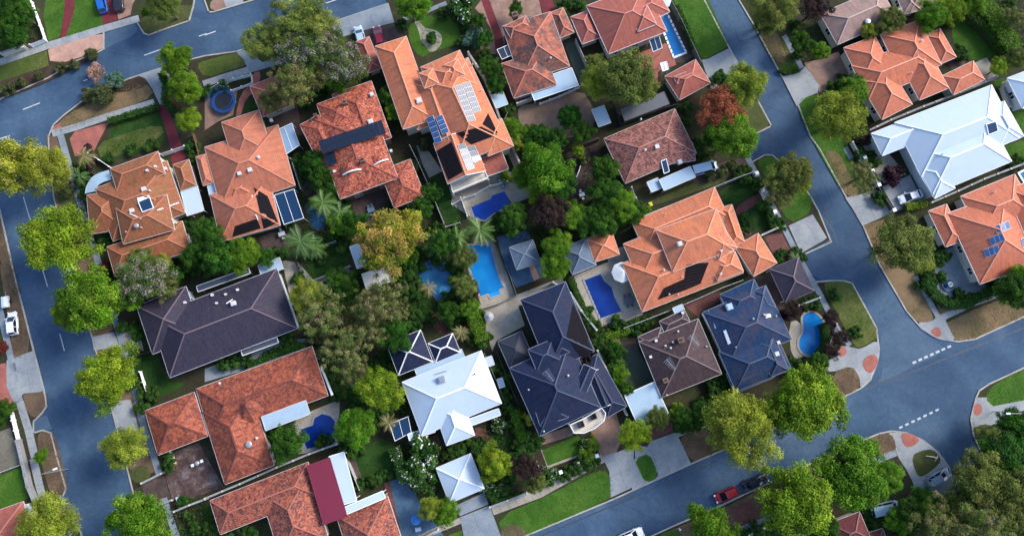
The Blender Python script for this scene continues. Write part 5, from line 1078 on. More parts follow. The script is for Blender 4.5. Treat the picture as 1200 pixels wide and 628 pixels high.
for a in [
 (20, 195, 33, 'yellow', 'yellow-green street tree at the left edge, leaning over the road below the corner', PBARK), (55, 200, 29, 'gum', 'olive-yellow street tree just right of the yellow tree at the left edge'),
 (66, 280, 39, 'lime', 'round bright green street tree left of the mossy terracotta house'), (105, 352, 36, 'green', 'broad green street tree on the verge left of the plum grey house'), (82, 366, 20, 'lime', 'low green tree lobe leaning over the west road by the broad street tree'),
 (122, 442, 33, 'lime', 'compact bright lime street tree below the plum grey house driveway'), (146, 523, 24, 'gum', 'small yellow-green street tree beside the white driveway'), (56, 616, 34, 'gum', 'yellow-green tree cut by the bottom edge, left of the west road'),
 (163, 612, 33, 'green', 'olive-green tree cut by the bottom edge, right of the west road'),
 (204, 68, 20, 'green', 'round green tree topmost of the three in a row left of the trampoline'), (218, 103, 21, 'green', 'green tree middle of the three in a row left of the trampoline'), (221, 140, 15, 'lime', 'small green tree lowest of the three in a row left of the trampoline'), 
 (350, 24, 36, 'willow', 'tall feathery yellow-green tree overhanging the top road'), (312, 48, 28, 'willow', 'feathery green tree left lobe overhanging the top road'), (375, 30, 18, 'gum', 'small yellow crown at the right shoulder of the feathery tree'),
 (352, 62, 30, 'jaca', 'jacaranda with mauve flowers under the feathery trees'), (385, 52, 26, 'jaca', 'jacaranda with mauve flowers nearest the parked white and red cars'), (345, 98, 32, 'brown', 'brownish open crowned tree above the mottled red house'), (405, 78, 28, 'jaca', 'green and mauve tree beside the pinkish flat garage'), (400, 90, 18, 'green', 'small bright green tree above the dark roof of the mottled red house'), (318, 118, 18, 'brown', 'thin brown crown over the rosy tiled garage'),
 (190, 3, 24, 'olive', 'olive tree on the island verge at the top left edge'), (172, 14, 7, 'green', 'little round green tree beside the tan driveway at the top left'),
 (905, 8, 30, 'willow', 'willow-like tree at the top edge, right of the right-hand road'), (900, 26, 18, 'olive', 'low drooping lobe of the willow-like tree above the dry verge'), (955, 8, 20, 'plum', 'very dark tree at the top edge between the willow-like tree and the taupe house'),
 (872, 101, 27, 'gum', 'olive-yellow tree overhanging the right-hand road above the maroon tree'), (845, 128, 27, 'maroon', 'maroon leaved tree between two green trees on the right-hand road'), (860, 158, 29, 'green', 'dense green tree directly below the maroon tree'), (836, 160, 14, 'dark', 'dark tree in the gap left of the maroon tree'),
 (735, 92, 34, 'olive', 'olive crowned tree above the brown-red mottled house'), (700, 96, 22, 'gum', 'paler olive tree left of the one above the brown-red mottled house'), (752, 100, 22, 'olive', 'low olive tree beside the rosy garage terrace'),
 (983, 135, 33, 'gum', 'rounded olive tree between the tan driveway and the lawn verge'), (1000, 110, 20, 'green', 'green tree in front of the white garage wall of the coral orange house'), (1058, 285, 34, 'olive', 'large olive-green tree beside the concrete driveway with the white sedan'), (1072, 300, 22, 'gum', 'lower lobe tree right of the large olive-green tree by the white sedan'),
 (1012, 205, 20, 'brown', 'thin grey-brown tree on the east verge beside the footpath'), (925, 205, 26, 'olive', 'olive tree on the island lawn above the wide concrete driveway'), (915, 225, 22, 'brown', 'sparse grey tree on the island lawn, below the olive one'), (940, 215, 12, 'lime', 'small green tree at the road edge of the island lawn'),
 (868, 500, 40, 'gum', 'big yellow-olive gum tree at the lower road, left of its twin'), (946, 470, 40, 'lime', 'big bright green tree at the lower road, right of the yellow-olive gum'), (915, 482, 25, 'gum', 'smaller green crown between the two big trees at the lower road'),
 (933, 588, 38, 'lime', 'round light green tree right of the parked black car'), (1001, 552, 38, 'green', 'very large bright green tree by the small corner verge'), (1040, 558, 19, 'green', 'darker green tree right of the very large bright green one'), (835, 620, 27, 'green', 'green tree at the bottom edge below the red parked car'), (965, 620, 18, 'dark', 'dark green tree at the bottom edge by the dark red roof'),
 (445, 457, 24, 'lime', 'vivid lime tree left of the dark extension of the white roofed house'), (416, 502, 22, 'green', 'green round tree beside the navy pool of the red L shaped house'), (335, 520, 20, 'dark', 'dark tree left of the navy pool under the blue awning'), (580, 542, 19, 'lime', 'lime tree between the white pyramid garage and the dark shrub'),
 (497, 533, 20, 'flower', 'white flowering dense tree above the white pyramid garage, upper one'), (492, 560, 18, 'flower', 'white flowering dense tree left of the white pyramid garage, lower one'), (505, 595, 14, 'gum', 'small yellow-green tree left of the lower driveway'), (522, 600, 15, 'green', 'dark green tree just left of the concrete driveway at the bottom'),
 (617, 548, 17, 'plum', 'nearly black shrubby tree beside the lower garden'), (743, 509, 18, 'lime', 'round yellow-green tree on the corner of the tan brick driveway'), (626, 563, 14, 'olive', 'small olive tree at the footpath corner of the lower garden'),
 (455, 282, 36, 'autumn', 'autumn coloured orange and green tree above the cream sheet roof'), (475, 268, 22, 'yellow', 'yellowish tree touching the autumn coloured tree'), (476, 302, 13, 'dark', 'dark tree below the autumn coloured tree'),
 (640, 196, 30, 'green', 'green tree beside the orange two storey house fence'), (620, 205, 18, 'green', 'green tree left of the sandy pool side, touching the fence'), (655, 215, 20, 'dark', 'dark green tree deep in the middle gardens'), (636, 228, 18, 'lime', 'lighter green small tree above the plum coloured tree'),
 (645, 248, 23, 'plum', 'dark plum coloured tree above the blue-grey gazebo'), (668, 252, 18, 'green', 'green tree right of the dark plum coloured tree'), (688, 258, 18, 'dark', 'dark green tree above the grey pyramid roof'), (602, 256, 18, 'dark', 'dark green tree right of the small blue pool'), (652, 288, 19, 'green', 'green tree right of the blue-grey gazebo'), (650, 310, 17, 'green', 'tree touching the left corner of the dark grey pyramid roof'),
 (712, 228, 20, 'dark', 'dark green tree beside the earth courtyard'), (708, 200, 17, 'dark', 'dark green tree left of the brown-red mottled house'), (728, 240, 20, 'green', 'green tree above the hedge of the sprawling orange house'), (705, 262, 18, 'dark', 'dark tree above the small orange pavilion'), (742, 250, 14, 'dark', 'dark tree at the left end of the low hedge'),
 (620, 160, 13, 'dark', 'small dark tree at the bottom of the sandy yard, leftmost'), (635, 158, 14, 'dark', 'small dark tree at the bottom of the sandy yard, second from the left'), (652, 162, 13, 'dark', 'small dark tree at the bottom of the sandy yard, third from the left'), (684, 155, 14, 'dark', 'small dark tree beside the blue and brown shed'), (668, 137, 14, 'dark', 'round dark tree standing in the sandy yard'),
 (678, 176, 8, 'lime', 'small lime tree on the earth courtyard edge'), (600, 150, 15, 'green', 'green tree right of the orange two storey house, upper'), (606, 165, 12, 'gum', 'pale yellow-green tree right of the orange two storey house'), (699, 75, 14, 'olive', 'olive tree between the green court and the rosy tiled house'),
 (455, 112, 13, 'dark', 'green tree in the gap between mottled red and orange two storey houses, upper'), (464, 128, 13, 'green', 'green tree in the gap between mottled red and orange two storey houses, lower'),
 (378, 366, 32, 'sparse', 'large brownish grey crowned tree right of the plum grey house'), (402, 412, 28, 'sparse', 'brownish open tree above the red L shaped house corner'), (444, 352, 31, 'sparse', 'brown-green tree below the cream sheet roof'), (432, 388, 24, 'sparse', 'olive tree in the middle of the left gardens'), (360, 345, 22, 'gum', 'yellowish tree at the right end of the plum grey house'), (466, 366, 15, 'sparse', 'brown flecked tree left of the freeform pool'), (418, 438, 20, 'sparse', 'lower brownish tree beside the vivid lime tree'), (462, 395, 20, 'dark', 'dark tree above the dark extension'), (400, 330, 18, 'dark', 'dark green tree at the corner of the garden lawn'),
 (165, 325, 30, 'jaca', 'pink flowering jacaranda above the plum grey house'), (190, 335, 20, 'brown', 'brownish tree over the top left of the plum grey house'), (148, 348, 20, 'green', 'green tree between the broad street tree and the jacaranda'), (165, 305, 16, 'olive', 'olive crown over the lower edge of the mossy terracotta house'), (190, 312, 14, 'gum', 'pale green crown below the mossy terracotta house'), (200, 325, 14, 'dark', 'dark tree above the plum grey house, in the middle'),
 (240, 272, 17, 'dark', 'dark tree between the mossy and the salmon terracotta houses, lower'), (255, 300, 22, 'dark', 'dark green tree at the lower left corner of the salmon terracotta house'), (285, 298, 20, 'green', 'green tree below the black heating strips of the salmon house'), (228, 300, 16, 'dark', 'dark tree above the plum grey house roof'), (310, 300, 12, 'dark', 'dark tree right of the green one below the salmon house'),
 (370, 188, 15, 'dark', 'dark green tree left of the mottled red house, upper'), (378, 208, 15, 'dark', 'dark green tree left of the mottled red house, middle'), (388, 225, 13, 'dark', 'dark green tree left of the mottled red house, lower'), (505, 225, 12, 'dark', 'dark small tree by the narrow lawn fence'), (492, 245, 14, 'dark', 'dark small tree below the weathered wing of the mottled house'),
 (415, 262, 16, 'dark', 'dark tree beside the brick paved back yard'), (400, 262, 14, 'green', 'green tree right of the blurred blue pond'),
 (545, 302, 15, 'olive', 'olive tree between the two blue pools'), (520, 284, 17, 'dark', 'dark tree above the freeform pool'),
 (545, 335, 14, 'olive', 'olive tree on the left edge of the bright blue pool'), (552, 342, 10, 'plum', 'dark shrubby tree by the steps of the bright blue pool'), (526, 365, 13, 'dark', 'dark tree below the freeform pool'), (551, 362, 12, 'green', 'green tree at the top of the tall hedge'),
 (1092, 18, 20, 'green', 'green tree left end of the curved hedge above the round edged lawn'), (1115, 10, 18, 'lime', 'bright green tree on top of the curved hedge'), (1140, 2, 18, 'green', 'green tree at the top edge above the round edged lawn'), (1044, 24, 17, 'olive', 'olive tree in front of the taupe tiled house'), (1018, 36, 11, 'gum', 'small pale tree left of the coral orange house gable'),
 (1172, 78, 12, 'lime', 'bright green ball shaped tree beside the cream patio'), (1192, 68, 14, 'olive', 'grey-green tree at the right edge above the ball shaped tree'), (1190, 20, 15, 'brown', 'grey-brown tree at the right edge near the top'),
 (962, 60, 12, 'green', 'green tree left of the tan driveway'), (940, 50, 14, 'dark', 'dark tree in the garden right of the dry verge'), (1000, 100, 14, 'dark', 'dark tree at the corner of the tan driveway'), (968, 80, 0, 'dark', None),
 (1185, 340, 20, 'dark', 'dark tree at the right edge below the coral house with solar panels'), (1198, 325, 16, 'green', 'green tree at the right edge beside the coral house wall'),
 (1150, 560, 30, 'olive', 'olive tree over the end of the side street'), (1128, 590, 22, 'olive', 'olive tree left in the dark woods at the bottom right'), (1175, 575, 30, 'olive', 'broad olive tree in the dark woods at the bottom right'), (1183, 532, 28, 'dark', 'dark tree at the right corner verge'), (1165, 515, 18, 'olive', 'olive tree on the small corner verge at the right'),
 (1100, 618, 30, 'brown', 'brown twiggy tree at the bottom right'), (1150, 620, 34, 'brown', 'brown twiggy tree at the bottom right, nearer the corner'), (1195, 600, 30, 'olive', 'olive tree at the very bottom right corner'), (1190, 500, 20, 'dark', 'dark tree at the right edge by the corner lawn'), (1134, 606, 22, 'olive', 'smaller olive tree in the middle of the bottom right woods'), (1068, 600, 18, 'dark', 'dark green tree between the light blue car and the woods'), (1055, 610, 16, 'green', 'green tree below the light blue parked car'), (1085, 585, 16, 'dark', 'dark tree beside the red brick driveway at the bottom right'),
 (1212, 545, 24, 'olive', 'olive tree half outside the right edge'), (-8, 20, 20, 'dark', 'dark tree at the top left corner'), (12, 40, 20, 'dark', 'dark bushy tree behind the white fence at the top left'), (20, 12, 22, 'dark', 'dark green tree at the top left corner, inner one'),
 (485, 5, 22, 'green', 'bright green tree at the top edge, left of the keyhole path'), (540, 8, 18, 'flower', 'white flowering dark tree above the keyhole lawn'), (505, 5, 0, 'dark', None), (556, 45, 13, 'greybush', 'blue-green rounded tree beside the keyhole lawn'), (568, 45, 11, 'dark', 'dark round tree beside the crimson path'), (561, 23, 9, 'dark', 'dark round shrub tree on the pink paving'), (605, 10, 10, 'dark', 'dark rounded tree on the paving above the stained house'), (575, 78, 14, 'dark', 'dark tree between the orange house and the crimson path'), (582, 98, 12, 'dark', 'dark tree above the light blue shed'),
 (945, 50, 0, 'dark', None), (135, 93, 12, 'greybush', 'blue-green spiky tree on the corner verge'), (112, 82, 12, 'bare', 'leafless pink-brown tree overhanging the road bend'), (120, 110, 15, 'olivebush', 'straggly olive shrub tree on the dry corner verge'),
 (4, 480, 12, 'dark', 'dark tree at the left edge above the lawn'), (48, 534, 8, 'green', 'small green tree on the brown verge left of the west road'), (925, 425, 0, 'dark', None),
 (10, 560, 0, 'dark', None), (770, 490, 14, 'olive', 'olive tree right of the pale blue garage'), (800, 492, 14, 'dark', 'dark tree below the brown tiled house, left'), (822, 485, 14, 'dark', 'dark tree below the brown tiled house, right'),
 (723, 410, 10, 'dark', 'dark tree on the green strip right of the blue-black house, upper'), (728, 440, 10, 'green', 'green tree on the strip right of the blue-black house, middle'), (733, 455, 9, 'dark', 'dark tree on the strip right of the blue-black house, lowest'),
 (930, 363, 12, 'plum', 'dark shrub tree above the kidney shaped pool'), (973, 372, 10, 'plum', 'black leaved tree right of the kidney shaped pool, upper'), (984, 395, 11, 'plum', 'black leaved tree right of the kidney shaped pool, middle'), (975, 412, 10, 'plum', 'black leaved tree right of the kidney shaped pool, lower'), (960, 425, 12, 'dark', 'dark tree below the kidney shaped pool'),
]:
    if a[2] <= 0 or not a[4]: continue
    tree(a[0], a[1], a[2] * 1.05, a[3], a[4], bark=a[5] if len(a) > 5 else None)

# ---------------------------------------------------------------- palms: each frond a leaf of its own
def frond_mesh(L, droop=1.0, seed=1):
    rng = random.Random(seed); mb = MB(); n = 15; sp = []
    for i in range(n + 1): t = i / n; sp.append(Vector((L * (t - .18 * t * t), 0, L * (.34 * t - .75 * droop * t * t))))
    for i in range(n): mb.bar(sp[i], sp[i + 1], .05, .04)
    for i in range(1, n + 1):
        wd = L * .21 * math.sin(math.pi * min(1, (i / n) * .86 + .12)) + .06
        for s in (-1, 1):
            for j in (0,):
                p = sp[i].lerp(sp[i - 1], j); t = p + Vector((L * .13, s * wd, -wd * .45)) ; mb.face([p - Vector((.016 * L, 0, 0)), p + Vector((.018 * L, 0, 0)), t])
    return mb
PALM = m_plain('palm_leaf', (.10, .19, .025), .5, var=.3, sc=1.5); PALMD = m_plain('dark_palm_leaf', (.055, .13, .018), .5, var=.3, sc=1.5); PALMY = m_plain('yellow_palm_leaf', (.19, .17, .05), .5, var=.3, sc=1.5)
_fr = {}
def palm(x, y, rpx, h, label, m=PALM, nf=11):
    if m.name not in _fr: o = frond_mesh(3.0).build('frond', m); _fr[m.name] = o.data; bpy.data.objects.remove(o)
    c = P(x, y, h); root = empty('palm_tree', (c.x, c.y, 0), label=label, cat='palm tree'); mb = MB(); mb.tube([(0, 0, 0), (.05, .02, h * .5), (0, 0, h)], [.2, .15, .13], 8); mb.build('trunk', PBARK, root)
    for k in range(nf):
        o = link('frond', _fr[m.name], root); o.location = (0, 0, h); s = rpx * MPP / 2.7 * random.uniform(.85, 1.1); o.scale = (s, s, s); o.rotation_euler = (0, random.uniform(-.35, .25), 2.4 * k + random.uniform(-.15, .15))
for a in [(562, 270, 19, 5.5, 'spreading palm between the small blue pool and the bright blue pool', PALM), (378, 238, 19, 5, 'palm leaning over the blurred blue pond, upper', PALM), (398, 250, 17, 4.5, 'palm right of the blurred blue pond', PALMD), (352, 283, 22, 5, 'broad palm below the blue tinted patio roof', PALMD), (512, 285, 18, 4.5, 'palm above the freeform pool, right of the autumn tree', PALMD),
          (535, 278, 17, 4.5, 'palm cluster head right above the freeform pool', PALM), (98, 183, 14, 3.5, 'palm beside the salmon paving at the north-west corner', PALMY), (502, 337, 11, 2.5, 'small palm at the lower left of the freeform pool', PALMY), (540, 390, 11, 2.5, 'yellowish palm at the edge of the dark extension roof', PALMY), (93, 206, 13, 3, 'dark palm left of the curved awning', PALMD),
          (368, 290, 16, 4, 'smaller palm right of the broad one', PALM), (931, 301, 8, 2.5, 'little palm at the corner of the plum hipped carport', PALMD), (455, 495, 12, 3, 'pale spiky palm left of the blue pergola', PALMY), (722, 402, 7, 1.6, 'small pale agave-like palm beside the blue-black house', PALMY)]: palm(*a)

# ---------------------------------------------------------------- hedges
def hedge(pts, wpx, h, kind, label):
    W = [P(x, y, h * .6) for x, y in pts]; c = sum(W, Vector()) / len(W); pal = np.array(KINDS[kind][0]); rng = np.random.default_rng(len(HOUSES) + int(pts[0][0])); ps, ns = [], []
    wd = wpx * MPP
    for i in range(len(W) - 1):
        a, b = W[i], W[i + 1]; L = (b - a).length; d = (b - a).normalized(); s = Vector((-d.y, d.x, 0)); n = int(L * (wd + 2 * h) * 34)
        t = rng.uniform(0, L, n); q = rng.uniform(-1, 1, n); side = rng.uniform(0, 1, n) < h / (wd + 2 * h); k = np.where(rng.uniform(0, 1, n) < .5, -1, 1)
        bl = 1 + .14 * np.sin(t * 1.9) + .08 * np.sin(t * 4.3 + 1)
        off = np.where(side, k * wd / 2, q * wd / 2) * bl * rng.uniform(.9, 1.1, n); z = np.where(side, rng.uniform(.1, 1, n) * h, h * rng.uniform(.88, 1.08, n) * (1 - .12 * (off / wd * 2) ** 2))
        p = np.array(a)[None] * 0 + np.stack([a.x + d.x * t + s.x * off, a.y + d.y * t + s.y * off, z], 1); nn = np.stack([np.where(side, s.x * k, 0), np.where(side, s.y * k, 0), np.where(side, .3, 1.0)], 1) + rng.normal(size=(n, 3)) * .4
        ps.append(p); ns.append(nn)
    p = np.concatenate(ps); nn = np.concatenate(ns); p[:, :2] -= [c.x, c.y]; cols = pal[rng.integers(0, len(pal), len(p))] * rng.uniform(.7, 1.3, len(p))[:, None]
    if KINDS[kind][8]:
        mk = rng.uniform(0, 1, len(p)) < .04; cols[mk] = (.65, .65, .6)
    root = empty('hedge', (c.x, c.y, 0), label=label, cat='hedge'); link('foliage', leafmesh('foliage', p, nn, .26, .65, cols, rng), root)
    mb = MB()
    for i in range(len(W) - 1): a, b = W[i] - c, W[i + 1] - c; mb.bar((a.x, a.y, h * .42), (b.x, b.y, h * .42), wd * .75, h * .82)
    mb.build('stems', m_plain('inner_twigs', (.03, .04, .015), .9), root)
hedge(F(548, 352, 556, 375, 566, 400), 15, 2.6, 'green', 'tall green hedge along the cream yard left of the blue-black tiled house')
hedge(F(1140, -8, 1165, 25, 1186, 60), 22, 3, 'green', 'broad green hedge running down the top right corner')
hedge(F(1128, 15, 1150, 30, 1178, 62), 9, 2.2, 'dark', 'dark clipped hedge inside the right rim of the round edged lawn')
hedge(T(3, 1, 0, 425, 60, 400, 140, 368, 170, 355), 11, 1.8, 'green', 'low green hedge along the upper fence of the sprawling orange house')
hedge(T(2, 2, 738, 60, 775, 150, 830, 265), 7, 1.8, 'dark', 'narrow dark hedge between the navy pool and the blue-black tiled house')
hedge(T(4, 2, 490, 60, 520, 130, 590, 180, 660, 185, 760, 140, 850, 95), 11, 1.6, 'dark', 'dark curved hedge round the fountain garden at the right')
hedge(T(4, 2, 20, 270, 30, 320, 25, 380, -30, 440), 8, 1.8, 'dark', 'dark curved hedge right of the kidney shaped pool')
hedge(T(1, 2, 205, 470, 260, 445, 330, 415, 460, 370), 8, 1.5, 'dark', 'dark hedge between plum grey house and red L shaped house')
hedge(T(2, 3, 480, 50, 500, 120, 520, 190), 10, 1.8, 'green', 'green hedge left of the blue-black house front yard')
hedge(T(0, 0, 500, 560, 600, 530, 730, 490), 8, 1.2, 'dark', 'low dark hedge with white flowers behind the corner footpath')
hedge(T(0, 0, 745, 340, 770, 400, 760, 470, 810, 520), 8, 2, 'dark', 'dark tall hedge beside the crimson path')
hedge(T(3, 0, 285, 30, 320, 110, 365, 220), 6, 1.8, 'dark', 'narrow dark hedge between the long pool and the lawn strip')
hedge(T(1, 3, 870, 220, 900, 300, 925, 380), 12, 2.4, 'flower', 'white flecked hedge left of the white pyramid garage')
hedge(T(3, 0, 755, 325, 800, 338, 845, 325), 4, .7, 'dark', 'short dark clipped hedge at the end of the dry verge')
hedge(T(2, 3, 380, 480, 450, 455, 530, 428), 5, .9, 'dark', 'low dark hedge at the front fence by the bottom footpath')
hedge(T(3, 2, 30, 440, 10, 500, 40, 590), 10, 1.6, 'green', 'green hedge along the artificial turf strip')
hedge(T(4, 1, 395, 345, 440, 340, 490, 325), 8, 1.5, 'lime', 'bright green hedge below the white sedan')
hedge(T(2, 2, 900, 330, 960, 320, 1010, 300), 8, 1.6, 'green', 'green hedge above the brown tiled house, at the left')
hedge(T(0, 1, 400, 60, 430, 120, 415, 190), 6, 1.2, 'purplebush', 'purple-red hedge beside the palm at the north-west corner')

# ---------------------------------------------------------------- shrubs (auto-described by what they stand beside)
LM += [('the bright blue pool', (569, 318)), ('the navy pool by the orange pavilion', (703, 345)), ('the kidney shaped pool', (949, 390)), ('the small notched pool', (573, 241)), ('the freeform pool', (513, 328)), ('the long pool', (787, 40)), ('the trampoline', (262, 118)),
       ('the keyhole lawn', (506, 46)), ('the fountain', (1109, 334)), ('the round edged lawn', (1145, 45)), ('the white sedan', (1068, 230)), ('the navy pool under the blue awning', (371, 505)), ('the lower front lawn', (660, 527)), ('the sandy yard', (650, 140)),
       ('the maroon tree', (845, 128)), ('the north-west corner verge', (130, 120)), ('the white fence at the top left', (30, 60)), ('the lower right junction', (1075, 470)), ('the twin front lawns', (885, 240)), ('the brick forecourt', (215, 560)), ('the left edge lawn', (10, 565)), ('the corner verge with black shrubs', (985, 375))]
ADJ = dict(bush='dark green', limebush='bright lime', olivebush='olive', flower='white flowering', greybush='blue-green', redbush='red leaved', purplebush='purple leaved', bare='leafless', yellowbush='yellow', lime='lime', dark='dark')
SH = []
def sh(kind, rpx, *v):
    for i in range(0, len(v), 2): SH.append((v[i], v[i + 1], rpx * random.uniform(.85, 1.2), kind))
def shT(c_, r_, kind, rpx, *v):
    for x, y in T(c_, r_, *v): SH.append((x, y, rpx * random.uniform(.85, 1.2), kind))
shT(0, 0, 'bush', 6, 185, 312, 40, 30, 90, 130, 20, 170, 150, 60, 60, 200); shT(0, 0, 'flower', 6, 55, 75, 30, 125, 600, 545, 570, 545, 120, 100); shT(0, 0, 'redbush', 4, 620, 520)
shT(0, 0, 'olivebush', 8, 100, 380, 180, 350, 280, 310, 340, 300, 420, 250, 40, 410, 400, 440)
shT(1, 0, 'flower', 7, 180, 375, 90, 395); shT(1, 0, 'bush', 8, 20, 420, 240, 470, 560, 395, 530, 430, 460, 480, 600, 350); shT(1, 0, 'bush', 7, 810, 420, 870, 470, 880, 560, 840, 600, 905, 110, 930, 90)
shT(2, 0, 'bush', 8, 30, 60, 150, 60, 220, 60, 250, 120, 240, 190, 270, 90, 310, 200, 350, 250, 380, 320, 400, 380, 350, 330, 410, 420, 450, 500, 100, 178); shT(2, 0, 'yellowbush', 4, 282, 93, 460, 575, 470, 600); shT(2, 0, 'limebush', 7, 455, 560, 505, 608); shT(2, 0, 'bush', 8, 490, 30, 715, 30, 830, 210, 850, 250, 815, 290, 840, 330, 780, 20); shT(2, 0, 'redbush', 5, 880, 245, 370, 60)
shT(3, 0, 'bush', 7, 300, 60, 345, 180, 360, 250, 470, 360, 500, 350, 300, 480, 340, 500, 360, 540, 330, 560, 870, 420, 900, 460, 830, 110, 840, 250); shT(3, 0, 'flower', 7, 315, 490); shT(3, 0, 'limebush', 5, 780, 155, 890, 200, 900, 240)
shT(4, 0, 'bush', 9, 0, 230, 20, 220, 60, 400, 110, 380, 140, 400, 250, 140, 300, 80, 350, 70, 560, 60, 600, 100, 570, 20, 620, 30, 650, 250, 850, 60, 870, 100, 900, 270, 880, 30, 930, 60, 880, 180, 230, 180, 10, 200); shT(4, 0, 'redbush', 7, 190, 400, 230, 460, 240, 510, 660, 240); shT(4, 0, 'olivebush', 8, 210, 150, 190, 500, 900, 255, 850, 300)
shT(0, 1, 'bush', 8, 370, 150, 375, 220, 385, 290, 480, 480, 500, 500, 470, 510, 870, 430, 890, 480, 900, 540, 500, 120, 600, 80, 690, 60, 880, 60, 890, 110); shT(0, 1, 'olivebush', 10, 560, 600, 640, 600, 700, 610, 300, 270); shT(0, 1, 'bush', 8, 940, 340, 930, 420, 900, 580)
shT(1, 1, 'bush', 9, 430, 130, 450, 190, 480, 170, 470, 110, 500, 110, 520, 200, 560, 260, 600, 320, 640, 330, 680, 300, 740, 290, 640, 400, 660, 440, 600, 480, 560, 500, 640, 520, 470, 550, 530, 570, 30, 440, 40, 490, 100, 560, 20, 560, 130, 600, 180, 590, 380, 420, 350, 560, 870, 350, 920, 380, 900, 330); shT(1, 1, 'limebush', 8, 620, 370, 580, 400, 510, 320)
shT(2, 1, 'bush', 9, 70, 330, 60, 380, 30, 380, 20, 340, 90, 300, 140, 440, 170, 470, 210, 440, 240, 490, 100, 560, 40, 540, 130, 590, 230, 560, 410, 400, 440, 370, 490, 350, 520, 360, 380, 460, 610, 450, 650, 560, 600, 540, 520, 160, 560, 100, 590, 300, 640, 360, 700, 380, 820, 360, 860, 330, 900, 350, 870, 220, 900, 180, 880, 130, 870, 280, 920, 260, 830, 410, 900, 420, 760, 80, 480, 30, 500, 10, 560, 20, 620, 10, 680, 30); shT(2, 1, 'limebush', 8, 775, 85, 100, 470, 220, 490, 445, 205); shT(2, 1, 'olivebush', 8, 60, 60, 30, 150, 420, 60, 800, 120)
shT(3, 1, 'bush', 8, 20, 250, 0, 300, 40, 320, 20, 370, 60, 280, 380, 60, 400, 100, 590, 180, 570, 200, 600, 220, 660, 240, 690, 340, 720, 400, 745, 420, 590, 400, 600, 430, 760, 570, 830, 550, 850, 580, 760, 420); shT(3, 1, 'flower', 5, 712, 320, 700, 290); shT(3, 1, 'olivebush', 7, 490, 180, 540, 150, 440, 200)
shT(4, 1, 'purplebush', 13, 342, 193); shT(4, 1, 'bush', 8, 190, 20, 220, 10, 280, 300, 240, 110, 190, 100, 260, 140, 240, 170, 500, 400, 510, 440, 545, 590, 570, 570, 740, 628, 930, 130, 900, 150); shT(4, 1, 'purplebush', 9, 200, 20, 230, 5); shT(4, 1, 'olivebush', 9, 200, 200, 220, 170, 210, 240)
shT(0, 2, 'bush', 8, 620, 290, 640, 320, 620, 430, 650, 590, 620, 540, 700, 600, 860, 20, 820, 40, 780, 10, 900, 30, 560, 290, 510, 20, 500, 50, 640, 150, 660, 120); shT(0, 2, 'redbush', 7, 5, 380, 480, 20, 500, 0)
shT(1, 2, 'bush', 8, 433, 65, 465, 155, 380, 340, 85, 463, 130, 450, 185, 425, 160, 410, 210, 460, 270, 440, 320, 410, 370, 390, 420, 380, 20, 30, 60, 20, 110, 10, 150, -10, 560, 260, 600, 230, 640, 180, 640, 240, 700, 150, 780, 90, 760, 50, 700, 50, 880, 30, 920, 60, 900, 120, 860, 300, 820, 350, 840, 420, 880, 460, 820, 470, 760, 460, 700, 420, 640, 440, 660, 540, 600, 540, 570, 500, 620, 600, 690, 600, 570, 560); shT(1, 2, 'olivebush', 10, 540, 200, 560, 150, 600, 300, 650, 300, 720, 250, 740, 320, 560, 340, 500, 320, 540, 420, 610, 440)
shT(2, 2, 'bush', 9, 20, 20, 30, 70, 20, 130, 30, 240, 80, 240, 20, 290, 150, 200, 180, 220, 200, 260, 170, 170, 220, 130, 240, 180, 260, 100, 240, 60, 220, 30, 190, 10, 330, 260, 340, 350, 380, 440, 400, 480, 410, 590, 430, 610, 440, 540, 300, 320, 280, 340, 890, 330, 920, 400, 870, 350, 880, 400, 910, 500, 920, 560, 850, 280, 820, 240, 650, 20, 680, 30, 670, 0); shT(2, 2, 'limebush', 8, 210, 70, 240, 90, 290, 240, 300, 290); shT(2, 2, 'yellowbush', 6, 905, 275)
shT(3, 2, 'bush', 8, 10, 260, 30, 280, 0, 450, 20, 500, 30, 560, 10, 600, 150, 265, 110, 280, 80, 285, 500, 520, 490, 570, 510, 600, 460, 600, 450, 550, 830, 450, 850, 480, 800, 480, 930, 180, 880, 180, 800, 195); shT(3, 2, 'purplebush', 9, 800, 200, 830, 220, 790, 230, 840, 200); shT(3, 2, 'yellowbush', 5, 10, 370, 20, 250); shT(3, 2, 'flower', 5, 95, 290)
shT(4, 2, 'bush', 7, 75, 145, 165, 308, 30, 330, 0, 430, 500, 50, 560, 60, 700, 160, 760, 110, 800, 80, 860, 90, 900, 60, 920, 80, 480, 90, 640, 130, 680, 140, 20, 180, 870, 30, 940, 30); shT(4, 2, 'purplebush', 8, 35, 245, 50, 280, 90, 300, 100, 340, 70, 390, 60, 430, 85, 320); shT(4, 2, 'limebush', 5, 215, 300, 235, 310); shT(4, 2, 'yellowbush', 5, 770, 105)
shT(0, 3, 'bush', 7, 700, 20, 770, 250, 760, 290, 190, 260, 840, 470, 20, 60, 0, 90, 10, 130, 660, 30, 640, 40, 830, 510, 870, 540, 900, 590, 780, 305); shT(0, 3, 'redbush', 5, 155, 40, 180, 60)
shT(1, 3, 'bush', 8, 310, 160, 350, 140, 390, 170, 310, 210, 350, 240, 400, 230, 420, 210, 320, 270, 420, 250, 540, 190, 700, 20, 740, 20, 720, 80, 760, 100, 650, 220, 780, 130, 810, 90, 840, 50, 900, 40, 690, 240, 720, 390, 780, 370, 820, 350, 880, 250, 60, 560, 30, 590, 180, 600, 210, 615, 100, 628)
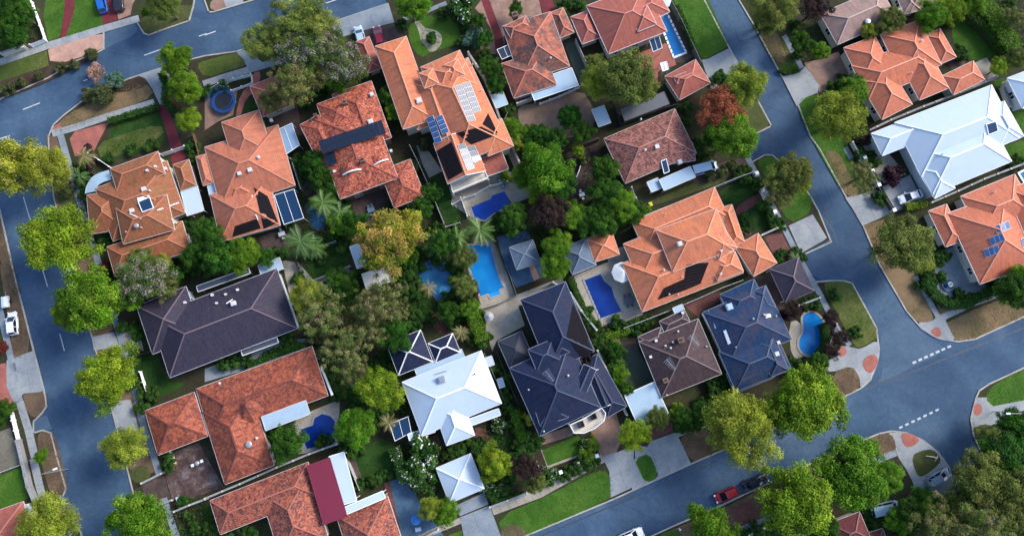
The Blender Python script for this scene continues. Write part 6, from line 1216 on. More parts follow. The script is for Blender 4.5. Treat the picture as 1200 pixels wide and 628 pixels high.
shT(2, 3, 'flower', 7, 30, 200, 70, 240, 20, 280, 50, 320, 90, 300, 20, 370, 60, 410, 110, 390, 350, 140, 400, 130, 420, 110, 370, 390, 410, 400, 590, 245, 615, 325, 660, 335, 820, 180, 800, 200, 350, 400); shT(2, 3, 'bush', 9, 200, 235, 240, 220, 310, 235, 320, 200, 490, 60, 480, 120, 520, 150, 500, 200, 530, 210, 540, 250, 500, 250, 480, 280, 540, 300, 560, 340, 590, 370, 550, 390, 460, 370, 430, 410, 380, 440, 330, 280, 340, 320, 180, 260, 170, 560, 200, 540, 160, 520, 620, 360, 680, 350, 740, 330, 800, 300, 850, 280, 40, 180, 60, 350, 130, 360, 400, 20, 440, 40, 580, 200)
shT(2, 3, 'yellowbush', 6, 432, 68, 545, 88); shT(2, 3, 'limebush', 8, 830, 220, 815, 260, 845, 200); shT(2, 3, 'redbush', 6, 500, 330, 525, 340)
shT(3, 3, 'bush', 8, 340, 60, 370, 80, 310, 90, 330, 120, 400, 60, 430, 20, 470, 10, 400, 20, 390, 90, 370, 110, 290, 110, 660, 600, 720, 600, 600, 620); shT(3, 3, 'limebush', 8, 290, 50, 300, 70)
shT(4, 3, 'bush', 9, 230, 560, 260, 590, 240, 540, 340, 560, 400, 570, 440, 520, 470, 500, 490, 540, 430, 600, 370, 620, 470, 600, 880, 110, 930, 180, 900, 200, 840, 200, 860, 300, 900, 350, 940, 300, 880, 400, 830, 220, 400, 500, 520, 470, 300, 540)
KD = {}
_big = list(TREES)
def _covered(x, y):
    if any((x - a) ** 2 + (y - b_) ** 2 < (.8 * c) ** 2 for a, b_, c in _big): return True
    p = P(x, y, .8)
    return any(rh(r, p) > 0 for H in HOUSES for r in H['R'])
SH = [s for s in SH if -10 < s[0] < 1212 and -8 < s[1] < 636 and not _covered(s[0], s[1])]
print('shrubs', len(SH)); SH.sort(key=lambda s: -s[2]); SH = SH[:295]
for x, y, r_, kd in SH:
    if not (-10 < x < 1212 and -8 < y < 636): continue
    nm, q = min(LM, key=lambda l: (l[1][0] - x) ** 2 + (l[1][1] - y) ** 2); dx, dy = x - q[0], y - q[1]; a = math.degrees(math.atan2(-dy, dx)) % 360
    dr = ['right of', 'above and right of', 'above', 'above and left of', 'left of', 'below and left of', 'below', 'below and right of'][int((a + 22.5) // 45) % 8]
    if math.hypot(dx, dy) < 18: dr = 'right beside' if False else dr
    KD.setdefault((kd, dr, nm), []).append((math.hypot(dx, dy), x, y, r_))
ORD = ['nearest', 'second nearest', 'third nearest', 'fourth nearest', 'fifth nearest', 'sixth nearest', 'seventh nearest', 'eighth nearest', 'ninth nearest', 'tenth nearest', 'eleventh nearest', 'twelfth nearest']
for (kd, dr, nm), L in KD.items():
    L.sort()
    for i, (d, x, y, r_) in enumerate(L):
        lab = f"{ADJ[kd]} shrub {dr} {nm}" + (f", {ORD[min(i, 11)]} to it" if len(L) > 1 else '')
        lab = lab if len(lab.split()) <= 16 else f"{ADJ[kd]} shrub {dr} {nm}, {ORD[min(i, 11)].split()[0]}"
        tree(x, y, r_, kd, lab, name='shrub', cat='shrub', group='garden shrubs')

# low leafy ground cover in the planted beds
def cover():
    polys = [T(1, 1, 420, 90, 520, 90, 640, 330, 720, 420, 660, 520, 440, 640, 360, 500, 460, 450), T(2, 1, 0, 330, 90, 320, 150, 430, 260, 480, 240, 640, 0, 640), T(2, 1, 500, 20, 640, 0, 740, 120, 740, 320, 660, 560, 560, 540, 400, 470, 460, 350, 560, 310), T(2, 1, 820, 60, 942, 200, 1040, 330, 940, 420, 700, 540, 720, 340, 800, 320),
             T(1, 2, 500, 140, 800, 40, 942, 0, 942, 280, 840, 350, 880, 500, 700, 620, 560, 480, 500, 330), T(2, 2, 0, 0, 60, 30, 100, 160, 230, 180, 330, 330, 240, 330, 100, 300, 0, 300), T(1, 3, 300, 140, 420, 100, 440, 240, 320, 280), T(1, 3, 640, 0, 850, 0, 860, 120, 680, 230), T(1, 3, 880, 200, 942, 180, 1060, 400, 1120, 600, 1040, 560, 930, 380), T(2, 3, 330, 60, 490, 20, 600, 380, 380, 470, 340, 400),
             T(0, 1, 360, 120, 420, 180, 400, 300, 480, 480, 430, 560, 350, 300), T(0, 2, 560, -30, 940, -60, 860, 90, 640, 170), T(0, 1, 860, 420, 960, 380, 1000, 560, 900, 660), T(3, 1, 370, 30, 480, 60, 460, 130, 380, 130), T(4, 3, 440, 440, 640, 400, 960, 180, 960, 700, 360, 700, 380, 560), T(4, 0, 560, 0, 760, -30, 640, 70, 600, 160, 560, 120), T(4, 0, 800, 0, 960, 0, 960, 240, 870, 230),
             T(0, 0, 0, 0, 130, -20, 190, 180, 0, 240), T(2, 0, 240, 60, 330, 60, 400, 400, 440, 520, 370, 400, 290, 230), T(3, 3, 260, 60, 460, -10, 520, 30, 420, 110, 290, 140), T(2, 2, 850, 290, 942, 250, 1000, 460, 960, 560, 880, 390), T(3, 0, 800, 90, 942, 100, 942, 280, 880, 290), T(2, 1, 60, 20, 0, 200, 60, 330, -40, 200), T(1, 0, 780, 350, 860, 350, 930, 600, 860, 640), T(0, 3, 780, 490, 940, 440, 942, 640, 820, 640)]
    rng = np.random.default_rng(5); P_ = []
    for q in polys:
        W = np.array([(p.x, p.y) for p in (P(x, y) for x, y in q)]); lo, hi = W.min(0), W.max(0); n = int((hi - lo).prod() * 9); p = rng.uniform(lo, hi, (n, 2)); ins = np.zeros(n, bool)
        for i in range(len(W)):
            a, b_ = W[i], W[(i + 1) % len(W)]; c = ((a[1] > p[:, 1]) != (b_[1] > p[:, 1])) & (p[:, 0] < (b_[0] - a[0]) * (p[:, 1] - a[1]) / (b_[1] - a[1] + 1e-9) + a[0]); ins ^= c
        p = p[ins]; z = .12 + .35 * np.abs(np.sin(p[:, 0] * 1.3) * np.cos(p[:, 1] * 1.1 + .5)) + rng.uniform(0, .25, len(p)); P_.append(np.column_stack([p, z]))
    p = np.concatenate(P_); pal = np.array([(.02, .05, .01), (.035, .075, .014), (.05, .09, .02), (.045, .05, .02), (.06, .06, .03)]); pi = (np.sin(p[:, 0] * .5) + np.cos(p[:, 1] * .6) + rng.uniform(-1, 1, len(p)) + 3) / 6 * 5
    cols = pal[np.clip(pi.astype(int), 0, 4)] * rng.uniform(.6, 1.3, len(p))[:, None]; n = rng.normal(size=p.shape) * .5; n[:, 2] += 1
    tag(link('ground_cover', leafmesh('ground_cover', p, n, .36, .6, cols, rng)), 'low leafy ground cover filling the garden beds between the houses', 'ground cover', kind='stuff')
def grass():
    PAL = dict(lawn=[(.045, .12, .01), (.065, .165, .014), (.095, .18, .02)], dark_lawn=[(.014, .045, .008), (.025, .065, .01), (.03, .08, .013)], patchy_lawn=[(.06, .10, .018), (.11, .14, .03), (.17, .16, .05)],
        dry_grass=[(.16, .12, .06), (.22, .16, .085), (.26, .18, .10), (.09, .10, .03)], brown_verge=[(.13, .09, .055), (.18, .12, .075), (.10, .08, .035), (.07, .08, .025)], olive_grass=[(.07, .09, .025), (.10, .11, .035), (.14, .13, .05)])
    rng = np.random.default_rng(9); A, C_ = [], []
    for q, nm in GRASS:
        W = np.array([(p.x, p.y) for p in (P(x, y) for x, y in q)]); lo, hi = W.min(0) - .1, W.max(0) + .1; n = int((hi - lo).prod() * 26); p = rng.uniform(lo, hi, (n, 2)); ins = np.zeros(n, bool)
        for i in range(len(W)):
            a, b_ = W[i], W[(i + 1) % len(W)]; c = ((a[1] > p[:, 1]) != (b_[1] > p[:, 1])) & (p[:, 0] < (b_[0] - a[0]) * (p[:, 1] - a[1]) / (b_[1] - a[1] + 1e-9) + a[0]); ins ^= c
        p = p[ins] + rng.normal(size=(ins.sum(), 2)) * .09; pal = np.array(PAL[nm]); wv = (np.sin(p[:, 0] * .8 + np.sin(p[:, 1] * .5) * 2) + np.cos(p[:, 1] * .9 + p[:, 0] * .3) + rng.uniform(-1.4, 1.4, len(p)) + 3.4) / 6.8 * len(pal)
        keep = rng.uniform(0, 1, len(p)) < (.35 + .65 * (np.sin(p[:, 0] * 1.7 + 1) * np.sin(p[:, 1] * 1.5) > -.35)); p = p[keep]; wv = wv[keep]
        A.append(np.column_stack([p, np.full(len(p), .05) + rng.uniform(0, .035, len(p))])); C_.append(pal[np.clip(wv.astype(int), 0, len(pal) - 1)] * rng.uniform(.75, 1.25, len(p))[:, None])
    p = np.concatenate(A); n = rng.normal(size=p.shape) * .35; n[:, 2] += 1; print('grass', len(p))
    tag(link('grass', leafmesh('grass', p, n, .17, .55, np.concatenate(C_), rng)), 'short uneven grass growing on the lawns and verges', 'grass', kind='stuff')
cover()
grass()
# ================================================================ POOLS
def pool(label, out, w1, w2, cop=CREAM, cw=.45, sm=0, rim=True, step=None, lines=None):
    if sm: out = chaikin(out, sm)
    W = [P(x, y) for x, y in out]; c = sum(W, Vector()) / len(W); W = [p - c for p in W]
    if area2(W) < 0: W = W[::-1]
    root = empty('swimming_pool', (c.x, c.y, 0), label=label, cat='swimming pool'); n = len(W)
    _zi[0] += 1; mb = MB(); prism(mb, W, 0, .075); mb.build('water', m_water(label[:24], w1, w2), root)
    nrm = []
    for i in range(n):
        a, b, d = W[i - 1], W[i], W[(i + 1) % n]; e1 = (b - a).normalized(); e2 = (d - b).normalized(); m = (Vector((e1.y, -e1.x, 0)) + Vector((e2.y, -e2.x, 0)))
        m = m.normalized() / max(.5, math.sqrt((1 + e1.dot(e2)) / 2)); nrm.append(m)
    O = [W[i] + nrm[i] * cw for i in range(n)]; I = [W[i] - nrm[i] * .03 for i in range(n)]; z = Vector((0, 0, .105))
    per = 1 if sm == 0 else 2
    for i in range(n):
        j = (i + 1) % n; L = (W[j] - W[i]).length; k = max(1, round(L / .9)) if not sm else 1
        for q in range(k):
            s, t = q / k + .012, (q + 1) / k - .012; mb = MB(); f = [I[i].lerp(I[j], s), O[i].lerp(O[j], s), O[i].lerp(O[j], t), I[i].lerp(I[j], t)]; prism(mb, f, 0, .115 + random.uniform(0, .004)); mb.build('coping_stone', cop, root)
    if step:
        S_ = [P(x, y) - c for x, y in step]; mb = MB(); prism(mb, S_, .02, .083); mb.build('step', m_plain('pool_step_' + label[:6], scl(w2, 1.35), .2), root)
    return root
B = (.005, .11, .38); B2 = (.01, .15, .46); NV = (.004, .022, .16); NV2 = (.006, .035, .21)
pool('bright blue rectangular pool with notched corner steps in cream paving', T(2, 1, 262, 520, 372, 520, 398, 628, 425, 700, 437, 714, 410, 724, 418, 745, 372, 760, 362, 742, 325, 754, 278, 628), (.004, .15, .42), (.01, .20, .50), CREAM, .3, step=T(2, 1, 366, 742, 412, 730, 418, 744, 372, 758))
pool('small deep blue pool with a notched side behind the orange two storey house', T(2, 1, 283, 345, 372, 308, 378, 292, 436, 272, 470, 325, 440, 345, 385, 375, 345, 405, 300, 395), (.003, .04, .30), (.006, .06, .36), CREAM, .3)
pool('navy pool with a wavy side beside the orange pyramid pavilion', T(2, 2, 803, 72, 878, 43, 895, 75, 930, 105, 942, 150, 975, 215, 878, 247), NV, NV2, CONC, .3)
pool('kidney shaped sky blue pool in cream paving', T(3, 2, 860, 235, 900, 215, 942, 235, 975, 290, 980, 350, 942, 415, 890, 420, 850, 395, 845, 345, 872, 310), (.005, .13, .40), (.01, .18, .48), CREAM, .35, sm=2)
pool('small navy pool with a rounded end beside the round green tree', T(1, 3, 445, 135, 497, 118, 505, 85, 540, 65, 578, 75, 600, 100, 600, 195, 470, 227, 455, 190), NV, NV2, CONC, .4)
pool('long narrow blue pool running beside the rosy tiled house', T(3, 0, 200, 72, 235, 57, 325, 242, 275, 262), (.005, .12, .36), (.01, .16, .42), WHITE, .35)
pool('murky freeform blue pool partly hidden by palms', F(490, 320, 498, 308, 515, 303, 531, 309, 538, 328, 534, 346, 524, 354, 511, 351, 507, 338, 496, 334), (.012, .11, .25), (.03, .16, .32), BLUEP, .3, sm=2, step=[(522 + 7.5 * math.cos(a * .3927), 341 + 7.5 * math.sin(a * .3927)) for a in range(16)])
pool('small blurred blue pond under palms beside the salmon terracotta house', T(1, 1, 458, 330, 520, 275, 560, 330, 560, 440, 500, 450, 480, 400), (.015, .08, .18), (.03, .11, .2), DARKP, .3, sm=1)
pool('long blue pool at the right edge beside the coral house with solar panels', T(4, 1, 920, 190, 960, 170, 990, 230, 950, 240), (.005, .12, .36), (.01, .16, .42), WHITE, .3)
# ================================================================ CARS
GLC = m_glass('car_glass', (.006, .012, .022), .06); TYRE = m_plain('tyre', (.012, .012, .012), .8); RIM = m_plain('wheel_rim', (.4, .41, .43), .3, .7)
LAMP = m_plain('headlight', (.75, .78, .8), .15); TAIL = m_plain('taillight', (.4, .01, .01), .2)
def paint(name, c):
    m = m_plain(name, c, .28, 0, .02); m.node_tree.nodes['Principled BSDF'].inputs['Coat Weight'].default_value = .25; return m
STY = dict(   # station x, half width, belt height;  cabin stations x, half width base, half width roof, roof height
 hatch=(4.2, [(-2.1, .62, .55), (-2.0, .78, .78), (-1.4, .86, .88), (.0, .88, .90), (.95, .87, .88), (1.7, .82, .80), (2.0, .70, .70), (2.1, .52, .52)], [(-1.95, .70, .56, .95), (-1.6, .76, .62, 1.38), (.1, .79, .64, 1.46), (1.15, .76, .6, .95)], (-1.45, .15)),
 sedan=(4.7, [(-2.35, .60, .58), (-2.25, .78, .84), (-1.5, .87, .90), (.0, .90, .90), (1.1, .88, .88), (1.9, .84, .80), (2.25, .70, .68), (2.35, .52, .5)], [(-1.75, .72, .5, .92), (-1.0, .78, .60, 1.40), (.25, .80, .62, 1.44), (1.2, .78, .58, .93)], (-.95, .3)),
 suv=(4.6, [(-2.3, .66, .7), (-2.2, .84, .98), (-1.4, .92, 1.02), (.0, .93, 1.03), (1.1, .92, 1.02), (1.8, .88, .96), (2.2, .76, .84), (2.3, .6, .6)], [(-2.15, .76, .66, 1.05), (-1.95, .82, .70, 1.62), (.2, .84, .72, 1.70), (1.15, .82, .66, 1.05)], (-1.9, .25)),
 van=(5.0, [(-2.5, .80, .7), (-2.45, .92, 1.15), (-1.4, .94, 1.2), (.5, .94, 1.2), (1.6, .92, 1.15), (2.2, .86, 1.0), (2.45, .74, .8), (2.5, .6, .6)], [(-2.42, .86, .8, 1.25), (-2.3, .88, .82, 2.0), (.9, .88, .80, 2.05), (1.9, .84, .66, 1.2)], (-2.25, 1.0)),
 ute=(5.2, [(-2.6, .70, .7), (-2.5, .88, .92), (-1.4, .92, .94), (.0, .93, .98), (1.2, .92, .98), (2.0, .88, .92), (2.45, .76, .82), (2.6, .6, .6)], [(-.75, .78, .66, 1.0), (-.5, .82, .70, 1.6), (.55, .84, .70, 1.66), (1.35, .82, .64, 1.02)], (-.45, .6)))
def ring(x, hw, zt, zb=.24):
    r = .12; return [Vector((x, -hw + r * .5, zb)), Vector((x, -hw, zb + r)), Vector((x, -hw - .0, zt * .62)), Vector((x, -hw + .03, zt - .12)), Vector((x, -hw + .12, zt - .02)), Vector((x, -hw * .5, zt + .02)), Vector((x, 0, zt + .035)),
        Vector((x, hw * .5, zt + .02)), Vector((x, hw - .12, zt - .02)), Vector((x, hw - .03, zt - .12)), Vector((x, hw, zt * .62)), Vector((x, hw, zb + r)), Vector((x, hw - r * .5, zb))]
def car(style, x, y, ang, pm, label, cat='car', name='parked_car', z=0):
    L, body, cab, rf = STY[style]; c = P(x, y, z + .6); root = empty(name, (c.x, c.y, z), R(ang), label=label, cat=cat); mb = MB(); rr = [ring(*s) for s in body]
    for i in range(len(rr) - 1):
        for k in range(13): k2 = (k + 1) % 13; mb.face([rr[i][k], rr[i + 1][k], rr[i + 1][k2], rr[i][k2]], None, 0, True)
    mb.face(rr[0]); mb.face(rr[-1][::-1]); mb.build('body', pm, root, weld=True)
    mb = MB(); cr = [[Vector((x_, -b_, bz)), Vector((x_, -t_, z_)), Vector((x_, -t_ * .5, z_ + .03)), Vector((x_, t_ * .5, z_ + .03)), Vector((x_, t_, z_)), Vector((x_, b_, bz))] for (x_, b_, t_, z_), bz in zip(cab, [body[2][2] - .05] * 4)]
    # cabin: glass shell; base corners of the front and rear glass lie on the body
    for i in range(3):
        for k in range(5): mb.face([cr[i][k], cr[i + 1][k], cr[i + 1][k + 1], cr[i][k + 1]], None, 0, False)
    mb.face(cr[0]); mb.face(cr[-1][::-1]); mb.build('window_glass', GLC, root, weld=True)
    x0, x1 = cab[1][0], cab[2][0]; t0, t1, z0, z1 = cab[1][2], cab[2][2], cab[1][3], cab[2][3]; mb = MB(); q = [Vector((x0 - .08, -t0, z0 + .03)), Vector((x1 + .1, -t1 + .02, z1 + .03)), Vector((x1 + .14, 0, z1 + .06)), Vector((x1 + .1, t1 - .02, z1 + .03)), Vector((x0 - .08, t0, z0 + .03)), Vector((x0 - .1, 0, z0 + .07))]
    prism_tilt = [p + Vector((0, 0, .02)) for p in q]; mb.face(prism_tilt); 
    for i in range(6): a, b = q[i], q[(i + 1) % 6]; mb.face([a - Vector((0, 0, .05)), b - Vector((0, 0, .05)), b + Vector((0, 0, .02)), a + Vector((0, 0, .02))])
    mb.build('roof', pm, root)
    mb = MB()
    for s in (-1, 1):
        for a_, b_ in ((0, 1), (2, 3)):
            p, q = cab[a_], cab[b_]; bz = lambda c_: c_[3] if c_ in cab[1:3] else body[2][2]; mb.bar((p[0], s * (p[2] if p in cab[1:3] else p[1] - .02), bz(p) + .02), (q[0], s * (q[2] if q in cab[1:3] else q[1] - .02), bz(q) + .02), .09, .05)
        xm = (cab[1][0] + cab[2][0]) / 2; mb.bar((xm, s * (cab[2][1] + .01), body[2][2] - .02), (xm, s * (cab[2][2] + .01), cab[2][3]), .08, .05)
    mb.build('pillars', pm, root)
    for s in (-1, 1):
        mb = MB(); mb.box((cab[3][0] - .25, s * (body[4][1] + .12), body[4][2] + .1), (.14, .2, .14)); mb.build('mirror', pm, root)
        mb = MB(); mb.box((L / 2 - .12, s * .58, body[5][2] - .10), (.26, .3, .16), s * -.35); mb.build('headlight', LAMP, root)
        mb = MB(); mb.box((-L / 2 + .1, s * .62, body[1][2] - .12), (.16, .24, .16)); mb.build('taillight', TAIL, root)
        for wx in (-L * .3, L * .31):
            mb = MB(); cy = s * (body[3][1] - .1); n = 16; mb.tube([(wx, cy - .11, .32), (wx, cy + .11, .32)], .32, n); w_ = mb.build('wheel', TYRE, root)
            mb = MB(); mb.tube([(wx, cy + s * .10, .32), (wx, cy + s * .125, .32)], .2, 10); mb.build('rim', RIM, w_)
    mb = MB(); mb.box((L / 2 - .02, 0, .45), (.06, .9, .14)); mb.box((L / 2 + .005, 0, .36), (.02, .4, .1)); mb.build('grille', DARK, root)
    return root
PW = paint('white_car_paint', (.72, .74, .77)); PS = paint('silver_car_paint', (.24, .31, .39)); PR = paint('red_car_paint', (.30, .012, .02)); PB = paint('blue_car_paint', (.01, .10, .42)); PK = paint('black_car_paint', (.012, .016, .028)); PC = paint('pale_blue_car_paint', (.36, .5, .62)); PD = paint('deep_red_car_paint', (.26, .01, .04))
car('hatch', 15, 379, 100, PW, 'white hatchback parked on the brown verge at the left edge'); car('sedan', 1067, 230.5, 198, PW, 'white sedan on the concrete driveway below the large white roof')
car('hatch', 1100, 559, 28, PS, 'silver-blue hatchback leaving the side street at the bottom right'); car('hatch', 851, 579, 202, PR, 'bright red hatchback parked at the lower kerb', z=-.115); car('sedan', 885, 564.5, 21, PK, 'black car parked in front of the red hatchback', z=-.115)
car('suv', 739, 628, 22, PW, 'white car cut by the bottom edge on the lower road', z=-.115); car('hatch', 119, 4, 108, PB, 'bright blue car on the crimson driveway at the top left'); car('hatch', 139, 2, 100, PK, 'dark car parked under the top edge beside the blue car')
car('hatch', 444, 43, 105, PD, 'dark red car beside the orange two storey house'); car('hatch', 422, 43, 105, PC, 'pale blue-white car nose showing beside the pinkish garage'); car('van', 825, 198, 15, PC, 'pale blue van parked right of the white walled workshop', 'van', 'parked_van')
car('van', 1036, 595, 12, PC, 'pale blue van under the trees at the bottom right', 'van', 'parked_van'); car('hatch', 430, 40, 105, PK, 'black car wedged between the pale blue and dark red cars') if False else None
def bx(name, label, cat, m, x, y, size, ang=0, z=0, extra=None):
    c = P(x, y, z + size[2] / 2); root = empty(name, (c.x, c.y, z), R(ang), label=label, cat=cat); return root
# trailer, trampoline, fountain, umbrellas, bins and furniture
t = bx('trailer', 'small white covered trailer on the verge above the white hatchback', 'trailer', WHITE, 7, 354, (2, 1.2, 1), 100); mb = MB(); mb.box((0, 0, .65), (2.0, 1.2, .5)); mb.face([(-1, -.6, .9), (1, -.6, .9), (.8, 0, 1.15), (-.8, 0, 1.15)]); mb.face([(1, .6, .9), (-1, .6, .9), (-.8, 0, 1.15), (.8, 0, 1.15)]); mb.face([(1, -.6, .9), (1, .6, .9), (.8, 0, 1.15)]); mb.face([(-1, .6, .9), (-1, -.6, .9), (-.8, 0, 1.15)]); mb.build('box', WHITE, t); mb = MB(); mb.bar((1, 0, .45), (2, 0, .4), .08, .08); mb.build('drawbar', STEEL, t)
for s in (-1, 1): mb = MB(); mb.tube([(0, s * .55, .3), (0, s * .72, .3)], .3, 12); mb.build('wheel', TYRE, t)
def trampoline():
    c = P(262, 119, .8); root = empty('trampoline', (c.x, c.y, 0), label='round trampoline with blue padded rim and safety net, left of the rosy garage', cat='trampoline'); r = 2.25
    BL = m_plain('blue_vinyl', (.01, .06, .22), .35, var=.1); mb = MB(); mb.lathe((0, 0, .8), [(r * .78, 0), (r * .8, .06), (r * 1.0, .06), (r * 1.03, 0), (r * 1.0, -.05)], 40); mb.build('rim_pad', BL, root)
    mb = MB(); mb.lathe((0, 0, .8), [(.01, -.05), (r * .8, 0)], 40); mb.build('jumping_mat', m_plain('black_mat', (.008, .01, .02), .6), root)
    for k in range(6): a = k * 1.0472; mb = MB(); mb.tube([(r * math.cos(a), r * math.sin(a), 0), (r * math.cos(a), r * math.sin(a), .78), (r * 1.0 * math.cos(a), r * 1.0 * math.sin(a), 2.5)], .04, 6); mb.build('pole', m_plain('blue_pole', (.02, .10, .3), .4), root)
    mb = MB()
    for k in range(48): a = k * 6.2832 / 48; mb.bar((r * math.cos(a), r * math.sin(a), .85), (r * math.cos(a), r * math.sin(a), 2.4), .02, .02)
    mb.tube([(r * math.cos(a), r * math.sin(a), 2.45) for a in [k * 6.2832 / 32 for k in range(33)]], .045, 6, 0, False); mb.build('safety_net', BL, root)
trampoline()
def lounge(x, y, ang, z, label):
    c = P(x, y, z + .4); r_ = empty('armchair', (c.x, c.y, z), R(ang), label=label, cat='armchair'); mb = MB(); mb.box((0, 0, .3), (1.0, .95, .3)); mb.build('seat', DARK, r_); mb = MB(); mb.box((0, -.45, .55), (1.0, .18, .75)); mb.build('backrest', DARK, r_)
    for s in (-1, 1): mb = MB(); mb.box((s * .5, 0, .42), (.14, .95, .5)); mb.build('armrest', DARK, r_)
lounge(680.5, 497, 20, 3.12, 'dark armchair on the curved white balcony, left one'); lounge(695, 487.5, 110, 3.12, 'dark armchair on the curved white balcony, right one')
def barbecue(x, y, label):
    c = P(x, y, .9); r_ = empty('barbecue', (c.x, c.y, 0), R(25), label=label, cat='barbecue'); mb = MB(); mb.box((0, 0, .45), (1.1, .55, .7)); mb.build('cabinet', DARK, r_); mb = MB(); mb.lathe((0, 0, .8), [(.01, .32), (.25, .28), (.42, .1), (.45, 0)], 14); mb.build('lid', STEEL, r_)
    for s in (-1, 1): mb = MB(); mb.box((s * .85, 0, .78), (.5, .5, .05)); mb.build('side_shelf', WHITE, r_)
barbecue(*T(0, 3, 905, 293)[0], 'dark barbecue with pale side shelves on the worn brick forecourt')
def fountain():
    c = P(*T(4, 2, 588, 94)[0]); root = empty('fountain', (c.x, c.y, 0), label='round tiered fountain in a circle of pale paving at the right', cat='fountain')
    for k in range(20): a0, a1 = k * .31416 + .01, (k + 1) * .31416 - .01; mb = MB(); prism(mb, [(r_ * math.cos(a), r_ * math.sin(a)) for r_, a in ((1.15, a0), (1.9, a0), (1.9, a1), (1.15, a1))], .01, .05); mb.build('paving_stone', CONC, root)
    mb = MB(); mb.lathe((0, 0, 0), [(1.1, 0), (1.15, .4), (1.0, .42), (.95, .25), (.01, .25)], 24); mb.build('basin', m_plain('grey_stone', (.2, .24, .28), .6), root); mb = MB(); mb.lathe((0, 0, .3), [(.98, 0), (.01, 0)], 24); mb.build('water', m_water('fountain_water', (.01, .05, .12), (.02, .09, .2)), root)
    mb = MB(); mb.lathe((0, 0, .3), [(.15, 0), (.12, .6), (.5, .75), (.48, .8), (.1, .78), (.08, 1.2), (.02, 1.3)], 16); mb.build('pedestal', m_plain('grey_stone', (.2, .24, .28), .6), root)
fountain()
def umbrella(x, y, r, m, label, h=2.4, n=8):
    c = P(x, y, h); root = empty('umbrella', (c.x, c.y, 0), label=label, cat='umbrella')
    for k in range(n):
        a0, a1 = 6.2832 * k / n, 6.2832 * (k + 1) / n; am = (a0 + a1) / 2; mb = MB(); e0, e1, em = [Vector((r * q * math.cos(a), r * q * math.sin(a), z)) for a, q, z in ((a0, 1, h - .1), (a1, 1, h - .1), (am, .93, h - .06))]; t = Vector((0, 0, h + .55)); mb.face([e0, em, t]); mb.face([em, e1, t]); mb.build('canopy_panel', m, root)
    mb = MB(); mb.tube([(0, 0, 0), (0, 0, h + .6)], .035, 8); mb.build('pole', STEEL, root)
umbrella(729, 319, 1.9, m_plain('off_white_cloth', (.5, .53, .55), .8), 'off-white parasol beside the navy pool'); umbrella(487, 609, .9, m_plain('blue_cloth', (.02, .16, .45), .7), 'small bright blue parasol on the blue-grey paving at the bottom'); umbrella(777, 1, 1.6, m_plain('pale_blue_cloth', (.4, .52, .6), .7), 'pale blue parasol at the top edge above the long pool')
umbrella(573, 371, .9, m_plain('grey_cloth', (.3, .3, .31), .8), 'grey folded parasol on the cream yard')
def table(x, y, s, m, label, ang=20, chairs=4, cm=None, cl=None):
    c = P(x, y, .7); root = empty('table', (c.x, c.y, 0), R(ang), label=label, cat='table'); mb = MB(); mb.box((0, 0, .72), (s, s * .65, .05)); mb.build('tabletop', m, root)
    for sx in (-1, 1):
        for sy in (-1, 1): mb = MB(); mb.box((sx * s * .42, sy * s * .26, .35), (.06, .06, .7)); mb.build('leg', m, root)
    cl = cl or label
    for k in range(chairs):
        sy = 1 if k % 2 else -1; px_ = (-.25 + .5 * (k // 2)) * s * (1 if chairs > 2 else 0); p = Vector((px_, sy * (s * .33 + .4), 0)); p.rotate(Matrix.Rotation(R(ang), 3, 'Z')); ch = empty('chair', (c.x + p.x, c.y + p.y, 0), R(ang + (180 if sy > 0 else 0)), label=('%s chair at the %s side of the %s' % (['dark', 'grey'][k // 2 % 2], 'far' if sy > 0 else 'near', cl))[:95], cat='chair', group='garden chairs')
        mb = MB(); mb.box((0, 0, .44), (.46, .46, .05)); mb.build('seat', cm or m, ch); mb = MB(); mb.box((0, -.22, .7), (.46, .04, .45)); mb.build('backrest', cm or m, ch)
        for sx in (-1, 1):
            for s2 in (-1, 1): mb = MB(); mb.box((sx * .2, s2 * .2, .22), (.04, .04, .44)); mb.build('leg', cm or m, ch)
table(737, 352, 1.7, m_plain('grey_wicker', (.08, .09, .11), .8), 'dark outdoor table right of the navy pool', 15, 4, None, 'dark table right of navy pool'); table(435, 246, 1.3, m_plain('blue_grey_table', (.12, .17, .26), .5), 'blue-grey table in the brick yard below the red mottled house', 20, 4, None, 'blue-grey brick yard table')
table(330, 274, 1.2, m_plain('pale_table', (.4, .42, .45), .6), 'pale table on the patio below the salmon terracotta house', 20, 2, None, 'pale patio table'); table(682, 228, 1.0, WHITE, 'white table in the earth courtyard', 20, 2, None, 'white courtyard table'); table(700, 487, .0 + 1.0, DARK, 'dark balcony-side table by the tan brick drive', 20, 0)
table(590, 212, 1.6, m_plain('blue_table', (.15, .28, .42), .5), 'blue-white outdoor table beside the wall of the orange two storey house', 20, 4, None, 'blue-white table by the orange house'); table(700, 222, .9, WHITE, 'small white table right of the courtyard white table', 20, 0); table(490, 620, 1.0, m_plain('pale_round_table', (.4, .5, .6), .5), 'pale table below the small blue parasol', 10, 0)
def bin_(x, y, m, label):
    c = P(x, y, .6); root = empty('wheelie_bin', (c.x, c.y, 0), R(20), label=label, cat='bin'); mb = MB(); mb.box((0, 0, .5), (.55, .65, .9)); mb.build('bin_body', m_plain('bin_green', (.02, .05, .03), .6), root); mb = MB(); mb.box((0, 0, .99), (.62, .75, .08)); mb.build('lid', m, root)
    for s in (-1, 1): mb = MB(); mb.tube([(s * .3, .3, .12), (s * .24, .3, .12)], .12, 10); mb.build('wheel', TYRE, root)
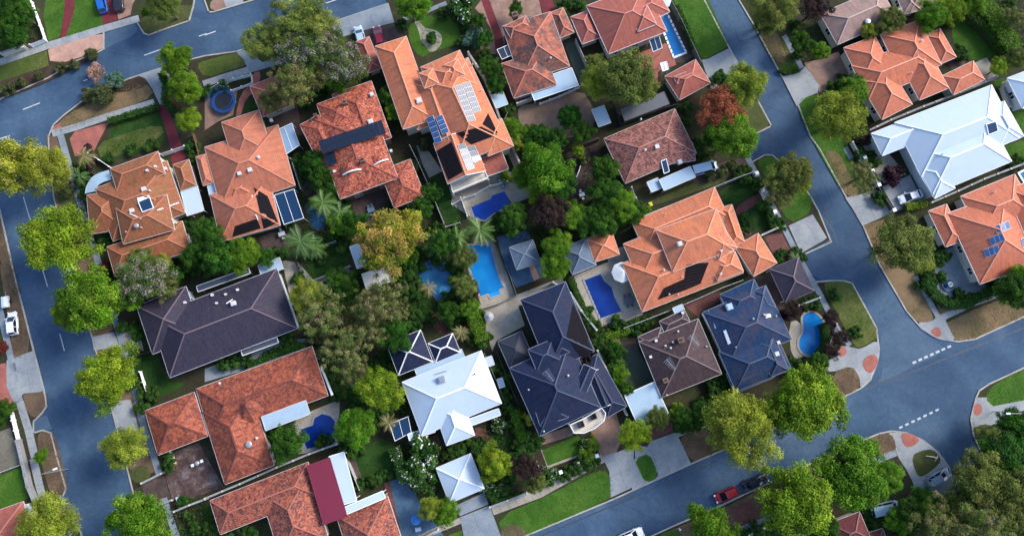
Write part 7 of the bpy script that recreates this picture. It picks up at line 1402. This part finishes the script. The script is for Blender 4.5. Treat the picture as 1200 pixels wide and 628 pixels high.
bin_(*T(3, 1, 165, 333)[0], m_plain('yellow_lid', (.55, .5, .02), .5), 'yellow lidded wheelie bin on the grass above the sprawling orange house'); bin_(*T(0, 3, 823, 455)[0], m_plain('pale_blue_lid', (.45, .65, .8), .5), 'pale blue lidded bin at the edge of the brick forecourt')
def lamp(x, y, ang, label):
    c = P(x, y); root = empty('street_lamp', (c.x, c.y, 0), R(ang), label=label, cat='street lamp'); mb = MB(); mb.tube([(0, 0, 0), (0, 0, 7)], [.09, .06], 8); mb.build('pole', STEEL, root); mb = MB(); mb.tube([(0, 0, 6.9), (.8, 0, 7.3), (2.2, 0, 7.45)], .04, 6); mb.build('arm', STEEL, root); mb = MB(); mb.box((2.5, 0, 7.43), (.7, .28, .12)); mb.build('lamp_head', WHITE, root)
lamp(1164, 482, 180, 'steel street lamp at the right-hand corner path'); lamp(80, 549, 20, 'steel street lamp standing on the brown verge at the left')
def bollard(x, y, label):
    c = P(x, y); root = empty('bollard', (c.x, c.y, 0), label=label, cat='bollard'); mb = MB(); mb.tube([(0, 0, 0), (0, 0, .9)], .12, 10); mb.build('post', WHITE, root); mb = MB(); mb.lathe((0, 0, .9), [(.12, 0), (.16, .03), (.1, .12), (.01, .15)], 10); mb.build('cap', WHITE, root)
bollard(1153, 538, 'white bollard at the side street kerb, upper right one'); bollard(1149, 541, 'white bollard at the side street kerb, lower left one'); bollard(795.7, 619, 'white post on the verge below the lower road')
for x, y, l in ((707, 541 - 3, 'left'), (729 + 8, 532, 'middle'), (738, 524, 'right')): pass
# white fallen branch on the small corner verge
def branch():
    pts = T(4, 3, 488, 258, 520, 263, 540, 268, 545, 255); c = P(*pts[1]); root = empty('fallen_branch', (c.x, c.y, 0), label='bleached fallen branch lying on the small corner verge', cat='branch'); W = [P(x, y) - c for x, y in pts]; mb = MB(); mb.tube([p + Vector((0, 0, .1)) for p in W], [.06, .13, .16, .05], 7); mb.build('stem', m_plain('bleached_wood', (.6, .52, .45), .8), root)
    mb = MB(); mb.tube([W[2] + Vector((0, 0, .1)), W[2] + Vector((-.5, -.6, .15))], [.08, .03], 6); mb.build('twig', m_plain('bleached_wood', (.6, .52, .45), .8), root)
branch()
def gatepost(x, y, label):
    c = P(x, y, 1.2); root = empty('gate_pillar', (c.x, c.y, 0), R(20), label=label, cat='pillar', group='white garden pillars'); mb = MB(); mb.box((0, 0, .65), (.45, .45, 1.3)); mb.build('shaft', WALLC, root); mb = MB(); mb.box((0, 0, 1.34), (.62, .62, .1)); mb.build('cap', WHITE, root)
for c_, r_, x, y, l in ((2, 3, 695, 333, 'white capped pillar in the lower garden bed, leftmost of three'), (2, 3, 780, 295, 'white capped pillar in the lower garden bed, middle of three'), (2, 3, 862, 258, 'white capped pillar in the lower garden bed, rightmost of three'), (2, 3, 540, 165, 'white capped pillar beside the lower front lawn corner'),
        (4, 1, 210, 118, 'white pillar on the front wall of the large white roofed house, upper'), (4, 1, 245, 178, 'white pillar on the front wall of the large white roofed house, middle'), (4, 1, 275, 242, 'white pillar on the front wall of the large white roofed house, lower'), (4, 1, 345, 358, 'white pillar at the bottom corner of the driveway with the white sedan'),
        (3, 1, 655, 188, 'white pillar at the top of the twin front lawns'), (3, 1, 682, 268, 'white pillar by the brick path of the twin front lawns'), (3, 1, 738, 365, 'white pillar below the flowering shrubs of the twin front lawns')): gatepost(*T(c_, r_, x, y)[0], l)
gatepost(102 / 3.925, 215 / 3.925, 'white pillar at the driveway gap of the top left fence'); 
# ================================================================ FENCES AND WALLS
_fm = {}
def fence(pts, kind, label, h=1.8, cat='fence', name=None):
    m, th, seg = dict(steel=(m_plain('grey_green_steel_fence', (.12, .14, .13), .6), .06, 2.4), timber=(TIMB, .07, 2.4), white=(WHITE, .1, 2.2), cream=(WALLC, .22, 3.0), pale=(m_plain('pale_grey_steel', (.36, .38, .38), .6), .06, 2.4), brick=(WALLB, .24, 3.0), dark=(m_plain('dark_steel_fence', (.03, .03, .035), .6), .06, 2.4), grey=(m_plain('grey_block', (.2, .2, .21), .9), .4, 2.6))[kind]
    W = [P(x, y, h) for x, y in pts]; c = W[0].copy(); c.z = 0; root = empty(name or 'fence', c, label=label, cat=cat); key = (kind, h)
    if key not in _fm:
        mb = MB()
        if kind in ('steel', 'dark', 'pale'):
            for k in range(12): mb.box((-.5 + (k + .5) / 12, .02 * (1 if k % 2 else -1), h / 2), (1 / 12.2, .02, h - .1))
            mb.box((0, 0, h - .03), (1, .09, .06)); mb.box((0, 0, .05), (1, .08, .08))
        elif kind in ('timber', 'white'):
            for k in range(10): mb.box((-.5 + (k + .5) / 10, 0, h / 2), (1 / 11, .03, h - .05 - .04 * (k % 3)))
            mb.box((0, .04, h * .8), (1, .05, .08)); mb.box((0, .04, h * .25), (1, .05, .08))
        else:
            mb.box((0, 0, h / 2 - .04), (1, th, h - .08)); mb.box((0, 0, h - .03), (1, th + .1, .07), 0, 1)
        o = mb.build('panel', [m, CONC]); _fm[key] = o.data; bpy.data.objects.remove(o)
        mb = MB(); mb.box((0, 0, (h + .06) / 2), (th + .06, th + .06, h + .06)); mb.box((0, 0, h + .08), (th + .1, th + .1, .04)); o = mb.build('post', [m]); _fm[key + (1,)] = o.data; bpy.data.objects.remove(o)
    for i in range(len(W) - 1):
        a, b = W[i], W[i + 1]; L = (b - a).length; n = max(1, round(L / seg)); d = (b - a).normalized(); an = math.atan2(d.y, d.x)
        for k in range(n):
            p = a.lerp(b, (k + .5) / n) - c; o = link('panel', _fm[key], root); o.location = (p.x, p.y, 0); o.rotation_euler = (0, 0, an); o.scale = (L / n - .06, 1, 1)
            p = a.lerp(b, k / n) - c; o = link('post', _fm[key + (1,)], root); o.location = (p.x, p.y, 0); o.rotation_euler = (0, 0, an)
    p = W[-1] - c; o = link('post', _fm[key + (1,)], root); o.location = (p.x, p.y, 0)
for pts, kd, lab, h in [
 (T(0, 0, 0, 245, 60, 225, 105, 208), 'cream', 'thick white garden wall at the top left, left of the driveway gap', 1.4), (T(0, 0, 135, 205, 200, 180, 180, 120, 150, 40, 135, 0), 'white', 'white picket fence turning up at the top left', 1.2),
 (T(1, 0, 0, 420, 60, 385, 130, 360, 210, 340), 'white', 'white picket fence in front of the trampoline', 1.1), (T(1, 0, 210, 340, 215, 380, 120, 415), 'white', 'short white rail between the trampoline and the red path', 1.0),
 (T(0, 1, 405, 95, 500, 158), 'white', 'thin white fence left of the mossy terracotta house', 1.2), (T(0, 1, 735, 100, 845, 62), 'white', 'white gate fence across the crimson path', 1.5),
 (T(2, 0, 270, 240, 340, 350, 400, 500, 445, 628), 'cream', 'cream wall along the right of the orange two storey house', 1.8), (T(2, 1, 445, 0, 480, 80, 525, 180, 575, 300), 'cream', 'cream wall between the two storey house and the green trees', 1.8),
 (T(2, 1, 0, 60, 40, 140, 90, 250, 130, 350, 165, 435), 'pale', 'pale steel fence left of the narrow lawn strip', 1.8), (T(2, 1, 165, 435, 230, 415), 'pale', 'short pale fence below the narrow lawn strip', 1.6), (T(2, 1, 195, 330, 250, 300, 300, 285, 370, 245, 450, 225), 'white', 'white glass-like pool fence above the small notched pool', 1.1), (T(2, 1, 235, 300, 265, 385), 'white', 'short white pool fence left of the small notched pool', 1.1),
 (T(2, 0, 495, 475, 560, 450), 'cream', 'cream wall at the bottom left corner of the stained terracotta house', 1.5), (T(2, 0, 600, 475, 690, 440, 780, 400), 'white', 'white rail below the pale blue metal patio roof', 1.0), (T(2, 0, 765, 180, 800, 260, 830, 320), 'pale', 'pale fence along the green court', 1.8),
 (T(3, 0, 262, 0, 310, 90, 360, 200, 400, 285), 'steel', 'fence between the long pool and the lawn strip', 1.8), (T(3, 1, 78, 408, 200, 358, 330, 308, 460, 252, 550, 215, 640, 182), 'pale', 'long pale fence above the sprawling orange house', 1.8), (T(3, 1, 80, 252, 100, 300, 130, 352), 'white', 'short white fence left of the grass strip by the bin', 1.6),
 (T(3, 1, 640, 182, 665, 240, 690, 300, 715, 370, 740, 410), 'white', 'white front fence of the twin front lawns', 1.0), (T(3, 1, 680, 472, 750, 440), 'cream', 'low cream wall below the twin front lawns', 1.2),
 (T(2, 2, 660, 140 - 60, 740, 130, 790, 210, 860, 300), 'cream', 'cream wall right of the blue-black tiled house, upper part', 1.8), (T(2, 2, 865, 395, 900, 470, 942, 560, 1000, 690), 'cream', 'cream wall right of the blue-black tiled house, lower part', 1.8), (T(2, 2, 440, 0, 465, 60, 492, 140, 410, 180, 330, 205), 'steel', 'thin dark pool fence at the corner of the bright blue pool', 1.1), (T(2, 1, 385, 490, 410, 560, 440, 628), 'dark', 'dark fence between the bright blue pool and the gazebo', 1.6),
 (T(3, 2, 45, 292, 150, 252, 270, 205, 400, 150, 500, 105, 590, 72), 'pale', 'long pale fence below the sprawling orange house', 1.8), (T(3, 2, 850, 188, 945, 152), 'cream', 'cream wall above the kidney shaped pool', 1.4), (T(4, 2, 80, 270, 70, 320, 45, 370), 'white', 'low white wall right of the kidney shaped pool', 1.0),
 (T(2, 2, 400, 400, 440, 500, 480, 600, 500, 640), 'dark', 'dark fence left of the blue-black tiled house', 1.8), (T(2, 2, 345, 410, 375, 480, 410, 560, 440, 640), 'steel', 'grey fence right of the white metal roofed house', 1.8),
 (T(4, 0, 200, 615, 330, 552, 480, 490, 650, 425, 820, 352), 'cream', 'long cream wall between the coral orange house and the large white roof', 1.8), (T(4, 1, 520, 322, 640, 270, 760, 215, 942, 145), 'cream', 'long cream wall below the large white roof', 1.8), (T(4, 0, 850, 400, 880, 490), 'cream', 'cream terrace wall at the right edge', 1.2),
 (T(4, 1, 155, 45, 190, 110, 240, 175, 275, 240), 'cream', 'low cream front wall of the large white roofed house', 1.1), (T(4, 1, 275, 250, 310, 310, 345, 360), 'dark', 'dark sliding gate across the driveway with the white sedan', 1.2), (T(4, 1, 425, 200, 455, 260), 'dark', 'dark strip fence on the driveway beside the garage', .3),
 (T(4, 0, 590, 100, 640, 60, 700, 48, 760, 85, 810, 170, 850, 245), 'cream', 'curved cream edge wall round the round edged lawn', .5), (T(4, 2, 715, 145, 815, 102), 'white', 'short white wall below the coral house with solar panels', 1.0),
 (T(0, 3, 0, 335, 98, 297), 'pale', 'pale rail above the left edge lawn', 1.0), (T(0, 3, 40, 50, 75, 190), 'white', 'white topped wall beside the left footpath', 1.2), (T(0, 3, 75, 190, 100, 290, 125, 400, 155, 470), 'grey', 'grey block wall beside the left footpath', 1.2),
 (T(1, 3, 0, 455, 160, 388, 330, 312, 480, 250, 605, 205), 'cream', 'long cream wall between the red L shaped house and the weathered red house', 1.8), (T(0, 3, 800, 515, 870, 485, 942, 458), 'cream', 'cream wall along the lower side of the brick forecourt', 1.6), (T(0, 3, 650, 385, 740, 340, 790, 320, 798, 295, 780, 240), 'cream', 'curving cream wall above the brick forecourt', .9), (T(0, 3, 680, 500, 790, 462), 'cream', 'low cream wall below the brick crossover', .5),
 (T(0, 2, 640, 492, 655, 540, 675, 600), 'white', 'short white rail in the dark front garden below the plum grey house', 1.0), (T(0, 2, 600, 430, 715, 388), 'dark', 'dark fence at the front of the plum grey house', 1.4), (T(1, 2, 0, 555, 150, 500, 300, 440, 460, 385), 'steel', 'grey fence between the plum grey and red L shaped houses', 1.8),
 (T(1, 2, 415, -10, 440, 50, 480, 140), 'dark', 'dark fence on the cream path right of the plum grey house', 1.0), (T(1, 2, 490, 75, 580, 40, 665, 5), 'pale', 'pale fence below the small garden lawn', 1.6), (T(1, 2, 640, 320, 700, 330, 775, 300), 'pale', 'pale fence in the middle of the left gardens', 1.6),
 (T(1, 3, 640, 250, 670, 320, 710, 415), 'pale', 'fence right of the blue-white deck roof', 1.6), (T(2, 3, 370, 495, 450, 465, 540, 430), 'cream', 'low cream front fence by the white pyramid garage', 1.0), (T(2, 3, 585, 285, 605, 340, 628, 385), 'white', 'short white fence left of the lower garden bed', 1.2), (T(2, 3, 0, 700, 60, 640, 130, 598), 'white', 'white fence at the bottom edge left of the driveway', 1.2),
 (T(3, 0, 0, 480, 30, 570, 100, 545, 250, 490, 290, 480), 'dark', 'dark fence above the brown-red mottled house', 1.8), (T(2, 1, 690, 85, 780, 60, 870, 30), 'timber', 'timber fence above the earth courtyard', 1.8), (T(2, 1, 700, 530, 815, 485, 925, 448), 'pale', 'pale fence above the orange pyramid pavilion', 1.8),
 (T(2, 0, 425, 460, 450, 520, 430, 560), 'steel', 'grey fence below the light blue garden shed', 1.6), (T(0, 1, 880, 0, 900, 60, 930, 190), 'timber', 'timber fence between the mossy and the salmon houses', 1.6), (T(1, 1, 395, 120, 420, 200, 440, 260), 'pale', 'pale fence right of the salmon terracotta house', 1.6),
 (T(1, 1, 560, 515, 600, 500), 'pale', 'tiny pale fence below the palms', 1.4), (T(3, 3, 620, 625, 690, 590, 735, 575), 'cream', 'low cream wall at the bottom edge below the black parked car', 1.0), (T(2, 1, 800, 110, 785, 160, 768, 205), 'white', 'leaning white rail in the earth courtyard', .8),
 (T(0, 3, 800, 300, 790, 320), 'brick', 'short brick pier wall by the red tiled garage', 1.0)]:
    fence(pts, kd, lab, h, cat='wall' if kd in ('cream', 'brick', 'grey') else 'fence', name='garden_wall' if kd in ('cream', 'brick', 'grey') else 'fence')
for o in bpy.data.objects:
    if o.type == 'MESH' and o.parent is None and 'kind' not in o and 'label' not in o: print('UNTAGGED', o.name)
_n = len(bpy.data.objects); print('objects', _n)
